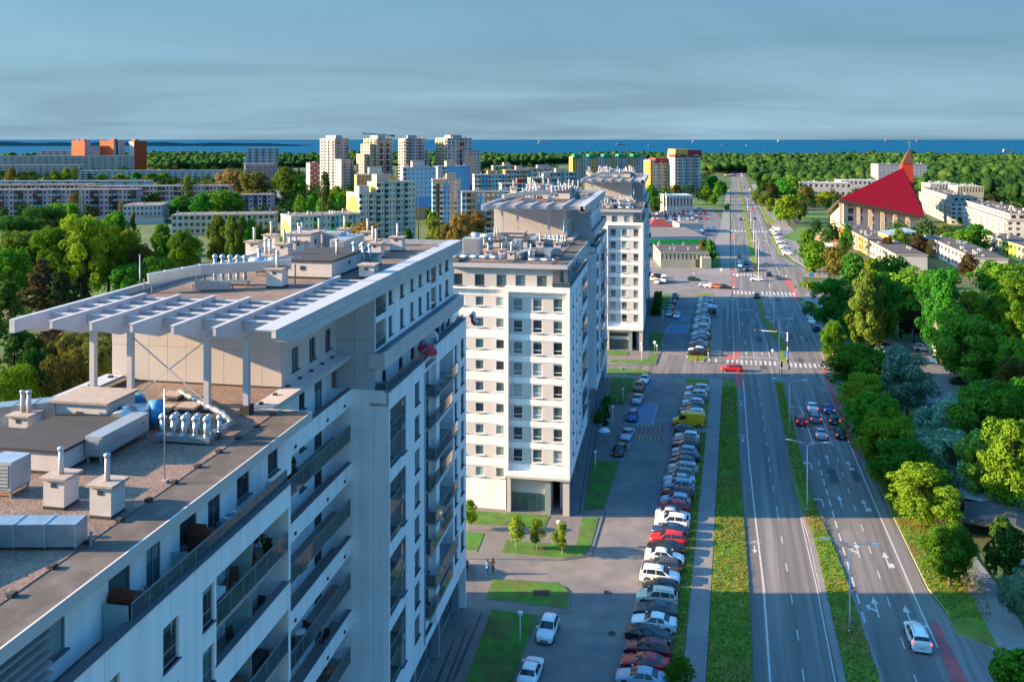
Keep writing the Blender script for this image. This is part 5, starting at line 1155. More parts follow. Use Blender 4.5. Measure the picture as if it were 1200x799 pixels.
def upper_roof(i):
    B, O = BLK[i]; nth = {1: 'nearest', 2: 'middle', 3: 'farthest'}[i]; L = lambda s: f'{s}, top roof of {nth} block'
    z = ZU + .02
    CH = [(325, 336), (323 + 72, 318), (437, 310), (441, 302), (432, 325), (314, 318), (298, 300), (333, 303), (352, 293), (374, 286), (404, 283), (431, 287), (466, 294), (437, 298), (318, 291), (352, 299)]
    for q, (px, py) in enumerate(CH):
        x, y = LB(px, py, z); chimney(B, x, y, z, 1.25, 1.1, 1.35 if q != 2 and q != 4 else 1.0, 1.2 if q not in (2, 4) else 0, 2 if q in (5, 8) else 1)
    x, y = LB(318, 329, z); hut(i, x - .5, x + 4.4, y + 1.5, y + 9.5, z, 1.35)
    x, y = LB(355, 298, z); hut(i, x - 1.2, x + 1.2, y - 1, y + 1.5, z, 2.0, 'slab_stone')
    x, y = LB(252, 333, z); cowl_group(i, x, y, z, 5, L('row of silver cowled pipes above the pergola'), 1.9, .62)
    x, y = LB(415, 314, z); cowl_group(i, x, y, z, 2, L('pair of tall cowled pipes with a curved foot'), 1.9, .8, True)
    x, y = LB(334, 299, z); cowl_group(i, x, y, z, 3, L('cluster of blue-topped cowled pipes at the far left'), 1.8, .55, True)
    x, y = LB(304, 322, z); cowl_group(i, x, y, z + .2, 1, L('single short cowled pipe on a white plinth'), 1.6)
    x, y = LB(300, 325, z); duct(i, [(x - 1, y + 1, .9), (x + 3.2, y + 1.6, .9)], z, .62, L('fat white duct beside the chimneys'), False)
    x, y = LB(206, 344, z); duct(i, [(x - 2.2, y, 1.0), (x + .6, y + 2.4, 1.4), (x + 6.6, y + 5.0, 1.6)], z, .36, L('white duct with red marks rising along the left edge'))
    x, y = LB(405, 300, z); air_unit(i, x - 1.2, y - 1, z, 1.6, 5.2, 1.3, L('rounded silver air unit near the middle'))
    x, y = LB(389, 297, z); air_unit(i, x - 1, y, z, 1.9, 1.6, 1.7, L('upright grey cooling box near the middle'))
    x, y = LB(345, 322, z); duct(i, [(x - .5, y - .5, .3), (x + 4.5, y + 5, .3)], z, .16, L('thin pipe lying on the gravel by the hut'), False)
    x, y = LB(230, 340, z); duct(i, [(x, y, .4), (x + 2.4, y + .4, .4)], z, .3, L('low square duct at the foot of the ventilators'))
    if i > 1:
        for q in range(10): 
            x, y = rnd.uniform(-15, -4), rnd.uniform(-22, -3); chimney(B, x, y, z, 1.1, 1.0, rnd.uniform(.9, 1.9), rnd.uniform(.6, 1.4), rnd.choice((1, 2)))
        cowl_group(i, -9, -20, z, 5, L('long line of cowled pipes in the middle'), 1.9, .7)
        duct(i, [(-14, -8, .9), (-7, -8, .9), (-7, -12, .9)], z, .5, L('bent square duct near the back'))
for i in (1, 2, 3): lower_roof(i); upper_roof(i)

# things on the balconies and terraces of the nearest block
def bal(x, y, z): return (*LW(O1, x, y), z)
def chair(x, y, z, rot, m, label):
    o = empty('balcony_chair', bal(x, y, z), ROT_A + rot, label, 'chair', 'chairs on the balconies')
    b = MB(); b.box(-.24, .24, -.24, .24, .42, .46, m); b.build('seat', o)
    b = MB(); b.loft([[(-.24, .20, .46), (.24, .20, .46), (.24, .24, .46), (-.24, .24, .46)], [(-.22, .32, .92), (.22, .32, .92), (.22, .35, .92), (-.22, .35, .92)]], m, cap=True); b.build('backrest', o)
    for a in (-.22, .18):
        for c in (-.22, .18): b = MB(); b.box(a, a + .04, c, c + .04, 0, .42, m); b.build('leg', o)
def table(x, y, z, r, m, label, h=.72):
    o = empty('balcony_table', bal(x, y, z), 0, label, 'table'); b = MB(); b.lathe([(0, h - .03), (r, h - .03), (r, h), (0, h)], m, n=16); b.build('tabletop', o)
    b = MB(); b.tube([(0, 0, 0), (0, 0, h - .03)], .04, 'frame_grey', 6); b.lathe([(.0, 0), (.26, 0), (.24, .03), (0, .05)], 'frame_grey', n=10); b.build('leg', o)
def potted(x, y, z, h, kind, label):
    o = empty('potted_plant', bal(x, y, z), 0, label, 'plant', 'plants on the balconies'); b = MB(); b.lathe([(0, 0), (.16, 0), (.22, .38), (.19, .38), (.17, .33), (0, .33)], 'terracotta' if kind != 'c' else 'plastic_dark', n=10); b.build('pot', o)
    f = MB(); q_ = random.Random(int(h * 100 + x * 31 + y * 17))
    if kind == 'p':
        f.tube([(0, 0, .3), (.03, 0, h * .72)], [.06, .04], 'wood_brown', 6)
        for k in range(26):
            a = q_.uniform(0, 6.28); L_ = q_.uniform(.45, .75); up = q_.uniform(-.1, .5); c, s = math.cos(a), math.sin(a); w_ = .035
            f.face([(0 - s * w_, c * w_, h * .7), (s * w_, -c * w_, h * .7), (c * L_ * .6 + s * w_, s * L_ * .6 - c * w_, h * .7 + up * .8), (c * L_, s * L_, h * .7 + up * .5), (c * L_ * .6 - s * w_, s * L_ * .6 + c * w_, h * .7 + up * .8)], 'leaf_pot')
    else:
        for k in range(150):
            t = q_.random(); a = q_.uniform(0, 6.28); rr = (.34 * (1 - t) + .06) * q_.uniform(.5, 1) if kind == 'c' else .3 * q_.uniform(.3, 1); zz = .33 + t * (h - .33); c, s = math.cos(a), math.sin(a); w_ = .07
            f.face([(c * rr - s * w_, s * rr + c * w_, zz), (c * rr + s * w_, s * rr - c * w_, zz), (c * rr * 1.3 + s * w_ * .4, s * rr * 1.3 - c * w_ * .4, zz + .13), (c * rr * 1.3 - s * w_ * .4, s * rr * 1.3 + c * w_ * .4, zz + .13)], 'leaf_pot')
    f.build('foliage', o)
potted(-1.0, -46.6, FLOOR(6), 2.0, 'p', 'tall potted palm on the glass-fronted balcony of the nearest block')
chair(-1.0, -48.9, FLOOR(6), .4, 'wood_brown', 'brown wicker chair on the balcony with the palm'); table(-.9, -47.7, FLOOR(6), .35, 'wood_brown', 'small brown table beside the palm on the glass-fronted balcony')
potted(-.7, -45.6, FLOOR(6), 1.0, 'b', 'leafy green plant at the corner beside the tall palm')
o = empty('balcony_cabinet', bal(-1.1, -51.2, FLOOR(6)), ROT_A, 'white cabinet with dark shelves at the left end of the palm balcony', 'cabinet'); b = MB(); b.box(-.5, .6, -.4, .4, 0, .35, 'plastic_white'); b.box(-.5, .6, -.38, .4, .35, .75, 'plastic_dark'); b.build('body', o); b = MB(); b.box(-.55, .65, -.45, .45, .752, 1.05, 'plastic_white'); b.build('top', o)
for q, (y, k) in enumerate(((-46.2, 5), (-47.6, 5), (-49.2, 5))): chair(-.9, y, FLOOR(5), .6 * q, 'plastic_dark', ['black chair nearest the wall end', 'black chair in the middle', 'black chair at the left'][q] + ' of the balcony below the palm')
o = empty('balcony_sofa', bal(-1.3, -46.2, FLOOR(4)), ROT_A, 'dark sofa at the end of the third balcony below the terrace', 'sofa'); b = MB(); b.box(-.5, .5, -1.2, 1.0, 0, .42, 'plastic_dark'); b.build('seat', o); b = MB(); b.box(-.6, -.4, -1.2, 1.0, .422, .9, 'plastic_dark'); b.build('backrest', o)
mat('cloth_brown', (.20, .10, .08), .9, .2, 4); mat('cloth_pink', (.50, .22, .36), .9, .2, 4)
o = tag(MB().build('x') if False else (lambda b: (b.box(-.35, .35, -.5, .5, .55, .95, 'cloth_brown'), b.box(-.3, .3, -.45, .45, 0, .55, 'plastic_dark'), b.build('storage_box', None, bal(-.9, -49.0, FLOOR(4)), ROT_A))[2])(MB()), 'brown cloth-covered box beside the dark sofa on the balcony', 'box')
o = tag((lambda b: (b.box(-.3, .3, -.4, .4, 0, .5, 'plastic_white'), b.lathe([(.34, .5), (.36, .62), (.28, .74), (.1, .8), (.01, .8)], 'cloth_pink', n=12), b.build('laundry_basket', None, bal(-.8, -50.6, FLOOR(4)), ROT_A))[2])(MB()), 'white basket with a pink cloth at the left of the dark sofa', 'basket')
table(-.75, -57.4, 29.5, .75, 'plastic_white', 'round white table on the terrace beside the curved brown screen'); chair(-1.0, -56.2, 29.5, 2.4, 'plastic_dark', 'dark chair behind the round white terrace table')
def screen(y, label):
    o = empty('wooden_screen', bal(-.85, y, 29.5), ROT_A, label, 'screen', 'brown wooden screens on the terrace')
    for k in range(6):
        z0 = .75 + k * .22; wv = .62 if k < 4 else (.56, .40)[k - 4]
        b = MB(); b.box(-wv, wv, -.03, .03, z0, z0 + .19, 'wood_brown'); b.build('slat', o)
    for a in (-.6, .54): b = MB(); b.box(a, a + .06, .031, .09, 0, 1.8, 'wood_brown'); b.build('post', o)
    b = MB(); b.box(-.62, .62, .1, .7, .25, 1.6, 'wood_brown'); b.build('side', o)
screen(-58.7, 'curved brown slatted screen at the near end of the terrace'); screen(-52.6, 'curved brown slatted screen by the middle of the terrace')
o = empty('drying_rack', bal(-.9, -49.3, 29.5), ROT_A, 'drying rack with blue and white laundry on the terrace', 'drying rack')
b = MB(); mat('cloth_blue', (.10, .30, .48), .9, .2, 5)
for q in range(6): b.bar((-.4, -.8 + q * .3, 1.0), (.4, -.8 + q * .3, 1.0), .02, .02, 'galvanised')
b.bar((-.4, -.9, 0), (.4, -.9, 1.0), .025, .025, 'galvanised'); b.bar((.4, -.9, 0), (-.4, -.9, 1.0), .025, .025, 'galvanised'); b.bar((-.4, .8, 0), (.4, .8, 1.0), .025, .025, 'galvanised'); b.bar((.4, .8, 0), (-.4, .8, 1.0), .025, .025, 'galvanised'); b.build('frame', o)
for q in range(4): b = MB(); b.box(-.35, .3, -.78 + q * .4, -.5 + q * .4, .66, 1.02, ('cloth_blue', 'plastic_white')[q % 2]); b.build('laundry', o)
potted(-3.9, -35.0, FLOOR(6), 1.6, 'c', 'tall dark conical shrub on the long glass balcony'); potted(-3.9, -36.2, FLOOR(6), 1.4, 'c', 'shorter conical shrub on the long glass balcony'); potted(-3.9, -38.0, FLOOR(6), 1.1, 'b', 'round leafy bush at the near end of the long glass balcony')
table(-3.9, -34.0, FLOOR(2), .45, 'plastic_white', 'white table on the recessed balcony of dark chairs'); chair(-3.9, -35.4, FLOOR(2), .3, 'plastic_dark', 'dark chair left of the white table on the recessed balcony'); chair(-3.9, -32.6, FLOOR(2), 2.8, 'plastic_dark', 'dark chair right of the white table on the recessed balcony')
chair(-4.0, -29.0, FLOOR(1), .2, 'plastic_dark', 'dark chair on the lower recessed balcony near the corner'); table(-3.9, -28.8, FLOOR(0), .5, 'terracotta', 'orange brown round table on the lowest recessed balcony')
def dish(x, y, z, label, r=.6):
    o = empty('satellite_dish', bal(x, y, z), ROT_A + .5, label, 'satellite dish', 'satellite dishes on the blocks'); b = MB(); b.tube([(0, 0, 0), (0, 0, .7)], .03, 'galvanised', 6); b.build('mast', o)
    b = MB(); b.lathe([(.01, 0), (r * .5, .04), (r * .85, .12), (r, .18), (r * .96, .2), (r * .5, .07), (.01, .03)], 'plastic_white', n=18); d = b.build('dish', o, (0, -.08, .95)); d.rotation_euler = (R(75), 0, 0)
    b = MB(); b.tube([(0, -.1, .75), (0, -.62, .95)], .02, 'frame_grey', 5); b.box(-.05, .05, -.7, -.6, .9, 1.0, 'frame_grey'); b.build('feed_arm', o)
dish(-.9, -11.0, 30.3, 'white satellite dish on the upper terrace of the nearest block', .75); dish(-.7, -9.2, FLOOR(1), 'white satellite dish on a projecting balcony of the nearest block', .6)
# red parasol lying folded open on the terrace ledge and the flag at the corner
b = MB(); b.lathe([(.02, .42), (.5, .3), (.95, .08), (1.0, .0), (.93, .05), (.5, .26), (.02, .38)], 'cloth_red', n=8, smooth=False); o = empty('parasol', bal(-.35, -14.0, 30.75), .4, 'red parasol leaning over the ledge of the upper terrace', 'parasol'); c = b.build('canopy', o); c.rotation_euler = (R(18), R(12), 0)
b = MB(); b.tube([(0, 0, -.9), (0, 0, .42)], .025, 'galvanised', 6); b.build('pole', o)
o = empty('flag', bal(.05, -.15, 30.2), ROT_A, 'white and red flag flying from the corner of the nearest block', 'flag'); b = MB(); b.tube([(0, 0, 0), (.75, .2, 1.5)], .025, 'galvanised', 6); b.build('flagpole', o)
for nm, m_, a0, a1 in (('upper_stripe', 'plastic_white', .5, 1.0), ('lower_stripe', 'cloth_red', 0, .5)):
    b = MB(); rows = []
    for k in range(7):
        t = k / 6; p = Vector((.75, .2, 1.5)) + Vector((.55 * t + .08 * math.sin(t * 7), .10 * math.sin(t * 9), -1.1 * t)); q = Vector((.42, .1, -.75)) if False else Vector((-.52, -.05, -.55))
        rows.append([p + q * (1 - a1), p + q * (1 - a0)])
    b.loft(rows, m_, closed=False, smooth=True); b.build(nm, o)
# ---------------------------------------------------------------- trees
LEAF = dict(green=((.028, .190, .020), (.055, .235, .030)), bright=((.115, .215, .014), (.170, .260, .022)), lime=((.085, .215, .016), (.140, .255, .022)), mid=((.058, .210, .018), (.100, .255, .026)), dark=((.026, .090, .018), (.046, .120, .022)), olive=((.085, .100, .022), (.13, .13, .034)),
            gold=((.17, .135, .035), (.22, .17, .05)), poplar=((.080, .155, .022), (.130, .200, .034)), bluish=((.105, .230, .140), (.180, .310, .210)), copper=((.060, .050, .026), (.085, .065, .032)), pine=((.018, .048, .018), (.032, .068, .024)))
for k_, (a, b_) in LEAF.items(): leaf_mat('leaf ' + k_, a, b_)
mat('bark', (.085, .065, .05), .9, .3, 4, bump=.5, bscale=12); mat('bark_pale', (.42, .40, .36), .9, .3, 6)
mat('blossom_white', (.34, .40, .34), .8, .2)
leaf_mat('leaf wood_dark', (.010, .040, .012), (.020, .060, .016), .2); leaf_mat('leaf wood_green', (.018, .062, .014), (.032, .085, .020), .2); leaf_mat('leaf wood_light', (.032, .075, .018), (.050, .098, .024), .2)
leaf_mat('blade_green', (.045, .21, .014), (.08, .24, .02), .45); leaf_mat('blade_yellow', (.14, .19, .016), (.20, .22, .024), .4); leaf_mat('blade_dry', (.24, .16, .05), (.28, .20, .07), .4)
def arr_mesh(name, V, Fq, mats, midx=None):
    """mesh from numpy arrays of vertices and quads"""
    me = bpy.data.meshes.new(name); nf = len(Fq); k = Fq.shape[1]
    me.vertices.add(len(V)); me.vertices.foreach_set('co', V.astype(np.float32).ravel())
    me.loops.add(nf * k); me.loops.foreach_set('vertex_index', Fq.astype(np.int32).ravel())
    me.polygons.add(nf); me.polygons.foreach_set('loop_start', np.arange(0, nf * k, k, dtype=np.int32))
    try: me.polygons.foreach_set('loop_total', np.full(nf, k, dtype=np.int32))
    except Exception: pass
    for m_ in mats: me.materials.append(MATS[m_])
    if midx is not None: me.polygons.foreach_set('material_index', midx.astype(np.int32))
    me.update(calc_edges=True); me.validate(); return me
def leaf_quads(rg, P, Nn, size, aspect=.6, jitter=.8):
    """one leaf spray (a bent diamond) at each point, facing roughly along its normal"""
    n = len(P); nn = Nn + rg.normal(0, jitter, (n, 3)); nn /= np.linalg.norm(nn, axis=1)[:, None] + 1e-9
    t = np.cross(nn, rg.normal(0, 1, (n, 3))); t /= np.linalg.norm(t, axis=1)[:, None] + 1e-9; b = np.cross(nn, t)
    s = size * rg.uniform(.6, 1.35, (n, 1))
    V = np.stack([P - t * s, P - b * s * aspect + nn * s * .18, P + t * s, P + b * s * aspect + nn * s * .18], 1).reshape(-1, 3)
    return V, np.arange(n * 4).reshape(n, 4)
def crown_mesh(name, seed, shape, n, size, blossom=0.):
    """crown of unit proportions: width 1, height 1 from z=0 to z=1; made of leaf sprays on many irregular boughs"""
    rg = np.random.default_rng(seed)
    nb = {'broad': 100, 'poplar': 130, 'bush': 60, 'conifer': 130, 'sapling': 24, 'spread': 120}[shape]
    C, Rb = [], []
    for _ in range(nb):
        z = rg.uniform(.06, .97); a = rg.uniform(0, 2 * np.pi); u = rg.uniform(.25, 1) ** .6
        if shape == 'poplar': pr = .46 * (np.sin(np.pi * min(1, z * .95 + .06)) ** .55); rb = rg.uniform(.07, .15)
        elif shape == 'conifer': pr = .48 * (1 - z) ** .85 + .02; rb = rg.uniform(.04, .09)
        elif shape == 'sapling': pr = .36 * np.sin(np.pi * min(1, z * .9 + .08)); rb = rg.uniform(.12, .2)
        elif shape == 'spread': pr = .43 * np.sqrt(max(0, 1 - ((z - .5) / .56) ** 2)); rb = rg.uniform(.05, .135)
        else: pr = .40 * np.sqrt(max(0.02, 1 - ((z - .46) / .55) ** 2)); rb = rg.uniform(.055, .145)
        u *= rg.uniform(.66, 1.22) * (1 + .20 * np.sin(2 * a + seed) + .14 * np.sin(3 * a + 2.1 * seed + 4 * z) + .10 * np.sin(9 * z + seed))
        C.append((pr * u * np.cos(a), pr * u * np.sin(a), z * .9 + .03)); Rb.append(rb)
    C, Rb = np.array(C), np.array(Rb)
    zs = {'poplar': .62, 'conifer': .5}.get(shape, .85)
    w_ = Rb ** 2; idx = rg.choice(nb, n, p=w_ / w_.sum())
    d = rg.normal(0, 1, (n, 3)); d[:, 2] += .35; d /= np.linalg.norm(d, axis=1)[:, None]
    rr = Rb[idx] * rg.uniform(.55, 1.08, n) ** .5
    P = C[idx] + d * rr[:, None] * np.array([1, 1, zs])
    out = P - np.array([0, 0, .45]); out /= np.linalg.norm(out, axis=1)[:, None] + 1e-9
    V, F = leaf_quads(rg, P, d * .8 + out * .5, size, .62, .55)
    mats = ['leaf green']; mi = np.zeros(n, int)
    if blossom: mats.append('blossom_white'); mi[(rg.random(n) < blossom) & (d[:, 2] > .1)] = 1
    return arr_mesh(name, V, F, mats, mi)
def trunk_mesh(seed, h, r, lean=.05, limbs=6, m='bark', h0=.35):
    q = random.Random(seed); b = MB(); pts = [(0, 0, -.1)]; x = y = 0
    for k in range(1, 7): x += q.uniform(-lean, lean) * h * .2; y += q.uniform(-lean, lean) * h * .2; pts.append((x, y, h * k / 6))
    b.tube(pts, [r * 1.25, r, r * .85, r * .7, r * .52, r * .34, r * .1], m, 8)
    for k in range(limbs):
        z = h * q.uniform(h0, .8); i = min(5, int(z / h * 6)); p = Vector(pts[i]); a = q.uniform(0, 6.28); L_ = h * q.uniform(.18, .32)
        e = p + Vector((math.cos(a) * L_, math.sin(a) * L_, L_ * .9)); mid = p.lerp(e, .5) + Vector((0, 0, -L_ * .08)); b.tube([p, mid, e], [r * .45, r * .3, r * .08], m, 5)
    return b.mesh('trunk')
CR = {}
for k_, (shape, seeds, n_, sz, bl) in dict(broad=('broad', (1, 2, 3), 15000, .019, 0), spread=('spread', (4, 5), 17000, .0175, 0), poplar=('poplar', (6, 7), 17000, .020, 0), blossom=('spread', (8, 9), 17000, .0165, .12), conifer=('conifer', (10, 11), 9000, .021, 0), sapling=('sapling', (12, 13), 1500, .042, 0),
                                          bush=('bush', (14, 15), 3000, .042, 0), fbroad=('broad', (21, 22, 23), 3000, .038, 0), fpoplar=('poplar', (24, 25), 2600, .036, 0), fspread=('spread', (26, 27), 3600, .035, 0)).items():
    CR[k_] = [crown_mesh('crown', s_, shape, n_, sz, bl) for s_ in seeds]
TR = {k_: [trunk_mesh(s_, 1.0, .022 if k_ != 'sapling' else .012, .06, 7, 'bark' if k_ != 'sapling' else 'bark_pale') for s_ in (1, 2)] for k_ in ('broad', 'sapling')}
NT = [0]
def tree(x, y, h, w_, kind, colour, label, group=None, name='tree', bare=.16, cat='tree', z=0., dens=1.):
    NT[0] += 1; i = NT[0]
    o = empty(name, (x, y, z), (i * 2.399) % 6.283, label, cat, group)
    t = link('trunk', TR['sapling' if kind == 'sapling' else 'broad'][i % 2], o); t.scale = (h * .9, h * .9, h * .9)
    c = link('crown', CR[kind][i % len(CR[kind])], o, (0, 0, h * bare)); c.scale = (w_ / .93, w_ / .93, h * (1 - bare) / .98)
    if colour != 'green': c.material_slots[0].link = 'OBJECT'; c.material_slots[0].material = MATS['leaf ' + colour]
    return o
def ptree(px, ptop, pbase, wpx, kind, colour, label, group=None, **k):
    """tree by foot, top and width as they show in the photograph; real size follows from the level ground"""
    x, y = G(px, pbase); sc = 50 / (pbase - 163.0)
    return tree(x, y, 50 - (ptop - 163) * sc, wpx * sc, kind, colour, label, group, **k)
# right of the road
RT_ = [
 (1080, 545, 618, 80, 'broad', 'lime', 'sunlit yellow-green maple on the verge, nearer the sidewalk bend'), (1113, 611, 688, 68, 'broad', 'mid', 'round green maple standing nearest on the right verge'),
 (1178, 608, 690, 46, 'bush', 'dark', 'dark small tree with a pale top beside the sidewalk'), (1203, 672, 735, 52, 'spread', 'bluish', 'bluish bush at the right edge beyond the sidewalk'), (1196, 765, 850, 70, 'bush', 'mid', 'green bush in the bottom right corner'),
 (1008, 402, 470, 78, 'broad', 'mid', 'rounded dark tree at the near corner of the first crossing'), (1014, 438, 505, 66, 'broad', 'bright', 'second tree from the crossing along the right carriageway'), (1026, 462, 538, 66, 'broad', 'mid', 'third tree from the crossing along the right carriageway'),
 (1042, 484, 570, 86, 'spread', 'bright', 'broad tree of two crowns along the right carriageway'), (1062, 515, 592, 76, 'broad', 'green', 'dark tree just behind the sunlit yellow-green maple'),
 (1064, 412, 492, 66, 'blossom', 'bluish', 'tall white-flowering tree in the shade by the yard'), (1094, 477, 545, 62, 'blossom', 'bluish', 'white-flowering tree in the middle of the shaded clump'), (1116, 505, 582, 74, 'blossom', 'bluish', 'white-flowering tree nearest the parking shed'), (1122, 462, 520, 60, 'blossom', 'bluish', 'white-flowering tree half behind the big green one'),
 (1049, 404, 470, 44, 'blossom', 'bluish', 'slender white-flowering tree by the parked cars'), (1152, 500, 598, 52, 'blossom', 'lime', 'pale flowering tree at the edge of the sunlit maple'),
 (1132, 366, 452, 92, 'spread', 'mid', 'large deep green tree right of the yard'), (1162, 404, 458, 58, 'broad', 'mid', 'green tree right of the large deep green one'), (1163, 448, 565, 100, 'spread', 'mid', 'largest green tree on the right, behind the sunlit maple'), (1188, 488, 612, 84, 'broad', 'lime', 'tall sunlit maple at the right edge'), (1200, 440, 560, 60, 'spread', 'mid', 'green tree cut by the right edge behind the sunlit maple'),
 (1016, 314, 412, 42, 'poplar', 'poplar', 'tall sunlit poplar right of the second crossing'), (1031, 318, 408, 40, 'poplar', 'green', 'dark poplar close behind the sunlit one'),
 (979, 325, 396, 56, 'spread', 'green', 'dark round tree left of the sunlit poplar'), (1001, 352, 408, 30, 'broad', 'green', 'small dark tree at the foot of the sunlit poplar'), (976, 375, 424, 34, 'broad', 'lime', 'small bright yellow-green tree beside the first crossing'),
 (1056, 318, 396, 66, 'fspread', 'mid', 'wide green tree behind the sunlit poplar'), (1085, 314, 396, 58, 'spread', 'mid', 'green tree between the poplar and the dark roofed house'), (1104, 312, 428, 56, 'spread', 'green', 'deep green tree touching the dark roofed house'), (1071, 356, 402, 34, 'broad', 'copper', 'copper leaved tree on the shaded lawn'), (1112, 340, 410, 34, 'broad', 'copper', 'copper tree against the wall of the dark roofed house'),
 (1139, 340, 424, 50, 'broad', 'bright', 'sunlit tree in front of the dark roofed house'), (1171, 343, 425, 44, 'broad', 'lime', 'yellow-green sunlit tree right of the dark roofed house'), (1186, 352, 432, 40, 'spread', 'lime', 'second yellow-green tree at the right, nearer and lower'), (1190, 322, 385, 56, 'spread', 'lime', 'wide yellowish tree at the right edge below the terraces'),
 (1160, 306, 352, 42, 'fbroad', 'mid', 'green tree in front of the pale end wall of the terraces'), (1180, 308, 362, 48, 'fspread', 'mid', 'green tree below the yellow and green terrace'), (1192, 395, 470, 52, 'broad', 'mid', 'deep green tree at the right edge above the side street'), (1190, 420, 478, 60, 'spread', 'olive', 'olive tree at the right edge by the side street'),
 (1025, 302, 345, 34, 'fbroad', 'bright', 'light green tree below the cream terrace'), (1048, 300, 352, 44, 'fspread', 'mid', 'hedge-like tree between the two terraces'), (960, 282, 322, 38, 'fbroad', 'mid', 'green tree at the near end of the orange terrace'), (978, 288, 330, 34, 'fbroad', 'olive', 'olive tree in the garden of the orange terrace'), (1000, 296, 338, 30, 'fbroad', 'green', 'dark garden tree by the white gable'), (987, 276, 312, 12, 'fpoplar', 'dark', 'slim dark cypress in front of the orange terrace'),
 (924, 228, 265, 30, 'fbroad', 'bright', 'bright round tree beside the stone monument'), (914, 236, 262, 18, 'fbroad', 'mid', 'small tree left of the stone monument'), (942, 236, 256, 8, 'fpoplar', 'copper', 'dark reddish column tree right of the monument'), (898, 224, 246, 22, 'fbroad', 'poplar', 'pale tree by the far right pavement'), (886, 222, 240, 14, 'fbroad', 'poplar', 'pale small tree by the far right lane'),
 (966, 224, 242, 20, 'fbroad', 'bright', 'bright tree before the long white building'), (944, 218, 240, 22, 'fbroad', 'olive', 'brownish tree left of the long white building'), (1160, 230, 250, 26, 'fbroad', 'copper', 'reddish trees at the wood edge on the right'),
 (1130, 268, 300, 30, 'fspread', 'mid', 'green tree below the corner of the white apartment row'), (1145, 262, 300, 30, 'fbroad', 'green', 'dark tree left of the corner of the white apartment row'), (1110, 272, 296, 22, 'fbroad', 'mid', 'garden tree between the terraces and the apartment row'), (1053, 268, 300, 22, 'fbroad', 'lime', 'yellow bush at the corner of the yellow house'), (1078, 275, 302, 18, 'fbroad', 'copper', 'reddish bush beside the yellow house'), (1040, 278, 305, 18, 'fbroad', 'copper', 'reddish bush in front of the yellow house'), (1136, 298, 330, 26, 'fbroad', 'copper', 'bare brownish tree in front of the white terrace'),
 (825, 280, 310, 16, 'fbroad', 'olive', 'yellow-brown tree at the corner of the green-striped shop'), (833, 281, 312, 14, 'fbroad', 'green', 'dark tree beside the low white shop'), (906, 214, 238, 16, 'fbroad', 'copper', 'brownish tree right of the far avenue'), (917, 208, 236, 20, 'fbroad', 'green', 'dark tree behind the brownish one right of the far avenue'), (893, 210, 228, 14, 'fbroad', 'mid', 'green tree where the far avenue meets the wood'), (930, 206, 232, 20, 'fspread', 'mid', 'wide tree at the wood edge above the bright round tree'), (903, 232, 252, 12, 'fbroad', 'bright', 'small bright tree along the far right pavement'), (840, 220, 236, 10, 'fbroad', 'lime', 'small yellowish tree left of the far avenue'), (848, 214, 230, 10, 'fbroad', 'green', 'small dark tree left of the far avenue'), (836, 228, 242, 10, 'fbroad', 'mid', 'small green tree beside the market car park'), (946, 268, 318, 24, 'fbroad', 'mid', 'green tree at the edge of the wide far pavement'), (992, 262, 300, 16, 'fbroad', 'green', 'dark tree beside the church steps'), (852, 238, 248, 9, 'fbroad', 'mid', 'small tree by the far lane'), (763, 218, 248, 16, 'fbroad', 'green', 'dark tree at the foot of the red-topped tower, left'), (778, 220, 246, 14, 'fbroad', 'green', 'dark tree at the foot of the red-topped tower, middle'), (768, 232, 252, 14, 'fbroad', 'dark', 'low dark tree behind the market'), (792, 216, 240, 14, 'fbroad', 'olive', 'pale tree before the red-topped tower'),
 (828, 218, 240, 16, 'fbroad', 'lime', 'yellowish tree right of the red-topped tower'), (844, 212, 230, 14, 'fbroad', 'mid', 'green tree by the far left lane'), (836, 206, 226, 18, 'fbroad', 'green', 'dark tree right of the red-topped tower'),
]
for a in RT_: ptree(*a[:7], group='trees right of the road' if a[0] > 880 else 'trees beyond the shops', bare=.05 if 'poplar' in a[4] else .16)
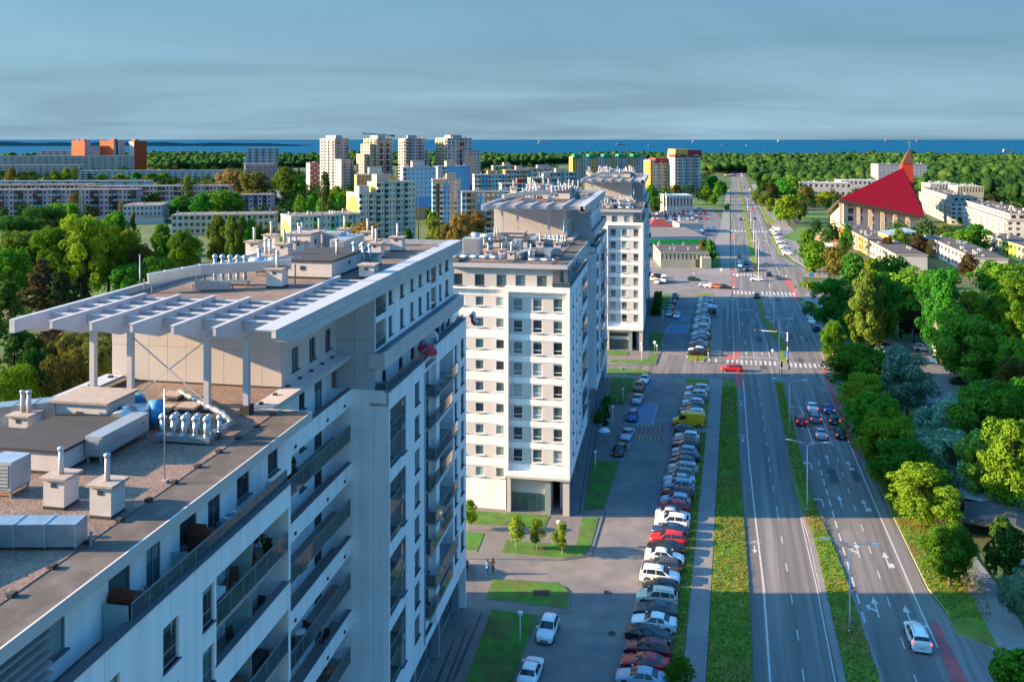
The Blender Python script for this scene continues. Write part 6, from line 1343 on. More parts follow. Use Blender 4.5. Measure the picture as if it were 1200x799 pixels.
# left of the blocks
LT_ = [
 (30, 268, 352, 70, 'spread', 'poplar', 'greyish green tall tree at the left edge of the park'), (66, 262, 356, 62, 'spread', 'mid', 'tall green tree left of the park maples'), (98, 250, 358, 66, 'spread', 'bright', 'tallest sunlit maple of the park'), (128, 262, 352, 46, 'broad', 'bright', 'light green maple with a visible trunk in the park'), (14, 290, 372, 50, 'spread', 'mid', 'green tree at the far left edge'),
 (48, 300, 385, 56, 'conifer', 'copper', 'purple-brown tree at the left of the park'), (72, 315, 388, 58, 'conifer', 'pine', 'dark conifer left of centre in the park'), (94, 318, 380, 44, 'conifer', 'pine', 'second dark conifer in the park'), (10, 325, 425, 60, 'conifer', 'dark', 'dark tree at the left edge above the canopy'), (20, 250, 318, 60, 'spread', 'dark', 'dark broad tree behind the park, left'), (52, 240, 310, 60, 'spread', 'dark', 'dark broad tree behind the park, second'),
 (150, 270, 350, 40, 'broad', 'bright', 'sunlit tree left of the olive one in the park'), (168, 285, 352, 34, 'broad', 'olive', 'olive tree in the middle of the park'), (188, 300, 360, 52, 'spread', 'mid', 'dense green tree nearest the canopy'), (155, 308, 362, 48, 'spread', 'green', 'dark green tree left of the dense one nearest the canopy'), (215, 268, 330, 38, 'broad', 'mid', 'green tree in front of the long school'), (225, 278, 318, 26, 'broad', 'green', 'dark green tree by the school windows'),
 (190, 262, 312, 30, 'broad', 'mid', 'green tree right of the white school'), (156, 246, 300, 14, 'conifer', 'olive', 'slim grey conifer before the white school'), (118, 256, 312, 40, 'spread', 'mid', 'green tree behind the park maple'), (136, 248, 300, 34, 'fbroad', 'mid', 'tree left of the white school'), (85, 240, 300, 30, 'fbroad', 'mid', 'park tree below the pink row'),
 (255, 252, 316, 24, 'poplar', 'poplar', 'first tall poplar beside the long school'), (272, 250, 318, 18, 'poplar', 'poplar', 'second tall poplar beside the long school'), (283, 252, 318, 17, 'poplar', 'poplar', 'third tall poplar beside the long school'), (294, 254, 318, 17, 'poplar', 'green', 'fourth tall poplar beside the long school'), (304, 262, 316, 12, 'poplar', 'poplar', 'fifth poplar, slimmer, right of a gap'), (316, 260, 316, 14, 'poplar', 'poplar', 'last poplar before the yellow gable'),
 (332, 275, 322, 20, 'bush', 'mid', 'low green bush below the yellow gable'), (220, 205, 248, 15, 'fpoplar', 'poplar', 'lone tall poplar before the pink row'), (212, 230, 258, 28, 'fbroad', 'green', 'dark tree at the foot of the lone poplar'), (236, 226, 260, 26, 'fbroad', 'green', 'dark green tree right of the lone poplar'), (258, 222, 256, 34, 'fspread', 'mid', 'wide green tree below the golden ones'), (276, 226, 256, 24, 'fbroad', 'mid', 'green tree at the end of the pink row'),
 (272, 197, 240, 34, 'fspread', 'gold', 'big golden tree, left of two'), (298, 200, 244, 38, 'fspread', 'olive', 'big olive golden tree, right of two'), (160, 226, 252, 24, 'fbroad', 'mid', 'green tree before the pink row, left'), (180, 226, 252, 22, 'fbroad', 'olive', 'pale tree before the pink row, right'), (88, 226, 256, 16, 'fpoplar', 'olive', 'olive poplar before the lattice mast'), (70, 238, 262, 40, 'fspread', 'mid', 'low green tree below the pink row'),
 (12, 197, 214, 10, 'fpoplar', 'poplar', 'far poplar at the left edge'), (14, 196, 216, 12, 'fpoplar', 'olive', 'far poplar second from the left edge'), (63, 199, 214, 7, 'fpoplar', 'poplar', 'far poplar left of the pair'), (78, 196, 214, 9, 'fpoplar', 'bright', 'far bright poplar in the row'), (88, 195, 213, 8, 'fpoplar', 'poplar', 'far poplar at the right of the row'), (68, 202, 214, 14, 'fbroad', 'bright', 'far bright bush between the poplars'), (28, 205, 220, 14, 'fbroad', 'dark', 'far dark tree before the long grey block'), (148, 190, 200, 16, 'fbroad', 'green', 'dark tree before the orange towers'),
 (120, 204, 214, 16, 'fbroad', 'mid', 'far tree before the pale blue row, left'), (140, 204, 214, 16, 'fbroad', 'bright', 'far tree before the pale blue row, middle'), (160, 202, 213, 14, 'fbroad', 'green', 'far tree before the pale blue row, right'), (178, 203, 214, 18, 'fbroad', 'green', 'far dark tree right of the pale blue row'), (192, 202, 214, 16, 'fbroad', 'mid', 'far green tree by the low long building'),
 (336, 195, 232, 22, 'fspread', 'poplar', 'greyish poplar group left of the red striped tower'), (350, 205, 232, 20, 'fbroad', 'mid', 'green tree left of the red striped tower'), (325, 202, 226, 16, 'fbroad', 'bright', 'light tree beside the car park'), (381, 200, 250, 12, 'fpoplar', 'dark', 'dark slim poplar before the towers'), (352, 228, 262, 16, 'fpoplar', 'mid', 'row poplar before the mural block, left'), (364, 228, 262, 14, 'fpoplar', 'mid', 'row poplar before the mural block, second'), (376, 232, 260, 12, 'fpoplar', 'mid', 'row poplar before the mural block, third'), (389, 226, 262, 10, 'fpoplar', 'mid', 'row poplar before the mural block, fourth'), (400, 226, 254, 16, 'fbroad', 'green', 'dark tree beside the mural gable'), (408, 222, 246, 18, 'fbroad', 'bright', 'light green tree behind the mural gable'), (395, 218, 240, 16, 'fbroad', 'bright', 'light green tree below the tall towers'), (370, 224, 244, 18, 'fbroad', 'lime', 'yellow-green tree below the tall towers'),
 (408, 261, 300, 24, 'fbroad', 'lime', 'yellowish tree behind the roof, left'), (426, 259, 305, 30, 'fspread', 'gold', 'golden tree behind the roof of the nearest block'), (508, 247, 300, 22, 'fbroad', 'poplar', 'pale round tree between the mural block and the blue one'), (540, 248, 305, 34, 'spread', 'gold', 'golden tree left of the middle block'), (560, 246, 302, 26, 'broad', 'gold', 'golden tree touching the middle block'), (522, 262, 305, 26, 'fbroad', 'olive', 'low olive tree left of the golden one'), (478, 268, 300, 14, 'fbroad', 'dark', 'dark tree at the foot of the mural block'),
 (18, 375, 470, 46, 'conifer', 'dark', 'dark fir under the canopy corner'), (62, 372, 452, 34, 'broad', 'copper', 'copper red tree under the canopy'), (84, 388, 470, 62, 'spread', 'olive', 'olive tree between the first canopy columns'), (120, 392, 480, 60, 'spread', 'olive', 'brownish olive tree right of the first canopy column'), (12, 425, 540, 74, 'spread', 'lime', 'yellow-green tree at the left edge by the roof'), (40, 408, 520, 40, 'broad', 'dark', 'dark green tree by the roof edge'), (72, 415, 530, 60, 'spread', 'olive', 'olive tree nearest the roof edge'), (105, 400, 520, 56, 'spread', 'olive', 'greyish olive tree behind the roof edge'), (40, 392, 470, 40, 'broad', 'dark', 'dark tree below the lit lawn'), (140, 420, 500, 40, 'spread', 'olive', 'olive tree behind the parapet'),
]
for a in LT_: ptree(*a[:7], group='trees left of the blocks', bare=.05 if 'poplar' in a[4] else .16)
for k, (px, py) in enumerate(((604.5, 643), (629, 645.5), (658.5, 650), (548, 622))):
    ptree(px, py - 35, py, 24, 'sapling', 'bright', ('young tree left of three on the rounded lawn', 'young tree in the middle of three on the rounded lawn', 'young tree in front of the globe lamp', 'young tree half hidden by the nearest block')[k], group='young trees on the lawns', name='young_tree', bare=.2, z=.17)
# shrub at the foot of the frame among the parked cars
ptree(800, 772, 812, 44, 'sapling', 'bright', 'sparse green shrub at the bottom beside the red cars', name='shrub', cat='shrub', bare=.05)
# woods between the town and the sea, one mass
def forest():
    rg = np.random.default_rng(5); XS = np.array([0, 130, 190, 370, 410, 560, 690, 760, 835, 870, 885, 930, 985, 1040, 1100, 1200, 1330]); YF = np.array([186, 187, 200, 196, 193, 198, 190, 192, 204, 205, 214, 219, 224, 225, 232, 240, 246])
    Ps, Hs, Ws = [], [], []
    ys = 560.0
    while ys < 2340:
        sp = 6.5 + ys * .0034; half = .66 * ys
        xs = np.arange(-half, half * 1.02, sp); xs = xs + rg.uniform(-.45, .45, len(xs)) * sp; yy = ys + rg.uniform(-.45, .45, len(xs)) * sp
        px = 600 + xs / yy * 1030; py = 163 + 51500 / yy
        yf = np.interp(px, XS, YF); cst = np.interp(xs, [c[0] for c in COAST], [c[1] for c in COAST]) - 60
        ok = (py < yf) & (yy < cst) & ~((np.abs(px - 863) < 17) & (py > 203.5)) & (rg.random(len(xs)) > .06)
        Ps.append(np.stack([xs[ok], yy[ok]], 1)); Ws.append(np.full(ok.sum(), sp)); ys += sp * .92
    P = np.concatenate(Ps); W_ = np.concatenate(Ws); n = len(P)
    print('forest trees', n)
    ico = bmesh.new(); bmesh.ops.create_icosphere(ico, subdivisions=1, radius=1); IV = np.array([v.co[:] for v in ico.verts]); IF = np.array([[v.index for v in f.verts] for f in ico.faces]); ico.free()
    big = np.sin(P[:, 0] * .011 + 1.3) * np.sin(P[:, 1] * .008) * 2.2
    H = 13 + big + rg.normal(0, 2.6, n); R_ = W_ * rg.uniform(.5, .78, n)
    V = IV[None] * np.stack([R_, R_, H * rg.uniform(.35, .5, n)], 1)[:, None] * rg.uniform(.72, 1.28, (n, len(IV), 1)); V[:, :, 2] += (H * .62)[:, None]; V[:, :, :2] += P[:, None]
    F = (IF[None] + (np.arange(n) * len(IV))[:, None, None]).reshape(-1, 3)
    cl = np.clip((np.sin(P[:, 0] * .013) * np.cos(P[:, 1] * .017 + .5) + rg.normal(0, .55, n)) * .9 + 1.2, 0, 2.99).astype(int); cl[rg.random(n) < .008] = 3
    o = link('forest', arr_mesh('forest', V.reshape(-1, 3), F, ['leaf wood_dark', 'leaf wood_green', 'leaf wood_light', 'leaf copper'], np.repeat(cl, len(IF)))); tag(o, kind='stuff')
    # sprays of leaves over the nearer crowns so that they read as foliage
    near = P[:, 1] < 1300; k = np.where(near)[0]
    m_ = 40; idx = np.repeat(k, m_); d = rg.normal(0, 1, (len(idx), 3)); d[:, 2] = np.abs(d[:, 2]); d /= np.linalg.norm(d, axis=1)[:, None]
    Q = np.stack([P[idx, 0], P[idx, 1], H[idx] * .62], 1) + d * np.stack([R_[idx] * 1.02, R_[idx] * 1.02, H[idx] * .45], 1) * rg.uniform(.85, 1.12, (len(idx), 1))
    V, F = leaf_quads(rg, Q, d, .75, .7, .5)
    o = link('forest_foliage', arr_mesh('forest_foliage', V, F, ['leaf wood_dark', 'leaf wood_green', 'leaf wood_light', 'leaf copper'], cl[idx])); tag(o, kind='stuff')
forest()
def greenery():
    rg = np.random.default_rng(11); Z = [(-20, 345, 199, 262, 620), (340, 520, 205, 262, 260), (520, 680, 196, 232, 200), (700, 850, 206, 236, 120), (930, 1040, 212, 262, 150), (1040, 1210, 228, 300, 260), (880, 930, 205, 240, 60), (900, 1000, 262, 300, 14)]
    P = []
    for x0, x1, y0, y1, n in Z:
        px = rg.uniform(x0, x1, n); d = rg.uniform(51500 / (y1 - 163), 51500 / (y0 - 163), n); X = (px - 600) / FPX * d; ok = ~((np.abs((X - 8.3 - KR * d)) < 30))
        for o in bpy.data.objects:
            if o.type == 'EMPTY' and (o.get('category') or '') in ('apartment block', 'tower block', 'school', 'terraced house', 'church', 'house', 'building', 'shop', 'market hall', 'pavilion', 'kiosk'):
                if o.name not in BB: BB[o.name] = bbox(o)
                m_, x_a, x_b, y_a, y_b = BB[o.name]; lx = m_[0][0] * X + m_[0][1] * d + m_[0][3]; ly = m_[1][0] * X + m_[1][1] * d + m_[1][3]
                ok &= ~((lx > x_a - 5) & (lx < x_b + 5) & (ly > y_a - 5) & (ly < y_b + 5))
        P.append(np.stack([X[ok], d[ok]], 1))
    P = np.concatenate(P); n = len(P); H = rg.uniform(4, 11, n); Rr = rg.uniform(2.2, 5, n); m_ = 260
    idx = np.repeat(np.arange(n), m_); dd = rg.normal(0, 1, (len(idx), 3)); dd /= np.linalg.norm(dd, axis=1)[:, None]; rr = rg.uniform(.55, 1.1, (len(idx), 1))
    Q = np.stack([P[idx, 0], P[idx, 1], H[idx] * .56], 1) + dd * np.stack([Rr[idx], Rr[idx], H[idx] * .46], 1) * rr * (1 + .25 * np.sin(dd[:, :1] * 5 + idx[:, None]))
    V, F = leaf_quads(rg, Q, dd, .62, .7, .5); cl = rg.choice(4, n, p=(.25, .35, .3, .1))
    tag(link('town_greenery', arr_mesh('town_greenery', V, F, ['leaf wood_dark', 'leaf wood_green', 'leaf wood_light', 'leaf olive'], cl[idx])), kind='stuff')
BB = {}
def bbox(o):
    m = (Matrix.Translation(o.location) @ o.rotation_euler.to_matrix().to_4x4()).inverted(); xs, ys = [], []
    for c in o.children:
        if c.data is None or c.type != 'MESH': continue
        for q in c.bound_box: xs.append(q[0] + c.location.x); ys.append(q[1] + c.location.y)
    return ([list(r_) for r_ in m], min(xs or [0]), max(xs or [0]), min(ys or [0]), max(ys or [0]))
# grass blades on the near verges and lawns
def grass():
    rg = np.random.default_rng(9); pts = []
    def fill_rt(tab, dens, z=.15):
        for (s0, a0, b0), (s1, a1, b1) in zip(tab, tab[1:]):
            n = int(abs(s1 - s0) * (abs(b0 - a0) + abs(b1 - a1)) / 2 * dens); u = rg.random(n); s = s0 + (s1 - s0) * u; lo = a0 + (a1 - a0) * u; hi = b0 + (b1 - b0) * u; lo = lo - .12; hi = hi + .12; t = lo + (hi - lo) * rg.random(n)
            pts.append(np.stack([8.3 + s * UR[0] + t * UR[1], s * UR[1] - t * UR[0], np.full(n, z)], 1))
    fill_rt([(66, -10.2, -6.2), (100, -10.0, -6.2), (118, -9.9, -6.5), (140, -9.8, -6.9), (180, -9.6, -7.1)], 26)
    fill_rt([(70, 2.3, 5.1), (84, 2.4, 5.2), (101.5, 2.3, 4.7), (115, 2.1, 3.9), (141, 1.0, 2.6), (186, .85, 2.0)], 26)
    fill_rt([(76, -13.5, -12.6), (151, -13.2, -12.2)], 30); fill_rt([(98, 14.5, 18), (104, 13.4, 19), (123, 13, 21), (140, 12.8, 22)], 18)
    A_ = np.concatenate(pts); n = len(A_)
    a = rg.uniform(0, 6.283, n); h = rg.uniform(.08, .30, n) ** 1.0; wd = rg.uniform(.05, .11, n); lean = rg.normal(0, .10, (n, 2))
    c, s = np.cos(a) * wd, np.sin(a) * wd
    b0 = A_ + np.stack([c, s, np.zeros(n)], 1); b1 = A_ - np.stack([c, s, np.zeros(n)], 1)
    tip = A_ + np.stack([lean[:, 0], lean[:, 1], h], 1)
    V = np.stack([b0, b1, tip], 1).reshape(-1, 3); F = np.arange(n * 3).reshape(n, 3); print('grass', n)
    tag(link('grass', arr_mesh('grass', V, F, ['blade_green', 'blade_yellow', 'blade_dry'], np.where(np.sin(A_[:, 0] * .45) * np.sin(A_[:, 1] * .31) + rg.normal(0, .6, n) > .1, rg.choice((1, 2), n, p=(.8, .2)), rg.choice((0, 1), n, p=(.75, .25))))), kind='stuff')
grass()
# ---------------------------------------------------------------- the town behind
WALLC = dict(cream=(.43, .39, .29), yellow=(.44, .52, .06), palegreen=(.44, .52, .42), white=(.43, .43, .42), grey=(.42, .42, .42), lightgrey=(.36, .36, .37), concrete=(.36, .35, .34), blue=(.10, .30, .52), paleblue=(.34, .46, .56), sky=(.36, .48, .55), redorange=(.36, .03, .014), vivid=(.42, .060, .012), orange=(.62, .22, .05), terracotta=(.52, .26, .14), brown=(.42, .25, .11), pink=(.50, .36, .38), mauve=(.40, .30, .36), red=(.40, .05, .06), maroon=(.20, .035, .04), gold=(.56, .33, .07), green=(.02, .22, .12), teal=(.16, .34, .36), peach=(.52, .30, .18), dark=(.06, .065, .07), brightgreen=(.05, .62, .08))
for k_, c_ in WALLC.items(): mat('wall ' + k_, c_, .85, .08, .25)
mat('felt_grey', (.14, .135, .13), .9, .2, .4); mat('felt_dark', (.06, .06, .062), .9, .2, .5)
glass_mat('far_glass', (.02, .028, .036), (.05, .06, .07), (.13, .15, .16))
def place(x0, x1, d, rot):
    """left-front corner seen at pixel x0 at distance d; width so that the right-front corner shows at x1"""
    X0 = (x0 - 600) / FPX * d; q = (x1 - 600) / FPX; c, s = math.cos(rot), math.sin(rot)
    return X0, d, (q * d - X0) / (c - q * s)
def ZT(y, d): return 50 - (y - 163) * d / FPX
class Town:
    def __init__(s, label, X, Y, rot, cat='apartment block', group=None, name='apartment_block'):
        s.o = empty(name, (X, Y, 0), rot, label, cat, group)
    def body(s, x0, x1, y0, y1, z1, fl, wall, bays=8, side=2, ww=.5, wh=.5, z0=0, roof='felt_grey', walls=None, bal=(), balc='white', alt=None, topband=None, para=.5, sidewall=None, depth=.25, gable_blank=False):
        """one block: walls with real openings on the three seen sides, glazing behind, balconies, roof"""
        b = MB(); H = z1 - z0; fh = H / fl; W_, D = x1 - x0, y1 - y0; sw = sidewall or wall
        def ops(L_, n, skip=()):
            bw = L_ / n; r_ = []
            for f in range(fl):
                for k in range(n):
                    if k in skip: r_.append((bw * (k + .08), bw * (k + .92), fh * f + fh * .05, fh * f + fh * .88))
                    else: r_.append((bw * (k + .5 - ww / 2), bw * (k + .5 + ww / 2), fh * f + fh * (.9 - wh), fh * f + fh * .9))
            return r_
        if alt:   # vertical bands of two colours
            bw = W_ / bays
            for k in range(bays):
                m_ = 'wall ' + alt[k % len(alt)]
                wall_open(b, (x0 + bw * k, y0, z0), (1, 0), bw, H, [(q[0] - bw * k, q[1] - bw * k, q[2], q[3]) for q in ops(W_, bays, bal) if bw * k <= q[0] < bw * (k + 1)], depth, m_)
        else: wall_open(b, (x0, y0, z0), (1, 0), W_, H, ops(W_, bays, bal), depth, 'wall ' + wall)
        so = ops(D, side) if side else []
        wall_open(b, (x0, y1, z0), (0, -1), D, H, [] if gable_blank else so, depth, 'wall ' + sw); wall_open(b, (x1, y0, z0), (0, 1), D, H, so, depth, 'wall ' + sw)
        b.face([(x1, y1, z0), (x0, y1, z0), (x0, y1, z1), (x1, y1, z1)], 'wall ' + wall)
        b.build('wall', s.o)
        g = MB(); e = depth; g.box(x0 + e, x1 - e, y0 + e, y1 - e, z0, z1 - .05, 'far_glass', skip='tb'); tag(g.build('window', s.o), kind='stuff')
        r_ = MB(); r_.box(x0 - .12, x1 + .12, y0 - .12, y1 + .12, z1 - .02, z1 + para, 'wall ' + (topband or wall), roof); r_.build('roof', s.o)
        if bal:
            q = MB(); bw = W_ / bays; bl = balc if isinstance(balc, (list, tuple)) else [balc]
            for f in range(fl):
                for k in bal: q.box(x0 + bw * (k + .08), x0 + bw * (k + .92), y0 - 1.0, y0 - .002, z0 + fh * f - .1, z0 + fh * f + .95, 'wall ' + bl[(f + k) % len(bl)])
            tag(q.build('balcony', s.o), kind='stuff')
        return s
    def hutp(s, x0, x1, y0, y1, z0, z1, wall='white', name='roof_hut'):
        b = MB(); b.box(x0, x1, y0, y1, z0, z1, 'wall ' + wall, 'felt_grey'); b.box(x0 - .1, x1 + .1, y0 - .1, y1 + .1, z1, z1 + .15, 'felt_grey'); b.build(name, s.o); return s
    def bits(s, x0, x1, y0, y1, z, n, seed=1):
        q = random.Random(seed); b = MB()
        for _ in range(n):
            x, y, w_, h = q.uniform(x0, x1), q.uniform(y0, y1), q.uniform(.4, 1.1), q.uniform(.5, 1.6); b.box(x - w_ / 2, x + w_ / 2, y - w_ / 2, y + w_ / 2, z, z + h, q.choice(('wall white', 'wall lightgrey', 'zinc', 'wall concrete')))
        tag(b.build('roof_vent', s.o), kind='stuff'); return s
    def plate(s, x0, x1, y0, y1, z0, z1, wall, name='wall_panel'):
        b = MB(); b.box(x0, x1, y0, y1, z0, z1, 'wall ' + wall); b.build(name, s.o); return s
def town(label, x0, x1, d, ytop, D, rotdeg, fl, wall, cat='apartment block', group=None, bits=6, xg=None, **k):
    rot = R(rotdeg); X, Y, w_ = place(x0, x1, d, rot); z = ZT(ytop, d)
    if xg is not None: p_ = (xg - 600) / FPX; D = (X - p_ * d) / (math.sin(rot) + p_ * math.cos(rot))
    t = Town(label, X, Y, rot, cat, group)
    t.body(0, w_, 0, D, z, fl, wall, **k)
    if bits: t.bits(1, w_ - 1, 1, D - 1, z + .4, bits, int(x0))
    t.w, t.h, t.D = w_, z, D; return t
GT = 'blocks of flats in the town'
# orange towers on the left horizon
for lab, xg_, x0, x1, yt, sd, al in (('orange tower leftmost of three on the left horizon, grey front', 84, 99, 106, 165.5, 'vivid', ['grey', 'lightgrey', 'grey']), ('orange tower in the middle of three, wide grey front', 117, 133, 146, 165.5, 'vivid', ['grey', 'dark', 'grey', 'lightgrey']), ('orange fronted tower rightmost of three with a pale side', 151, 157, 172, 166, 'lightgrey', ['vivid'] * 5)):
    t = town(lab, x0, x1, 1330, yt, 18, 58, 15, 'vivid', group='orange towers', xg=xg_, bays=5, side=4, ww=.22, wh=.3, sidewall=sd, alt=al, bits=3)
    t.hutp(t.w * .2, t.w * .5, 4, 12, t.h + .4, t.h + 3, 'vivid')
t = town('pale grey tower between the two left orange towers', 106.5, 116, 1400, 172, 16, 22, 13, 'grey', group=GT, bays=5, side=2)
# long grey blocks
for lab, x0, x1, d, yt, fl, wl, al in (('very long grey block below the orange towers', -30, 153, 1290, 183, 10, 'concrete', ['concrete', 'lightgrey', 'concrete', 'grey']), ('low brownish block on the left horizon in front of the sea', 47, 82, 1420, 177, 9, 'grey', ['grey', 'terracotta', 'grey']),
                                  ('long low pale block right of the orange towers', 92, 272, 1040, 200.5, 4, 'sky', ['sky', 'paleblue', 'white']), ('long low grey block in front of the very long one', -20, 96, 1160, 194, 5, 'grey', ['grey', 'concrete'])):
    town(lab, x0, x1, d, yt, 12, 3, fl, wl, group=GT, bays=int((x1 - x0) / 2.6), side=3, alt=al, bal=tuple(range(1, int((x1 - x0) / 2.6), 3)), balc=['lightgrey', 'white', 'grey'], bits=24)
town('long pale blue block with balconies behind the pink row', -20, 174, 770, 213, 12, 3, 5, 'paleblue', group=GT, bays=46, side=3, alt=['paleblue', 'sky', 'paleblue', 'dark'], bal=tuple(range(3, 46, 4)), balc=['white', 'teal'], bits=26)
t = town('long pink and mauve block, left of the lattice mast', -40, 160, 560, 223.5, 12, 4, 5, 'mauve', group=GT, bays=36, side=3, alt=['mauve', 'pink', 'dark', 'dark'], bal=tuple(k for k in range(36) if k % 4 > 1), balc=['maroon', 'pink', 'teal'], bits=20)
t = town('long pale pink block, right behind the lattice mast', 100, 268, 600, 219, 12, 4, 5, 'pink', group=GT, bays=36, side=3, alt=['pink', 'cream', 'dark', 'terracotta'], bal=tuple(k for k in range(36) if k % 4 > 1), balc=['terracotta', 'pink'], bits=20)
t = town('upper beige rear part of the pink block at the left', -40, 112, 600, 217.5, 10, 4, 5, 'peach', group=GT, bays=30, side=2, alt=['peach', 'pink', 'terracotta'], bal=tuple(range(2, 30, 3)), balc=['terracotta', 'cream'], bits=18)
t = town('purple block end behind the wide green tree', 270, 318, 590, 229, 12, 4, 4, 'mauve', group=GT, bays=9, side=2, alt=['mauve', 'dark'], bits=5)
# schools
t = town('white two-storey school wing at the left, sunlit gable', 144, 189, 520, 242, 26, 12, 3, 'white', 'school', bays=9, side=4, sidewall='white', ww=.45, roof='felt_grey', bits=6); t.plate(-14, t.w + 2, -7, -.4, 0, 4.2, 'white', 'annex'); t.plate(-14.2, t.w + 2.2, -7.2, -.2, 4.2, 4.5, 'dark', 'annex_roof')
t = town('long cream school behind the tall poplars', 201, 322, 455, 253, 16, 9, 3, 'cream', 'school', bays=18, side=2, ww=.62, alt=['white', 'white', 'cream', 'cream', 'cream', 'cream'], gable_blank=True, bits=10)
# mid-left blocks
t = town('white slab with a sloping lit end near the sea', 288.5, 326, 1080, 174.5, 14, 14, 11, 'lightgrey', group=GT, bays=14, side=3, alt=['sky', 'dark', 'sky'], sidewall='white', bal=tuple(range(1, 14, 3)), balc='lightgrey'); t.plate(-3, 0, 0, 13, 0, t.h * .7, 'white', 'sloping_end')
t = town('pinkish slab below the white one near the sea', 287, 322, 880, 193, 16, 18, 10, 'pink', group=GT, bays=14, side=3, alt=['pink', 'mauve'], sidewall='lightgrey', bal=tuple(range(1, 14, 2)), balc='lightgrey')
t = town('grey tower with red striped balconies', 363, 375, 845, 191.5, 16, 25, 11, 'red', group=GT, bays=3, side=2, bal=(0, 1, 2), balc=['white', 'red'], sidewall='lightgrey', gable_blank=True)
# tall white towers
def tower(lab, x0, x1, yt, fl, wall, alt, d, D, extra, bal, balc, rot=45, **k):
    t = town(lab, x0, x1, d, yt, D, rot, fl, wall, 'tower block', 'tall tower blocks before the sea', bays=len(alt), side=4, alt=alt, bal=bal, balc=balc, ww=.55, bits=4, sidewall=k.get('sidewall', 'white'), xg=k.get('xg')); D = t.D
    for (a, c, y0, y1, hz, w2, f2) in extra: t.body(t.w * a, t.w * c, y0, y1, t.h * hz, f2, w2, bays=max(3, int((c - a) * 7)), side=3, sidewall=w2, bal=(1,), balc='white')
    # west balconies, sunlit
    q = MB(); fh = t.h / fl
    for f in range(fl):
        for y in [D * q for q in k.get('wb', (.06, .38, .7))]: q.box(-1.2, -.003, y, y + D * .22, fh * f - .1, fh * f + 1.0, 'wall ' + k.get('wbc', 'white'))
    tag(q.build('balcony', t.o), kind='stuff'); t.hutp(t.w * .25, t.w * .7, 4, D - 4, t.h + .4, t.h + 3.2, 'lightgrey'); return t
tower('leftmost tall tower with a lower white wing at its foot', 392, 408.5, 163, 18, 'lightgrey', ['lightgrey', 'dark', 'lightgrey', 'grey', 'dark'], 810, 20, [(-.05, .62, -12, -1, .62, 'white', 11), (.62, .98, -9, -1, .6, 'lightgrey', 11)], (1, 4), 'lightgrey', xg=375)
t = tower('tall stepped tower with a crane on its roof', 441, 460, 163, 18, 'cream', ['cream', 'maroon', 'cream', 'maroon', 'grey'], 800, 20, [(-.32, -.01, 2, 16, .90, 'cream', 16), (-.58, -.33, 4, 16, .72, 'cream', 13)], (1, 3), ['white', 'maroon'], sidewall='cream', wbc='cream', xg=426)
tower('third tall tower with rounded white balconies', 475, 498, 163, 18, 'lightgrey', ['white', 'maroon', 'lightgrey', 'grey', 'maroon', 'grey'], 790, 20, [(1.01, 1.35, 3, 16, .79, 'sky', 14)], (0, 1, 4), ['white', 'lightgrey'], xg=467)
tower('rightmost tall tower with orange-white balconies on its sunny side', 524, 553, 162.5, 18, 'grey', ['grey', 'grey', 'grey', 'maroon', 'grey', 'grey'], 800, 22, [(.55, 1.2, -5, -1, .78, 'grey', 14)], (3,), ['grey', 'maroon'], wbc='peach', xg=510.5, wb=(.04, .28, .52, .76))
o = empty('tower_crane', (*G(452, 214), 0), R(10), 'grey tower crane jib above the stepped tower', 'crane'); b = MB()
gx = 3.0
b.tube([(gx, 12, 50), (gx, 12, 56)], .8, 'frame_grey', 5); b.build('mast', o); b = MB(); b.bar((gx + 8, 12, 54.2), (gx - 30, 12, 56.6), 1.1, 1.2, 'frame_grey'); b.build('jib', o); b = MB(); b.box(gx + 3, gx + 8, 11, 13, 52.5, 54.4, 'wall dark'); b.build('counterweight', o)
# coloured blocks in the middle
t = town('brown block with a pale roof hut behind the mural block', 418, 461, 560, 206, 14, 16, 9, 'brown', group=GT, bays=9, side=2, ww=.25, wh=.3, sidewall='brown', gable_blank=True); t.hutp(t.w * .35, t.w * .7, 3, 10, t.h + .4, t.h + 5, 'white')
t = town('tall pale blue block with an orange foot', 472, 511, 545, 197, 14, 14, 11, 'paleblue', group=GT, bays=8, side=2, ww=.28, wh=.32, sidewall='sky', bal=(0,), balc=['white', 'sky'], alt=['white', 'paleblue', 'paleblue', 'paleblue', 'paleblue', 'paleblue', 'paleblue', 'paleblue']); t.plate(t.w * .12, t.w * 1.0, -.3, -.003, 7.5, 14, 'blue'); t.plate(t.w * .12, t.w, -.32, -.003, 0, 7.45, 'brown'); t.hutp(t.w * .3, t.w * .65, 3, 10, t.h + .4, t.h + 4, 'white')
t = town('white and bright blue block behind the orange one', 513, 551, 620, 196, 14, 18, 11, 'blue', group=GT, bays=8, side=2, ww=.2, wh=.3, sidewall='white', alt=['white', 'white', 'blue', 'blue', 'blue', 'blue', 'blue', 'blue'], bal=(1,), balc='white'); t.hutp(t.w * .3, t.w * .55, 3, 10, t.h + .4, t.h + 4, 'cream')
t = town('orange, blue and white stepped block, nearest of the coloured group', 507, 540, 470, 211.5, 12, 8, 10, 'blue', group=GT, bays=8, side=2, ww=.4, alt=['peach', 'dark', 'peach', 'blue', 'blue', 'peach', 'white', 'white'], bal=(0, 2, 6), balc=['white', 'sky'], topband='peach'); t.hutp(t.w * .5, t.w * .85, 3, 9, t.h + .4, t.h + 3.4, 'cream'); t.body(t.w + .05, t.w + 14, 1, 12, t.h * .66, 7, 'paleblue', bays=4, side=2, bal=(0, 2), balc=['white', 'peach']); t.plate(0, t.w * .45, -.2, -.003, t.h - 1.8, t.h + .5, 'peach')
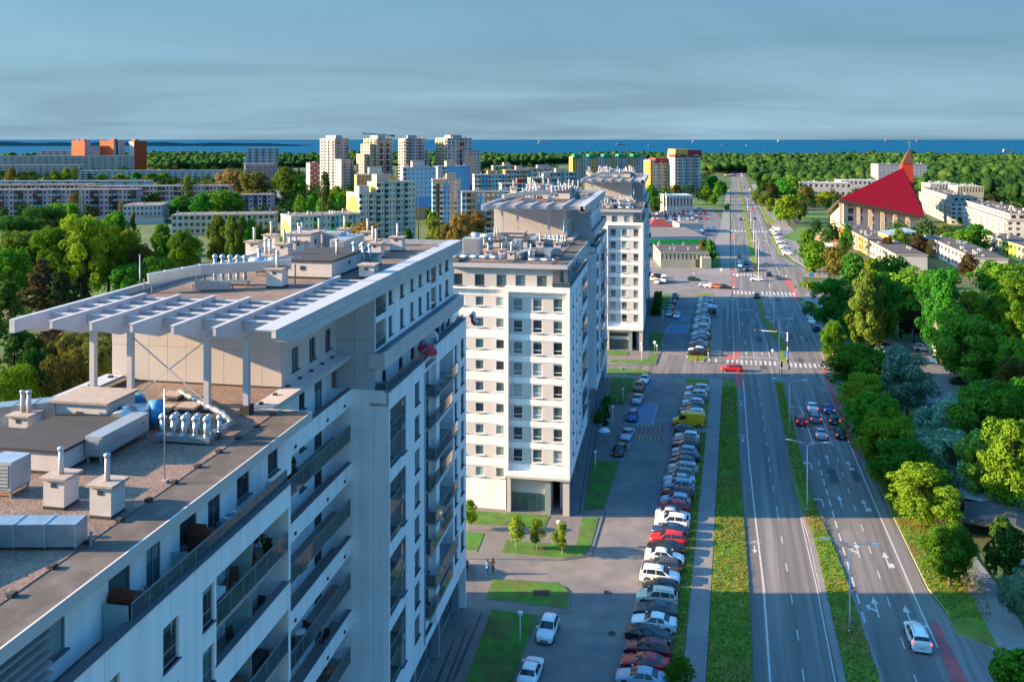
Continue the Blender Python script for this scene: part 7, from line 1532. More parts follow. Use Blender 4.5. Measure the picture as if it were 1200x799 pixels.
t = town('low block with a peach band left of the middle canopy', 541, 598, 455, 226, 12, 5, 7, 'paleblue', group=GT, bays=10, side=2, alt=['sky', 'dark', 'peach', 'blue'], bal=(1, 5, 8), balc=['white', 'peach'], topband='peach')
for lab, x0, x1, d, yt, wl, al, tb, hc in (('blue and white block with an orange roof band', 556, 592, 600, 205.5, 'sky', ['white', 'sky', 'blue', 'blue', 'white', 'sky'], 'sky', 'terracotta'), ('peach topped block with brown sides', 592, 622, 640, 200, 'peach', ['peach', 'brown', 'white', 'teal', 'peach'], 'peach', 'pink'), ('wide block with teal and peach bays', 588, 630, 520, 216, 'teal', ['white', 'dark', 'teal', 'sky', 'dark', 'white'], 'white', 'maroon'),
                                          ('cream banded block with teal sides', 622, 657, 560, 209.5, 'teal', ['cream', 'teal', 'dark', 'white', 'teal'], 'cream', 'cream'), ('teal block at the right of the coloured group', 632, 677, 640, 203, 'teal', ['teal', 'sky', 'dark', 'teal', 'terracotta'], 'teal', 'cream'), ('pale yellow roofed block far behind the coloured group', 578, 606, 740, 195, 'cream', ['cream', 'white', 'yellow'], 'cream', 'cream'), ('pinkish block behind the coloured group', 606, 660, 760, 198, 'pink', ['pink', 'sky', 'cream'], 'pink', 'pink')):
    t = town(lab, x0, x1, d, yt, 12, 9, 8 if d < 700 else 6, wl, group=GT, bays=9, side=2, alt=al, bal=(1, 4, 7), balc=['white', 'cream', 'sky'], topband=tb); t.hutp(t.w * .45, t.w * .7, 3, 9, t.h + .4, t.h + 3, hc)
# the block with yellow gables, three heights
rot = R(30); X, Y, w_ = place(421, 487, 405, rot)
t = Town('pale green block in three steps with yellow-green murals on its gables', X, Y, rot, 'apartment block', GT)
w3, w2, w1 = w_, w_ * .86, 0
t.body(w_ * .30, w_, 0, 12, ZT(213, 425), 11, 'palegreen', bays=10, side=2, ww=.35, wh=.4, alt=['dark', 'palegreen', 'dark', 'palegreen', 'palegreen'], bal=(0, 2, 5, 7), balc=['sky', 'palegreen', 'teal'], sidewall='cream', gable_blank=True)
t.body(0, w_ * .30 - .1, .3, 17.3, ZT(228, 405), 9, 'palegreen', bays=5, side=2, ww=.35, wh=.4, alt=['dark', 'palegreen', 'palegreen'], bal=(0, 3), balc=['sky', 'palegreen'], sidewall='cream', gable_blank=True)
X2, Y2, w2 = place(338, 421, 392, rot); dx_ = -w2 * .98
t.body(dx_ - 1.0, -1.5, -6, 10, ZT(253.5, 388), 5, 'palegreen', bays=16, side=2, ww=.35, wh=.4, alt=['palegreen', 'palegreen', 'teal', 'palegreen'], bal=(1, 5, 9, 13), balc=['brightgreen', 'teal', 'palegreen'], sidewall='cream', gable_blank=True)
t.hutp(w_ * .34, w_ * .55, 3, 9, ZT(213, 425) + .4, ZT(213, 425) + 4, 'cream'); t.hutp(1, 6, 3, 9, ZT(228, 405) + .4, ZT(228, 405) + 3.6, 'white'); t.bits(dx_, -3, -5, 5, ZT(253.5, 388) + .4, 16)
def mural(x, y0, y1, z0, z1):
    b = MB(); n = 14; yc, hw = (y0 + y1) / 2, (y1 - y0) / 2; pts = [(x, yc - hw, z0), (x, yc - hw, z0 + (z1 - z0) * .45)] + [(x, yc - hw * math.cos(math.pi * k / n), z0 + (z1 - z0) * (.45 + .55 * math.sin(math.pi * k / n))) for k in range(1, n)] + [(x, yc + hw, z0 + (z1 - z0) * .45), (x, yc + hw, z0)]
    b.loft([[(p[0], p[1], p[2]) for p in pts], [(p[0] - .04, p[1], p[2]) for p in pts]], 'wall yellow', cap=True); b.build('mural', t.o)
    for yy, zz in ((yc - hw * .6, z0 + (z1 - z0) * .62), (yc + hw * .5, z0 + (z1 - z0) * .8)): b = MB(); b.box(x - .07, x - .041, yy - .5, yy + .5, zz - .5, zz + .5, 'wall terracotta'); b.build('mural', t.o)
mural(-.02, 2.0, 15.6, 14.5, ZT(228, 405) - 1.2); mural(dx_ - 1.02, -4.6, 8.6, 1.5, ZT(253.5, 388) - 2); mural(w_ * .3 - .02, 2.5, 10.5, 25, ZT(213, 425) - 1)
# green-topped blocks and red-topped tower near the wood
t = town('long block with green roof caps and a yellow gable', 671, 757, 985, 184.5, 13, 14, 11, 'lightgrey', group=GT, bays=28, side=2, ww=.4, alt=['gold', 'gold', 'lightgrey', 'grey', 'white', 'grey', 'lightgrey'], bal=tuple(range(3, 28, 3)), balc=['white', 'grey'], sidewall='gold')
for k in range(5): t.plate(t.w * (.02 + .2 * k), t.w * (.13 + .2 * k), -.4, 10, t.h - 1.5, t.h + 3.5, 'green', 'roof_cap')
t = town('lower part of the red-topped tower with a yellow gable', 762, 791, 800, 188.5, 14, 16, 10, 'lightgrey', group=GT, bays=9, side=2, ww=.4, alt=['gold', 'white', 'white', 'grey', 'lightgrey'], bal=(3, 5, 7), balc=['white', 'grey', 'terracotta'], sidewall='gold', gable_blank=True)
for k in range(3): t.plate(t.w * (.2 + .27 * k), t.w * (.42 + .27 * k), -.4, 12, t.h - 2.5, t.h + 2.6, 'maroon', 'roof_cap')
t = town('red-topped tower, tallest beside the far road', 791, 821, 790, 179, 16, 14, 13, 'lightgrey', 'tower block', group=GT, bays=10, side=3, ww=.4, alt=['lightgrey', 'grey', 'white', 'sky', 'grey', 'lightgrey'], bal=(1, 4, 7, 8), balc=['white', 'lightgrey', 'grey'])
t.plate(0, t.w * .55, -.5, 15, t.h - 1.5, t.h + 3.2, 'gold', 'roof_cap'); t.plate(-.3, t.w * .4, -.8, 12, t.h - 4, t.h - 1.6, 'maroon', 'roof_cap'); t.plate(t.w * .5, t.w + .5, -.7, 15, t.h - 3.5, t.h + 2.4, 'maroon', 'roof_cap')
# ---- right side
t = town('plain white slab behind the church spire', 1029, 1086, 830, 193, 20, -4, 9, 'white', bays=12, side=3, group='pale blocks on the right', alt=['white'] * 8 + ['grey', 'white', 'grey', 'white'], ww=.25, wh=.35); t.bits(2, t.w - 2, 2, 15, t.h + .4, 8, 3)
for lab, X0, X1, d, yt, D in (('long low white building left of the church', 941, 998, 740, 215, 24), ('low white building right behind the long one', 985, 1032, 790, 212, 24), ('low cream building at the wood edge behind the white row', 1122, 1153, 620, 219, 18), ('low grey building beside the wood on the right', 1090, 1122, 650, 216, 20)):
    t = town(lab, X0, X1, d, yt, D, -8, 2, 'cream' if 'cream' in lab else 'white', 'building', bays=9, side=4, ww=.5, wh=.35, group='low pale buildings by the wood', roof='wall lightgrey', bits=14)
# white row of flats: long west face with balconies, end face to the viewer
def wrow(label, pxn, yn, pxf, yf, D, ztop, fl, cols, sidewall, bits=16):
    a, c = Vector(G(pxn, yn)), Vector(G(pxf, yf)); L_ = (c - a).length; rot = math.atan2(-(c - a).x, (c - a).y)
    o = Town(label, a.x, a.y, rot, 'apartment block' if fl > 3 else 'terraced house', 'white flats on the right' if fl > 3 else 'terraces on the right'); t = o
    b = MB(); fh = ztop / fl; n = len(cols); bw = L_ / n
    for k in range(n):
        ops = []
        for f in range(fl): ops += [(bw * .12, bw * .45, fh * f + fh * .32, fh * f + fh * .82), (bw * .58, bw * .88, fh * f + (fh * .06 if k % 2 else fh * .32), fh * f + fh * .82)]
        wall_open(b, (0, L_ - bw * k, 0), (0, -1), bw, ztop, ops, .25, 'wall ' + cols[k])
    n2 = max(3, int(D / 3)); wall_open(b, (0, 0, 0), (1, 0), D, ztop, [(D / n2 * (k + .22), D / n2 * (k + .78), fh * f + fh * .3, fh * f + fh * .8) for k in range(n2) for f in range(fl)] if fl > 3 else [], .25, 'wall ' + sidewall)
    b.face([(D, 0, 0), (D, L_, 0), (D, L_, ztop), (D, 0, ztop)], 'wall ' + sidewall); b.face([(D, L_, 0), (0, L_, 0), (0, L_, ztop), (D, L_, ztop)], 'wall ' + sidewall); b.build('wall', t.o)
    g = MB(); g.box(.25, D - .25, .25, L_ - .25, 0, ztop - .05, 'far_glass', skip='tb'); tag(g.build('window', t.o), kind='stuff')
    r_ = MB(); r_.box(-.25, D + .25, -.25, L_ + .25, ztop, ztop + .35, 'wall lightgrey' if fl > 3 else 'wall cream', 'felt_dark'); r_.build('roof', t.o)
    q = MB()
    for k in range(n):
        for f in range(1, fl):
            if k % 2: q.box(-1.1, -.003, L_ - bw * (k + .95), L_ - bw * (k + .5), fh * f - .1, fh * f + .9, 'wall ' + ('lightgrey' if fl > 3 else cols[k]))
    if q.v: tag(q.build('balcony', t.o), kind='stuff')
    if fl > 3: t.body(1.6, D - 1.2, 1.4, L_ - 1.4, ztop + 2.7, 1, 'lightgrey', bays=4, side=int(L_ / 4), z0=ztop + .3, roof='felt_dark', ww=.6, wh=.6)
    t.bits(1, D - 1, 1, L_ - 1, ztop + (3.0 if fl > 3 else .35), bits, n); return t
wrow('white five-storey flats, nearest of the right row', 1180, 291, 1128, 268, 16, 12.6, 5, ['white', 'white', 'lightgrey', 'white', 'cream', 'white', 'white', 'lightgrey'] * 2, 'white', 26)
wrow('white five-storey flats behind the church, farther of the row', 1114, 263, 1077, 246, 16, 12.8, 5, ['white', 'cream', 'lightgrey', 'white'] * 4, 'white', 26)
wrow('terrace of cream and orange houses below the church', 1050, 319.5, 984, 279, 11, 6.6, 2, ['orange', 'terracotta', 'cream', 'cream', 'orange', 'peach', 'cream', 'white', 'cream', 'cream'], 'white', 20)
wrow('white and pink terraced houses in the middle of the right', 1142, 325, 1084, 294, 11, 6.8, 2, ['white', 'pink', 'white', 'white', 'pink', 'white', 'white'], 'white', 14)
wrow('cream and green terraced houses at the right edge', 1222, 316, 1150, 290, 11, 6.4, 2, ['cream', 'white', 'cream', 'yellow', 'yellow', 'cream', 'gold', 'white'], 'white', 14)
# yellow house beside the church
x, y = G(1050, 300); t = Town('yellow house with a grey metal roof beside the church', x, y, R(-8), 'house', name='house'); b = MB(); b.box(-3, 8, 0, 16, 0, 8.5, 'wall gold'); b.box(8.01, 18, 3, 15, 0, 7, 'wall gold', 'felt_grey'); b.build('wall', t.o); b = MB(); b.loft([[(-3.4, -.4, 8.5), (8.3, -.4, 10.4), (8.3, -.4, 10.7), (-3.4, -.4, 8.8)], [(-3.4, 16.4, 8.5), (8.3, 16.4, 10.4), (8.3, 16.4, 10.7), (-3.4, 16.4, 8.8)]], 'zinc', cap=True); b.build('roof', t.o)
for k in range(3): b = MB(); b.box(9.2, 10.6, 2.9, 2.99, 1 + k * 2, 2.3 + k * 2, 'far_glass'); b.build('window', t.o)
# dark-roofed house among the trees
x, y = G(1129, 424); t = Town('big house with a dark slate mansard roof and roof lights among the trees', x, y, R(-14), 'house', name='house'); t.o.scale = (.62, 1, 1); mat('slate', (.045, .055, .07), .6, .15, 2)
b = MB(); wall_open(b, (-9, 0, 0), (1, 0), 19, 9.6, [(1.2 + 2.9 * k, 2.8 + 2.9 * k, zz, zz + 1.7) for k in range(6) for zz in (1.2, 4.2, 7.0)], .2, 'wall grey'); b.box(-8.8, 9.8, .25, 13, 0, 9.5, 'far_glass'); b.box(-9, -8.8, .01, 13, 0, 9.6, 'wall lightgrey'); b.box(9.8, 10, .01, 13, 0, 9.6, 'wall concrete'); b.build('wall', t.o)
b = MB(); b.loft([[(-9.4, -.5, 9.61), (10.4, -.5, 9.61), (10.4, 13.5, 9.61), (-9.4, 13.5, 9.61)], [(-9.0, 1.0, 12.6), (10, 1.0, 12.6), (10, 12, 12.6), (-9.0, 12, 12.6)], [(-8.5, 5, 13.6), (9.5, 5, 13.6), (9.5, 9, 13.6), (-8.5, 9, 13.6)]], 'slate', cap=True); b.build('roof', t.o)
for x_ in (-5, -1, 4, 8): b = MB(); b.loft([[(x_ - .6, 1.9, 12.78), (x_ + .6, 1.9, 12.78), (x_ + .6, 3.4, 13.2), (x_ - .6, 3.4, 13.2)], [(x_ - .6, 1.9, 12.98), (x_ + .6, 1.9, 12.98), (x_ + .6, 3.4, 13.38), (x_ - .6, 3.4, 13.38)]], 'lamp_clear', cap=True); b.build('roof_light', t.o)
b = MB(); b.box(-9.3, 10.3, .5, .9, 11.2, 11.5, 'wall lightgrey'); b.build('cornice', t.o)
# church: walls, great folded red roof, spire
mat('roof_red', (.25, .004, .014), .8, .14, .6, stretch=(.3, 1.5, 1), spec=.1); mat('church_pink', (.62, .48, .46), .85, .08, .5); mat('church_grey', (.40, .37, .35), .85, .1, .5); mat('spire_brown', (.10, .045, .03), .7, .2, 1.5); mat('fascia_brown', (.045, .032, .028), .7, .15, 1)
ch = empty('church', (*G(985, 272), 0), R(-9), 'church with a great folded red roof and a brown spire', 'church')
def chl(px, d, z=None, py=None):
    z = ZT(py, d) if z is None else z; X = (px - 600) / FPX * d; c, s = math.cos(R(9)), math.sin(R(9)); ox, oy = G(985, 272); X -= ox; Y = d - oy; return (X * c - Y * s, X * s + Y * c, z)
A_, B_, C_, D_, E__ = chl(984, 470, py=233), chl(1083.5, 462, py=253.5), chl(1058, 505, py=196.5), chl(968, 500, py=248), chl(1080, 560, py=238)
b = MB()
def thick(q, m, t=.7): b.loft([[(*p[:2], p[2]) for p in q], [(*p[:2], p[2] - t) for p in q]][::-1], m, cap=True)
thick([A_, B_, C_], 'roof_red'); thick([D_, A_, C_], 'roof_red'); thick([B_, E__, C_], 'roof_red'); b.build('roof', ch)
b = MB()
for p, q in ((A_, B_), (D_, A_)):
    n_ = Vector((q[1] - p[1], -(q[0] - p[0]), 0)).normalized() * .3
    b.loft([[Vector(p) + n_, Vector(p) + n_ - Vector((0, 0, 2.0)), Vector(p) - Vector((0, 0, 2.0)), Vector(p)], [Vector(q) + n_, Vector(q) + n_ - Vector((0, 0, 1.6)), Vector(q) - Vector((0, 0, 1.6)), Vector(q)]], 'fascia_brown', cap=True)
b.build('fascia', ch)
def cwall(p, q, ins, m, name='wall', n=1):
    p, q = Vector(p), Vector(q); d = (q - p); nn = Vector((d.y, -d.x, 0)).normalized()
    p = p - nn * ins; q = q - nn * ins; b = MB(); b.loft([[Vector((p.x, p.y, 0)), Vector((p.x - nn.x * .4, p.y - nn.y * .4, 0)), Vector((p.x - nn.x * .4, p.y - nn.y * .4, p.z - 1)), Vector((p.x, p.y, p.z - 1))], [Vector((q.x, q.y, 0)), Vector((q.x - nn.x * .4, q.y - nn.y * .4, 0)), Vector((q.x - nn.x * .4, q.y - nn.y * .4, q.z - 1)), Vector((q.x, q.y, q.z - 1))]], m, cap=True); b.build(name, ch)
LERP = lambda p, q, t: tuple(p[i] + (q[i] - p[i]) * t for i in range(3))
cwall(LERP(A_, B_, .01), LERP(A_, B_, .97), 3.0, 'church_pink'); cwall(LERP(D_, A_, .05), LERP(D_, A_, .99), 2.0, 'wall cream')
for t0, t1, m_, ins in ((.0, .05, 'church_grey', 1.2), (.05, .10, 'church_grey', 1.0), (.21, .25, 'wall cream', .9), (.345, .385, 'wall cream', .9), (.49, .535, 'wall cream', .9), (.64, .68, 'wall cream', .9), (.79, .83, 'wall cream', .9)): cwall(LERP(A_, B_, t0), LERP(A_, B_, t1), ins, m_, 'pilaster')
for t0, t1 in ((.11, .175), (.27, .285), (.405, .42), (.555, .57)):
    for k in range(4):
        p, q = Vector(LERP(A_, B_, t0)), Vector(LERP(A_, B_, t1)); d = q - p; nn = Vector((d.y, -d.x, 0)).normalized(); z0 = 2 + k * 4; b = MB(); p2, q2 = p - nn * 2.95, q - nn * 2.95
        b.loft([[(p2.x, p2.y, z0), (p2.x - nn.x * .1, p2.y - nn.y * .1, z0), (p2.x - nn.x * .1, p2.y - nn.y * .1, z0 + 2.8), (p2.x, p2.y, z0 + 2.8)], [(q2.x, q2.y, z0), (q2.x - nn.x * .1, q2.y - nn.y * .1, z0), (q2.x - nn.x * .1, q2.y - nn.y * .1, z0 + 2.8), (q2.x, q2.y, z0 + 2.8)]], 'far_glass', cap=True); b.build('window', ch)
s0 = chl(1060, 530, z=0); b = MB(); zt0, zt1 = ZT(215, 530) - 4, ZT(192, 530)
b.loft([[(s0[0] - 5.5, s0[1] - 4, zt0), (s0[0] + 4.5, s0[1] - 4, zt0), (s0[0] + 4.5, s0[1] + 4, zt0), (s0[0] - 5.5, s0[1] + 4, zt0)], [(s0[0] - 1.6, s0[1] - 2.4, zt1), (s0[0] + 4.0, s0[1] - 2.4, zt1), (s0[0] + 4.0, s0[1] + 2.4, zt1), (s0[0] - 1.6, s0[1] + 2.4, zt1)]], 'wall redorange', cap=True); b.box(s0[0] - 5, s0[0] + 4.4, s0[1] - 3.9, s0[1] + 3.9, 0, zt0, 'church_grey'); b.build('tower', ch)
b = MB(); b.loft([[(s0[0] - 2.0, s0[1] - 2.6, zt1), (s0[0] + 4.2, s0[1] - 2.6, zt1), (s0[0] + 4.2, s0[1] + 2.6, zt1), (s0[0] - 2.0, s0[1] + 2.6, zt1)], [(s0[0] + 2.7, s0[1] - .2, ZT(174.5, 530)), (s0[0] + 2.9, s0[1] - .2, ZT(174.5, 530)), (s0[0] + 2.9, s0[1] + .2, ZT(174.5, 530)), (s0[0] + 2.7, s0[1] + .2, ZT(174.5, 530))]], 'spire_brown', cap=True); b.build('spire', ch)
b = MB(); zz = ZT(174.5, 530); b.bar((s0[0] + 2.8, s0[1], zz - .5), (s0[0] + 2.8, s0[1], zz + 5), .25, .25, 'frame_grey'); b.bar((s0[0] + 1.6, s0[1], zz + 3.6), (s0[0] + 4.0, s0[1], zz + 3.6), .25, .25, 'frame_grey'); b.build('cross', ch)
gslab('church_forecourt', [(945, 296), (960, 273), (1085, 280), (1050, 300), (1000, 292)], .5, 'kerb', 'wall terracotta')
gslab('lawn', [(915, 278), (940, 266), (965, 268), (958, 280), (930, 283)], .16, 'kerb', 'lawn'); gslab('lawn', [(938, 252), (972, 250), (972, 258), (942, 260)], .16, 'kerb', 'lawn'); gslab('park_path', [(1000, 385), (1040, 380), (1100, 392), (1099, 396), (1040, 385), (1000, 392)], .05, 'pavers'); gslab('yard', [(1020, 415), (1022, 403), (1060, 400), (1110, 405), (1150, 425), (1110, 440), (1062, 420)], .04, 'asphalt_far')
# shops beyond the third block
t = town('flat shop with a bright green band under its white roof edge', 742, 828, 374, 279, 40, 2, 1, 'white', 'shop', bays=6, side=2, ww=.5, wh=.3, z0=0, roof='felt_grey', bits=0, para=.6); t.plate(-.3, t.w + .3, -.35, -.13, t.h - 2.3, t.h - .75, 'brightgreen', 'green_band'); t.plate(-.3, t.w + .3, -.32, -.13, t.h - .7, t.h + .7, 'white', 'roof_edge')
t = town('low cream shop with a dark flat roof before the green-striped one', 774, 831, 343, 296.5, 26, -3, 1, 'cream', 'shop', bays=12, side=3, ww=.4, wh=.32, roof='felt_dark', bits=8, para=.5); t.plate(t.w * .72, t.w * .8, -.25, -.02, .1, 3.2, 'dark', 'door'); t.plate(t.w * .82, t.w * 1.02, -2.5, -.05, 0, 4.2, 'cream', 'porch')
x, y = G(761, 277); t = Town('market pavilion with a hipped red roof', x, y, R(2), 'pavilion', name='pavilion'); b = MB(); b.box(0, 12, 0, 14, 0, 5, 'wall white'); b.build('wall', t.o); b = MB(); b.loft([[(-1, -1, 5), (13, -1, 5), (13, 15, 5), (-1, 15, 5)], [(4, 5, 8.4), (8, 5, 8.4), (8, 9, 8.4), (4, 9, 8.4)]], 'wall maroon', cap=True); b.build('roof', t.o)
for k in range(4): b = MB(); b.box(1 + 2.8 * k, 2.8 + 2.8 * k, -.08, -.01, 1.2, 3.2, 'far_glass'); b.build('window', t.o)
x, y = G(796, 273); t = Town('white market hall with stalls in front', x, y, R(2), 'market hall', name='market_hall'); b = MB(); b.box(0, 13, 0, 16, 0, 5, 'wall white', 'felt_grey'); b.build('wall', t.o)
t = town('flat white kiosk building before the red-topped tower', 781, 812, 600, 230, 20, 2, 1, 'white', 'kiosk', bays=8, side=2, bits=3, roof='wall sky', para=.6)
# market stalls and the crowd of cars around them
q_ = random.Random(4)
for k in range(16):
    px, py = 792 + (k % 8) * 4.4, 272 + (k // 8) * 3.2; x, y = G(px, py); cc = q_.choice(('white', 'red', 'sky', 'cream', 'white', 'teal')); t = empty('market_stall', (x, y, .03), R(q_.uniform(-8, 8)), {'red': 'red', 'sky': 'pale blue', 'teal': 'teal'}.get(cc, cc) + ' stall awning in the ' + ('back', 'front')[k // 8] + ' line before the white market hall' + (' at its left' if k % 8 < 3 else ' in its middle' if k % 8 < 6 else ' at its right'), 'market stall', 'market stalls')
    b = MB(); b.loft([[(-1.1, -1, 2.1), (1.1, -1, 2.1), (1.1, 1, 2.1), (-1.1, 1, 2.1)], [(-.3, -.3, 2.7), (.3, -.3, 2.7), (.3, .3, 2.7), (-.3, .3, 2.7)]], 'wall ' + cc, cap=True); b.build('awning', t); b = MB(); b.box(-.9, .9, -.6, .2, 0, .9, 'wall ' + q_.choice(('brown', 'dark', 'grey'))); b.build('counter', t)
    for xx in (-1, .94):
        for yy in (-.9, .84): b = MB(); b.box(xx, xx + .06, yy, yy + .06, 0, 2.1, 'frame_grey'); b.build('pole', t)
gslab('market_car_park', [(752, 282), (750, 268), (765, 246), (834, 244), (846, 258), (842, 300), (830, 316), (826, 282)], .028, 'asphalt_far')
gslab('lawn', [(762, 243), (770, 236), (848, 234), (848, 240), (835, 243)], .12, 'lawn'); gslab('lawn', [(826, 316), (831, 297), (843, 296), (845, 313)], .14, 'kerb', 'lawn')
CK = list(CAR); CC = ['white', 'silver', 'grey', 'dark grey', 'black', 'red', 'dark red', 'blue', 'pale blue', 'silver', 'white', 'dark blue']
for r_ in range(7):
    for k in range(13):
        px, py = 764 + k * 5.1 + r_ * .4, 245.5 + r_ * 2.9
        if py > 261 and px > 786 or q_.random() < .15: continue
        kk, cc = q_.choice(CK), q_.choice(CC); pcar(px, py + .3 * math.sin(k), kk, cc, q_.choice((0, 180)), f'{cc} {kk} in the ' + ('back', 'second', 'third', 'fourth', 'fifth', 'sixth', 'front')[r_] + ' row of the market car park', near=False, group='cars in the market car park')
for r_ in range(3):
    for k in range(7):
        px, py = 851 + k * 3.7 + q_.uniform(-.5, .5), 204.5 + r_ * 1.3; kk, cc = q_.choice(CK), q_.choice(CC); pcar(px, py, kk, cc, 90, f'{cc} {kk} in the car park at the far end of the road', near=False, group='cars at the far end of the road')
for k in range(14):
    px, py = 322 + (k % 7) * 4.2, 226 + (k // 7) * 3.2; kk, cc = q_.choice(CK), q_.choice(CC); pcar(px, py, kk, cc, 90, f'{cc} {kk} in the car park below the pinkish slab', near=False, group='cars below the pinkish slab')
gslab('car_park', [(292, 238), (310, 222), (362, 224), (350, 240)], .02, 'asphalt_far'); gslab('park_street', [(190, 326), (330, 322), (330, 330), (190, 334)], .02, 'asphalt_far'); gslab('park_path', [(80, 372), (112, 365), (118, 368), (84, 380)], .02, 'pavers'); gslab('lawn', [(96, 350), (130, 330), (175, 345), (120, 380)], .03, 'lawn')
for px, py, c in ((264, 326.5, 'white'), (270, 326.5, 'silver')): pcar(px, py, 'saloon', c, 90, f'{c} saloon on the street behind the poplars', near=False)
# lattice mast and other tall poles on the left
x, y = G(94.5, 262); o = empty('lattice_mast', (x, y, 0), 0, 'red and white lattice mast before the pink block', 'mast'); zt_ = ZT(211, y); n = 9
for k in range(n):
    b = MB(); z0, z1 = zt_ * k / n, zt_ * (k + 1) / n; r0, r1 = 1.1 - .8 * k / n, 1.1 - .8 * (k + 1) / n; m_ = 'wall white' if k % 2 else 'wall lightgrey'
    c0, c1 = [(sx * r0, sy * r0, z0) for sx, sy in ((-1, -1), (1, -1), (1, 1), (-1, 1))], [(sx * r1, sy * r1, z1) for sx, sy in ((-1, -1), (1, -1), (1, 1), (-1, 1))]
    for j in range(4): b.bar(c0[j], c1[j], .16, .16, m_); b.bar(c0[j], c1[(j + 1) % 4], .1, .1, m_); b.bar(c1[j], c1[(j + 1) % 4], .1, .1, m_)
    b.build('mast_section', o)
for px, pb, ptp, lab in ((377.5, 300, 221, 'tall thin pole before the mural block'), (490.5, 300, 222, 'tall thin brown pole right of the mural block'), (164, 365, 300, 'thin grey flagpole in the park')):
    x, y = G(px, pb); o = MB(); o.tube([(0, 0, 0), (0, 0, ZT(ptp, y))], [.28, .14], 'steel_paint' if 'grey' in lab else 'bark', 8); o.lathe([(.02, 0), (.32, .1), (.32, .4), (.02, .5)], 'frame_grey', (0, 0, ZT(ptp, y)), 8); tag(o.build('pole', None, (x, y, 0)), lab, 'pole')
# ships on the sea
def ship(px, py, wpx, label, hull, deck=True):
    d = FPX * 51 / max(1.2, py - 163.0); X = (px - 600) / FPX * d; L_ = wpx / FPX * d; o = empty('ship', (X, d, -1), R(4), label, 'ship', 'ships on the sea'); h = L_ * .07
    b = MB(); b.loft([[(-L_ / 2, -L_ * .06, 0), (L_ * .42, -L_ * .06, 0), (L_ * .5, 0, 0), (L_ * .42, L_ * .06, 0), (-L_ / 2, L_ * .06, 0)], [(-L_ / 2, -L_ * .07, h), (L_ * .44, -L_ * .07, h), (L_ * .54, 0, h * 1.2), (L_ * .44, L_ * .07, h), (-L_ / 2, L_ * .07, h)]], 'wall ' + hull, cap=True); b.build('hull', o)
    b = MB(); b.box(-L_ * .46, -L_ * .3, -L_ * .05, L_ * .05, h, h * 2.9, 'wall white'); b.box(-L_ * .4, -L_ * .35, -L_ * .02, L_ * .02, h * 2.9, h * 3.6, 'wall ' + hull); b.build('superstructure', o)
    if deck:
        for k in range(4): b = MB(); b.box(-L_ * .2 + L_ * .15 * k, -L_ * .08 + L_ * .15 * k, -L_ * .04, L_ * .04, h, h * 1.35, 'wall lightgrey'); b.build('hatch', o)
for a in ((640, 168.2, 19, 'long pale cargo ship left of the middle of the sea', 'white'), (727, 170.2, 11, 'small cargo ship above the green-topped block', 'dark'), (763, 171.5, 7, 'small boat right of the small cargo ship', 'lightgrey'), (816, 167, 10, 'white ship beyond the red-topped tower', 'white'), (849, 170.6, 6, 'tiny dark ship above the far road', 'dark'), (877, 171.4, 6, 'tiny grey ship right of the far road', 'grey'), (916.5, 166.3, 11, 'white ship alone right of the road', 'white'), (1041, 165.8, 8, 'red and white ship left of the spire', 'red'), (1077, 165.6, 7, 'red and white ship right of the spire', 'red'), (896, 175.5, 3, 'tiny white sail near the shore', 'white'), (1182, 178, 14, 'orange dredger with a frame at the right edge', 'orange'),
          (204, 170.3, 10, 'grey ship on the left, first of two', 'grey'), (226, 170.2, 14, 'grey ship on the left, second of two', 'grey'), (296, 169, 14, 'grey ship above the white slab', 'grey'), (362, 168.6, 12, 'grey ship left of the tall towers', 'grey')): ship(*a)

greenery()
# ---------------------------------------------------------------- street furniture and people
mat('pole_grey', (.46, .49, .52), .45, .08, .8, metal=.3); mat('sign_blue', (.02, .16, .45), .5, .05); mat('sign_white', (.75, .75, .75), .5, .05); mat('skin', (.48, .28, .20), .6, .05); mat('hair_dark', (.03, .02, .015), .8, .1)
def lamp(px, py, ptop, arms, label, group='double-armed street lamps', name='street_lamp', span=2.6):
    x, y = G(px, py); h = 50 - (ptop - 163) * 50 / (py - 163.0); o = empty(name, (x, y, .15), ROT_R, label, 'street lamp', group)
    b = MB(); b.tube([(0, 0, 0), (0, 0, 1.2), (0, 0, h - .5)], [.13, .10, .06], 'pole_grey', 8); b.lathe([(.2, 0), (.2, .04), (.13, .1)], 'pole_grey', n=8); b.build('pole', o)
    for s_ in arms:
        b = MB(); b.tube([(0, 0, h - .55), (s_ * .5, 0, h - .12), (s_ * span * .8, 0, h + .12)], [.05, .045, .035], 'pole_grey', 6); a = b.build('arm', o)
        b = MB(); e = s_ * span; b.loft([[(e - s_ * .55, -.14, h + .08), (e - s_ * .55, .14, h + .08), (e - s_ * .55, .10, h + .17), (e - s_ * .55, -.10, h + .17)], [(e + s_ * .25, -.10, h + .13), (e + s_ * .25, .10, h + .13), (e + s_ * .25, .07, h + .19), (e + s_ * .25, -.07, h + .19)]], 'frame_white', cap=True); b.build('lamp_head', a)
for k, (px, py, pt, lab) in enumerate(((996, 740, 637, 'nearest double-armed street lamp on the median'), (946, 597, 519, 'double-armed street lamp on the median beside the turn arrow'), (925, 507, 446, 'double-armed street lamp on the median near the waiting cars'), (913, 448, 374, 'double-armed street lamp just before the first crossing'), (907, 397, 345, 'double-armed street lamp on the median between the crossings'), (897, 372, 330, 'double-armed lamp half way between the crossings'),
                                      (889, 330, 283, 'double-armed street lamp by the far zebras'), (886, 307, 268, 'double-armed lamp beyond the far zebras'), (883, 290, 258, 'slim double-armed lamp on the far median'), (880, 268, 243, 'slim double-armed lamp farther along the median'), (876, 250, 232, 'slim double-armed lamp near the far junction'))): lamp(px, py, pt, (-1, 1), lab)
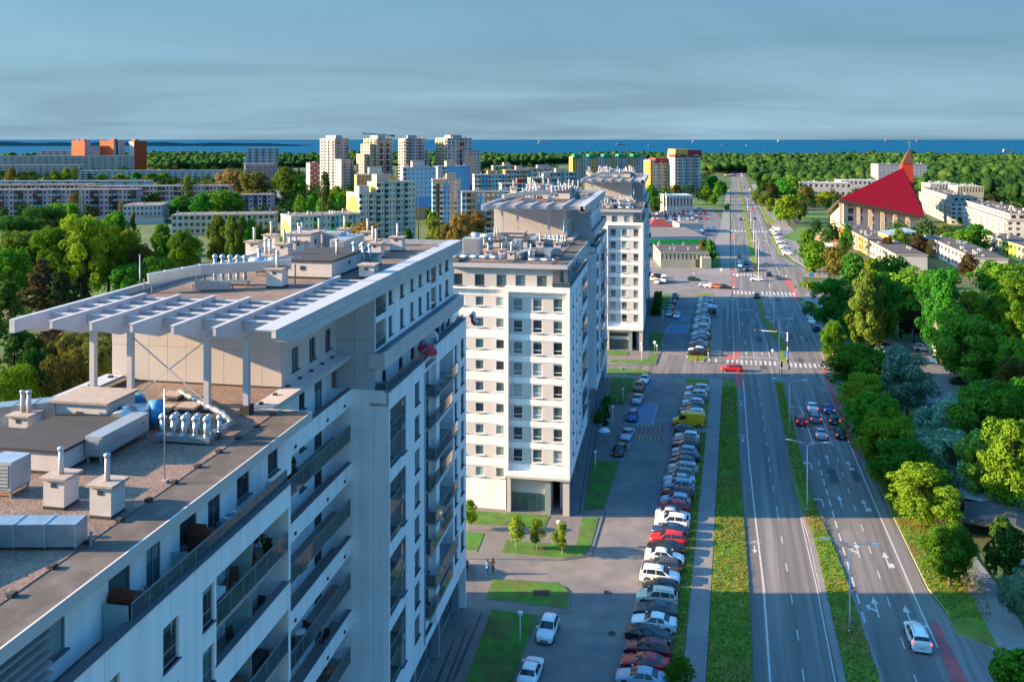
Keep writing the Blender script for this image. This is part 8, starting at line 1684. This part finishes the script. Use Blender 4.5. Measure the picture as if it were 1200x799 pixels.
for px, py, pt, s_, lab in ((1018, 372, 330, -1, 'single-armed lamp under the right-hand trees'), (966, 322, 290, -1, 'single-armed lamp by the wide pavement'), (852, 392, 352, 1, 'lamp mast beside the far kerb row'), (947, 318, 296, -1, 'single-armed lamp at the far right corner'), (268, 315, 284, -1, 'single-armed lamp on the street behind the poplars'), (1090, 288, 268, -1, 'lamp between the terraces')): lamp(px, py, pt, (s_,), lab, 'single-armed street lamps', span=1.6)
def globe(px, py, pt, label, z=.17):
    x, y = G(px, py); h = 50 - (pt - 163) * 50 / (py - 163.0); o = empty('park_lamp', (x, y, z), 0, label, 'lamp post', 'white lamp posts on the lawns'); b = MB(); b.tube([(0, 0, 0), (0, 0, h - .3)], [.07, .05], 'frame_white', 8); b.build('post', o)
    b = MB(); b.lathe([(.06, 0), (.24, .1), (.27, .2), (.2, .3), (.3, .32), (.3, .36), (.05, .42)], 'frame_white', (0, 0, h - .35), 12); b.build('lamp_head', o)
for a in ((609.5, 758, 719, 'white lamp post standing in the lower lawn'), (655, 641, 612, 'white lamp post behind the right young tree'), (697.5, 556, 530, 'white lamp post on the long shaded lawn beside the middle block'), (718, 505, 477, 'thin white lamp post beside the round planters'), (752, 423, 403, 'white lamp post on the sunny lawn before the farthest block'), (731, 452, 432, 'white lamp post by the narrow lawn'), (730, 473, 456, 'short white lamp post by the bicycles'), (770, 412, 405, 'short white post at the corner of the lawn'), (777, 384, 365, 'white lamp post beside the upper blue bay'), (786, 359, 349, 'white lamp post by the tall hedge')): globe(*a)
# traffic signals
def signal(px, py, label, h=3.4, arm=0., heads=((0, 0),)):
    x, y = G(px, py); o = empty('traffic_light', (x, y, .14), ROT_R, label, 'traffic light', 'traffic lights at the crossings'); b = MB(); b.tube([(0, 0, 0), (0, 0, h)], .09 if not arm else .16, 'pole_grey', 8)
    b.build('post', o)
    if arm: b = MB(); b.tube([(0, 0, h - .3), (arm * .3, 0, h), (arm, 0, h + .1)], [.1, .09, .06], 'pole_grey', 6); b.build('arm', o)
    for hx, hz in heads:
        b = MB(); zz = (h if arm else h - .3) + hz; b.box(hx - .19, hx + .19, -.3, -.08, zz - .75, zz + .35, 'trim_black'); hd = b.build('signal_head', o)
        for k, m_ in enumerate(('lamp_red', 'signal_yellow', 'leaf_pot')): b = MB(); b.lathe([(.01, 0), (.10, .0), (.12, .06), (.01, .02)], m_, n=10); l_ = b.build('lens', hd, (hx, -.30, zz + .17 - .36 * k)); l_.rotation_euler = (R(90), 0, 0)
signal(923, 422, 'tall signal mast whose arm reaches over the oncoming lanes', 6.2, -7.0, ((-7.0, .3), (-2.4, .3), (0, -2.4)))
for a in ((976, 427, 'signal post at the right end of the first zebra'), (916, 441, 'signal post on the island after the first zebra', 3.0), (833, 411, 'signal post beside the sidewalk at the first crossing', 3.6), (830, 425, 'signal post left of the first zebra'), (902, 341, 'signal post on the island at the second crossing'), (897, 327, 'signal post at the far zebra, left'), (914, 325.5, 'signal post at the far zebra, right'), (946, 342, 'signal post at the right end of the second zebra'), (932, 344.5, 'red backed signal post right of the second zebra', 2.6), (857, 325, 'signal post at the left end of the far zebra')): signal(*a)
def sign(px, py, h, label, kind='round', w_=.5, m='sign_blue'):
    x, y = G(px, py); o = empty('road_sign', (x, y, .12), ROT_R, label, 'road sign', 'road signs'); b = MB(); b.tube([(0, 0, 0), (0, 0, h)], .035, 'pole_grey', 6); b.build('post', o); b = MB()
    if kind == 'round': b.tube([(0, -.05, h - w_ / 2), (0, -.08, h - w_ / 2)], w_ / 2, m, 16, smooth=False)
    else: b.box(-w_ / 2, w_ / 2, -.08, -.05, h - w_, h, m)
    p = b.build('sign_plate', o)
    if kind == 'round' and m == 'sign_blue': b = MB(); b.bar((-w_ * .2, -.09, h - w_ * .3), (w_ * .22, -.09, h - w_ * .72), .02, .06, 'sign_white'); b.bar((w_ * .22, -.09, h - w_ * .72), (0, -.09, h - w_ * .74), .02, .06, 'sign_white'); b.build('arrow', p)
    if m == 'sign_red_white': b = MB(); b.tube([(0, -.081, h - w_ / 2), (0, -.09, h - w_ / 2)], w_ * .3, 'sign_white', 14, smooth=False); b.build('disc', p)
mat('sign_red_white', (.5, .02, .03), .5, .05)
for a in ((921.5, 428, 3.0, 'round blue keep-right sign on the island of the first crossing', 'round', 1.1), (986, 423, 2.2, 'small blue board beside the bright tree at the first crossing', 'square', 1.0), (813, 327, 2.4, 'round red and white no-entry sign before the shops', 'round', .9, 'sign_red_white'), (845, 323, 2.6, 'white sign panel by the shop pavement', 'square', .9, 'sign_white'), (864, 329, 2.4, 'white sign panel beside the far left zebra', 'square', .9, 'sign_white'), (767, 412, 2.4, 'white sign plate at the corner of the sunny lawn', 'square', .6, 'sign_white'), (704.5, 490, 2.2, 'small blue sign beside the round planters', 'square', .6), (951, 327, 2.2, 'blue board by the round bush at the far corner', 'square', 1.6), (905, 420, 2.0, 'small white plate on the first crossing island', 'square', .5, 'sign_white')): sign(*a)
# billboard, monument, planters, shelter
x, y = G(968, 297); o = empty('billboard', (x, y, 0), ROT_R, 'blank pale billboard beside the lay-by', 'billboard'); b = MB(); b.box(-3.0, 3.0, -.15, .15, 1.4, 4.8, 'frame_grey'); b.build('frame', o); b = MB(); b.box(-2.8, 2.8, -.2, -.152, 1.6, 4.6, 'sign_white'); b.build('panel', o)
for xx in (-2, 2): b = MB(); b.box(xx - .12, xx + .12, -.1, .1, 0, 1.4, 'frame_grey'); b.build('post', o)
x, y = G(933, 262); o = empty('monument', (x, y, 0), R(-10), 'pale stone cross monument among the trees near the church', 'monument'); b = MB(); b.box(-1.5, 1.5, -1.5, 1.5, 0, 1.2, 'concrete'); b.build('plinth', o); b = MB(); b.loft([[(-.9, -.6, 1.2), (.9, -.6, 1.2), (.9, .6, 1.2), (-.9, .6, 1.2)], [(-.6, -.4, 12), (.6, -.4, 12), (.6, .4, 12), (-.6, .4, 12)]], 'concrete', cap=True); b.build('shaft', o); b = MB(); b.box(-2.2, 2.2, -.45, .45, 8.2, 9.4, 'concrete'); b.build('cross_arm', o)
def planter(px, py, label):
    x, y = G(px, py); o = empty('planter', (x, y, .12), 0, label, 'planter', 'round white planters'); b = MB(); b.lathe([(.3, 0), (.62, .2), (.70, .5), (.6, .62), (.55, .55), (.02, .5)], 'concrete', n=16); b.build('bowl', o)
    c = link('shrub', CR['conifer'][0], o, (0, 0, .45)); c.scale = (1.3, 1.3, 2.6); c.material_slots[0].link = 'OBJECT'; c.material_slots[0].material = MATS['leaf dark']
planter(709, 505, 'white bowl with a conical shrub, nearer of two by the blue bays'); planter(712, 495.5, 'white bowl with a conical shrub, farther of two by the blue bays')
x, y = G(708, 519); o = empty('sunshade', (x, y, .12), 0, 'folded white sunshade on the plaza near the blue bays', 'sunshade'); b = MB(); b.tube([(0, 0, 0), (0, 0, 2.4)], .04, 'pole_grey', 6); b.build('pole', o); b = MB(); b.lathe([(1.0, 1.9), (.95, 1.98), (.5, 2.3), (.03, 2.5)], 'frame_white', n=8, smooth=False); b.build('canopy', o)
for k in range(5):
    x, y = G(717 + k * 3, 473.5); o = empty('bicycle', (x, y, .14), R(70), ('red', 'dark', 'grey', 'blue', 'black')[k] + ' bicycle in the rack beside the shaded lawn', 'bicycle', 'bicycles in the rack')
    for c in (-.52, .52):
        b = MB(); pts = [(c + .33 * math.cos(a), 0, .33 + .33 * math.sin(a)) for a in [2 * math.pi * j / 12 for j in range(13)]]; b.tube(pts, .02, 'tyre_rubber', 4, cap=False); b.bar((c - .3, 0, .33), (c + .3, 0, .33), .01, .01, 'alloy'); b.bar((c, 0, .03), (c, 0, .63), .01, .01, 'alloy'); b.build('wheel', o)
    b = MB(); mm = ('cloth_red', 'trim_black', 'pole_grey', 'sign_blue', 'trim_black')[k]
    for p, q in (((-.52, 0, .33), (-.2, 0, .8)), ((-.2, 0, .8), (.38, 0, .82)), ((-.1, 0, .33), (.4, 0, .78)), ((-.52, 0, .33), (-.1, 0, .33)), ((.38, 0, .95), (.52, 0, .33)), ((-.22, 0, .9), (-.1, 0, .33))): b.bar(p, q, .035, .035, mm)
    b.build('frame', o); b = MB(); b.box(-.34, -.1, -.07, .07, .9, .95, 'trim_black'); b.build('saddle', o); b = MB(); b.bar((.36, -.28, .98), (.36, .28, .98), .03, .03, 'trim_black'); b.build('handlebar', o)
# hedge beside the third block, kiosk by the kerb row, shelter roof at the right, low fence
def leafy_box(name, px0, py0, px1, py1, w_, h, colour, label, cat, n=9000, z=.1):
    a, c = Vector(G(px0, py0)), Vector(G(px1, py1)); L_ = (c - a).length; rg = np.random.default_rng(int(px0)); u = rg.uniform(0, 1, n); f = rg.integers(0, 3, n); t = rg.uniform(-.5, .5, n); zz = rg.uniform(0, 1, n)
    lx = np.where(f == 0, rg.choice((-.5, .5), n), t) * w_; lz = np.where(f == 1, 1, zz) * h; ly = u * L_; P_ = np.stack([lx, ly, lz], 1) + rg.normal(0, .09, (n, 3)); Nn = np.stack([np.sign(lx) * (f == 0), -(f == 2).astype(float), (f == 1) * 1.0], 1)
    V, F = leaf_quads(rg, P_, Nn, .17, .7, .5); o = link(name, arr_mesh(name, V, F, ['leaf ' + colour]), None, (a.x, a.y, z), math.atan2(-(c - a).x, (c - a).y)); tag(o, label, cat); return o
leafy_box('hedge', 768.5, 371, 771.5, 349, 2.0, 1.9, 'dark', 'tall dark clipped hedge beside the farthest white block', 'hedge')
leafy_box('hedge', 700, 497, 712, 470, 1.0, .8, 'green', 'low hedge along the plaza by the planters', 'hedge', 2500); 
x, y = G(949, 337); o = empty('round_bush', (x, y, 0), 0, 'rounded grassy bush on the far right corner island', 'bush', 'bushes at the far corner'); c = link('crown', CR['bush'][0], o, (0, 0, -.5)); c.scale = (8, 5, 3); c.material_slots[0].link = 'OBJECT'; c.material_slots[0].material = MATS['leaf lime']
x, y = G(951, 319); o = empty('round_bush', (x, y, 0), 0, 'small bright bush behind the grassy corner island', 'bush', 'bushes at the far corner'); c = link('crown', CR['bush'][1], o, (0, 0, -.3)); c.scale = (4, 4, 4); c.material_slots[0].link = 'OBJECT'; c.material_slots[0].material = MATS['leaf bright']
x, y = G(834.5, 372); o = empty('kiosk', (x, y, .1), ROT_R, 'small grey kiosk with a pale roof beside the far kerb row', 'kiosk'); b = MB(); b.box(-1.2, 1.2, 0, 3.2, 0, 2.6, 'frame_grey'); b.build('wall', o); b = MB(); b.box(-1.4, 1.4, -.2, 3.4, 2.601, 2.75, 'zinc'); b.box(-.9, .9, 1.6, 3.0, 2.751, 2.95, 'plastic_white'); b.build('roof', o); b = MB(); b.box(-.9, .9, -.06, -.004, .9, 2.1, 'far_glass'); b.build('window', o); b = MB(); b.box(1.201, 1.25, .6, 1.5, .05, 2.1, 'trim_black'); b.build('door', o)
x, y = G(1130, 612); o = empty('parking_shed', (x, y, 0), ROT_R + R(-18), 'open parking shed with a pale blue flat roof behind the sidewalk', 'shed'); b = MB(); b.box(-1, 9.5, 2, 8, 2.5, 2.7, 'wall paleblue', 'zinc'); b.build('roof', o); b = MB(); b.box(-1.0, -.8, -2.5, 7, 0, 2.2, 'wall brown'); b.build('side_wall', o)
b = MB(); b.loft([[(0, -5, 2.0), (3, -5, 2.9), (6, -5, 2.9), (9, -5, 2.0)], [(0, 1.9, 2.0), (3, 1.9, 2.9), (6, 1.9, 2.9), (9, 1.9, 2.0)]], 'wall dark', cap=True); b.build('awning', o)
for xx in (0, 9):
    for yy in (-4.8, 1.5): b = MB(); b.box(xx - .06, xx + .06, yy - .06, yy + .06, 0, 2.2, 'frame_grey'); b.build('post', o)
o = empty('fence', (*G(1045, 470), 0), ROT_R, 'low wooden fence of the yard between the right-hand trees', 'fence'); n_ = 26; a, c = Vector(G(1026, 428)), Vector(G(1037, 400)); org = Vector(G(1045, 470)); co, si = math.cos(-ROT_R), math.sin(-ROT_R); lf = lambda v: ((v.x - org.x) * co - (v.y - org.y) * si, (v.x - org.x) * si + (v.y - org.y) * co)
for k in range(n_): p = lf(a.lerp(c, k / n_)); box_part('slat', o, p[0] - .04, p[0] + .04, p[1] - .5, p[1] + .42, 0, 1.3, 'wood_brown')
# people: one continuous skinned body each, with clothing shown by its materials
def person(px, py, pose, top, legs, label, rot=0., hair='hair_dark', h=1.72, skirt=False, bag=None):
    x, y = G(px, py); o = empty('person', (x, y, .02 if py > 640 else .13), rot, label, 'person'); k = h / 1.72; st = .20 if pose == 'walk' else .03
    bm = bmesh.new(); ly = bm.verts.layers.skin.verify(); J = {}
    def v(n, p, r): q = bm.verts.new(Vector(p) * k); q[ly].radius = (r * k, r * k); J[n] = q
    v('pelvis', (0, 0, .95), .115); v('waist', (0, .0, 1.10), .105); v('chest', (0, .0, 1.30), .125); v('neck', (0, .0, 1.46), .055); v('chin', (0, -.015, 1.53), .065); v('head', (0, -.01, 1.62), .085); v('crown', (0, .0, 1.69), .055)
    for s_, nm, f in ((1, 'l', 1), (-1, 'r', -1)):
        v('hip' + nm, (s_ * .09, 0, .88), .085); v('knee' + nm, (s_ * .10, -st * f * .55 - .02, .49), .058); v('ankle' + nm, (s_ * .10, -st * f + (.10 if f < 0 and st > .1 else 0), .09), .038); v('toe' + nm, (s_ * .11, -st * f - .15 + (.10 if f < 0 and st > .1 else 0), .04), .034)
        v('sh' + nm, (s_ * .18, 0, 1.40), .058); v('el' + nm, (s_ * .24, st * f * .5 + .02, 1.13), .042); v('wr' + nm, (s_ * .25, st * f * .7 - .08, .90), .030); v('ha' + nm, (s_ * .245, st * f * .8 - .11, .82), .034)
        for a, b_ in (('pelvis', 'hip'), ('hip', 'knee'), ('knee', 'ankle'), ('ankle', 'toe'), ('chest', 'sh'), ('sh', 'el'), ('el', 'wr'), ('wr', 'ha')): bm.edges.new((J[a + nm] if a + nm in J else J[a], J[b_ + nm]))
        for j in range(4): v(f'f{nm}{j}', (s_ * (.235 + .012 * j), st * f * .8 - .125 + .016 * j, .75 + .008 * abs(j - 1)), .009); bm.edges.new((J['ha' + nm], J[f'f{nm}{j}']))
        v('th' + nm, (s_ * .215, st * f * .8 - .145, .79), .010); bm.edges.new((J['ha' + nm], J['th' + nm]))
    for a, b_ in (('pelvis', 'waist'), ('waist', 'chest'), ('chest', 'neck'), ('neck', 'chin'), ('chin', 'head'), ('head', 'crown')): bm.edges.new((J[a], J[b_]))
    J['pelvis'][ly].use_root = True
    me = bpy.data.meshes.new('body'); bm.to_mesh(me); bm.free(); b = link('body', me, o)
    sk = b.modifiers.new('skin', 'SKIN'); sk.use_smooth_shade = True; b.modifiers.new('sub', 'SUBSURF').levels = 1
    dg = bpy.context.evaluated_depsgraph_get(); m2 = bpy.data.meshes.new_from_object(b.evaluated_get(dg)); b.modifiers.clear(); b.data = m2; m2.name = 'body'; m2.materials.clear()
    for m_ in (top, legs, 'skin', 'trim_black'): m2.materials.append(MATS[m_])
    for f in m2.polygons:
        c = f.center / k; f.material_index = 2 if c.z > 1.475 or (abs(c.x) > .2 and c.z < (.93 if not skirt else 1.2)) else 3 if c.z < .075 else 1 if c.z < .93 else 0; f.use_smooth = True
    hb = MB(); hb.lathe([(.02, .115), (.07, .10), (.098, .05), (.103, 0), (.098, -.07), (.085, -.13 if not skirt else -.2)], hair, n=12); hh = hb.build('hair', o, (0, .022 * k, 1.62 * k)); hh.scale = (k, k, k)
    if skirt: q = MB(); q.lathe([(.13, .35), (.15, .25), (.19, .0)], top, n=12); s2 = q.build('skirt', o, (0, 0, .68 * k))
    if bag: q = MB(); q.loft([[(-.15, .10, 1.0), (.15, .10, 1.0), (.13, .24, 1.02), (-.13, .24, 1.02)], [(-.14, .10, 1.4), (.14, .10, 1.4), (.12, .2, 1.38), (-.12, .2, 1.38)]], bag, cap=True); q.build('backpack', o)
    return o
person(571.5, 672.5, 'walk', 'cloth_blue', 'sign_blue', 'person in a pale blue top walking beside a companion on the sunny driveway', R(165), skirt=True); person(577.5, 672, 'walk', 'cloth_brown', 'plastic_dark', 'taller person in dark clothes walking beside the one in pale blue', R(165), h=1.85, bag='wood_brown')
person(692, 493, 'walk', 'cloth_red', 'plastic_dark', 'person in red walking along the dark plaza strips', R(20)); person(686.5, 508.5, 'walk', 'sign_white', 'sign_blue', 'person in white with a pushchair side by side on the plaza', R(200)); person(817, 425.5, 'stand', 'cloth_red', 'plastic_dark', 'person in red standing behind the last car before the crossing', R(170)); person(805.5, 424.5, 'stand', 'sign_white', 'sign_blue', 'person in white beside the corner of the far kerb row', R(60)); person(832.5, 425.5, 'walk', 'plastic_dark', 'sign_blue', 'person in dark clothes waiting at the zebra', R(90))
person(710, 416, 'stand', 'sign_white', 'cloth_blue', 'person in white on the lawn before the farthest block', R(190)); person(963, 371, 'walk', 'plastic_dark', 'plastic_dark', 'person in black walking on the pavement right of the lay-by cars', R(10)); person(944, 330, 'walk', 'cloth_brown', 'plastic_dark', 'person walking on the wide far pavement', R(30)); person(860, 341, 'walk', 'plastic_white', 'plastic_dark', 'person at the left end of the second zebra', R(90)); person(843, 337, 'walk', 'cloth_red', 'sign_blue', 'person in red beside the sunny shop bays', R(100))
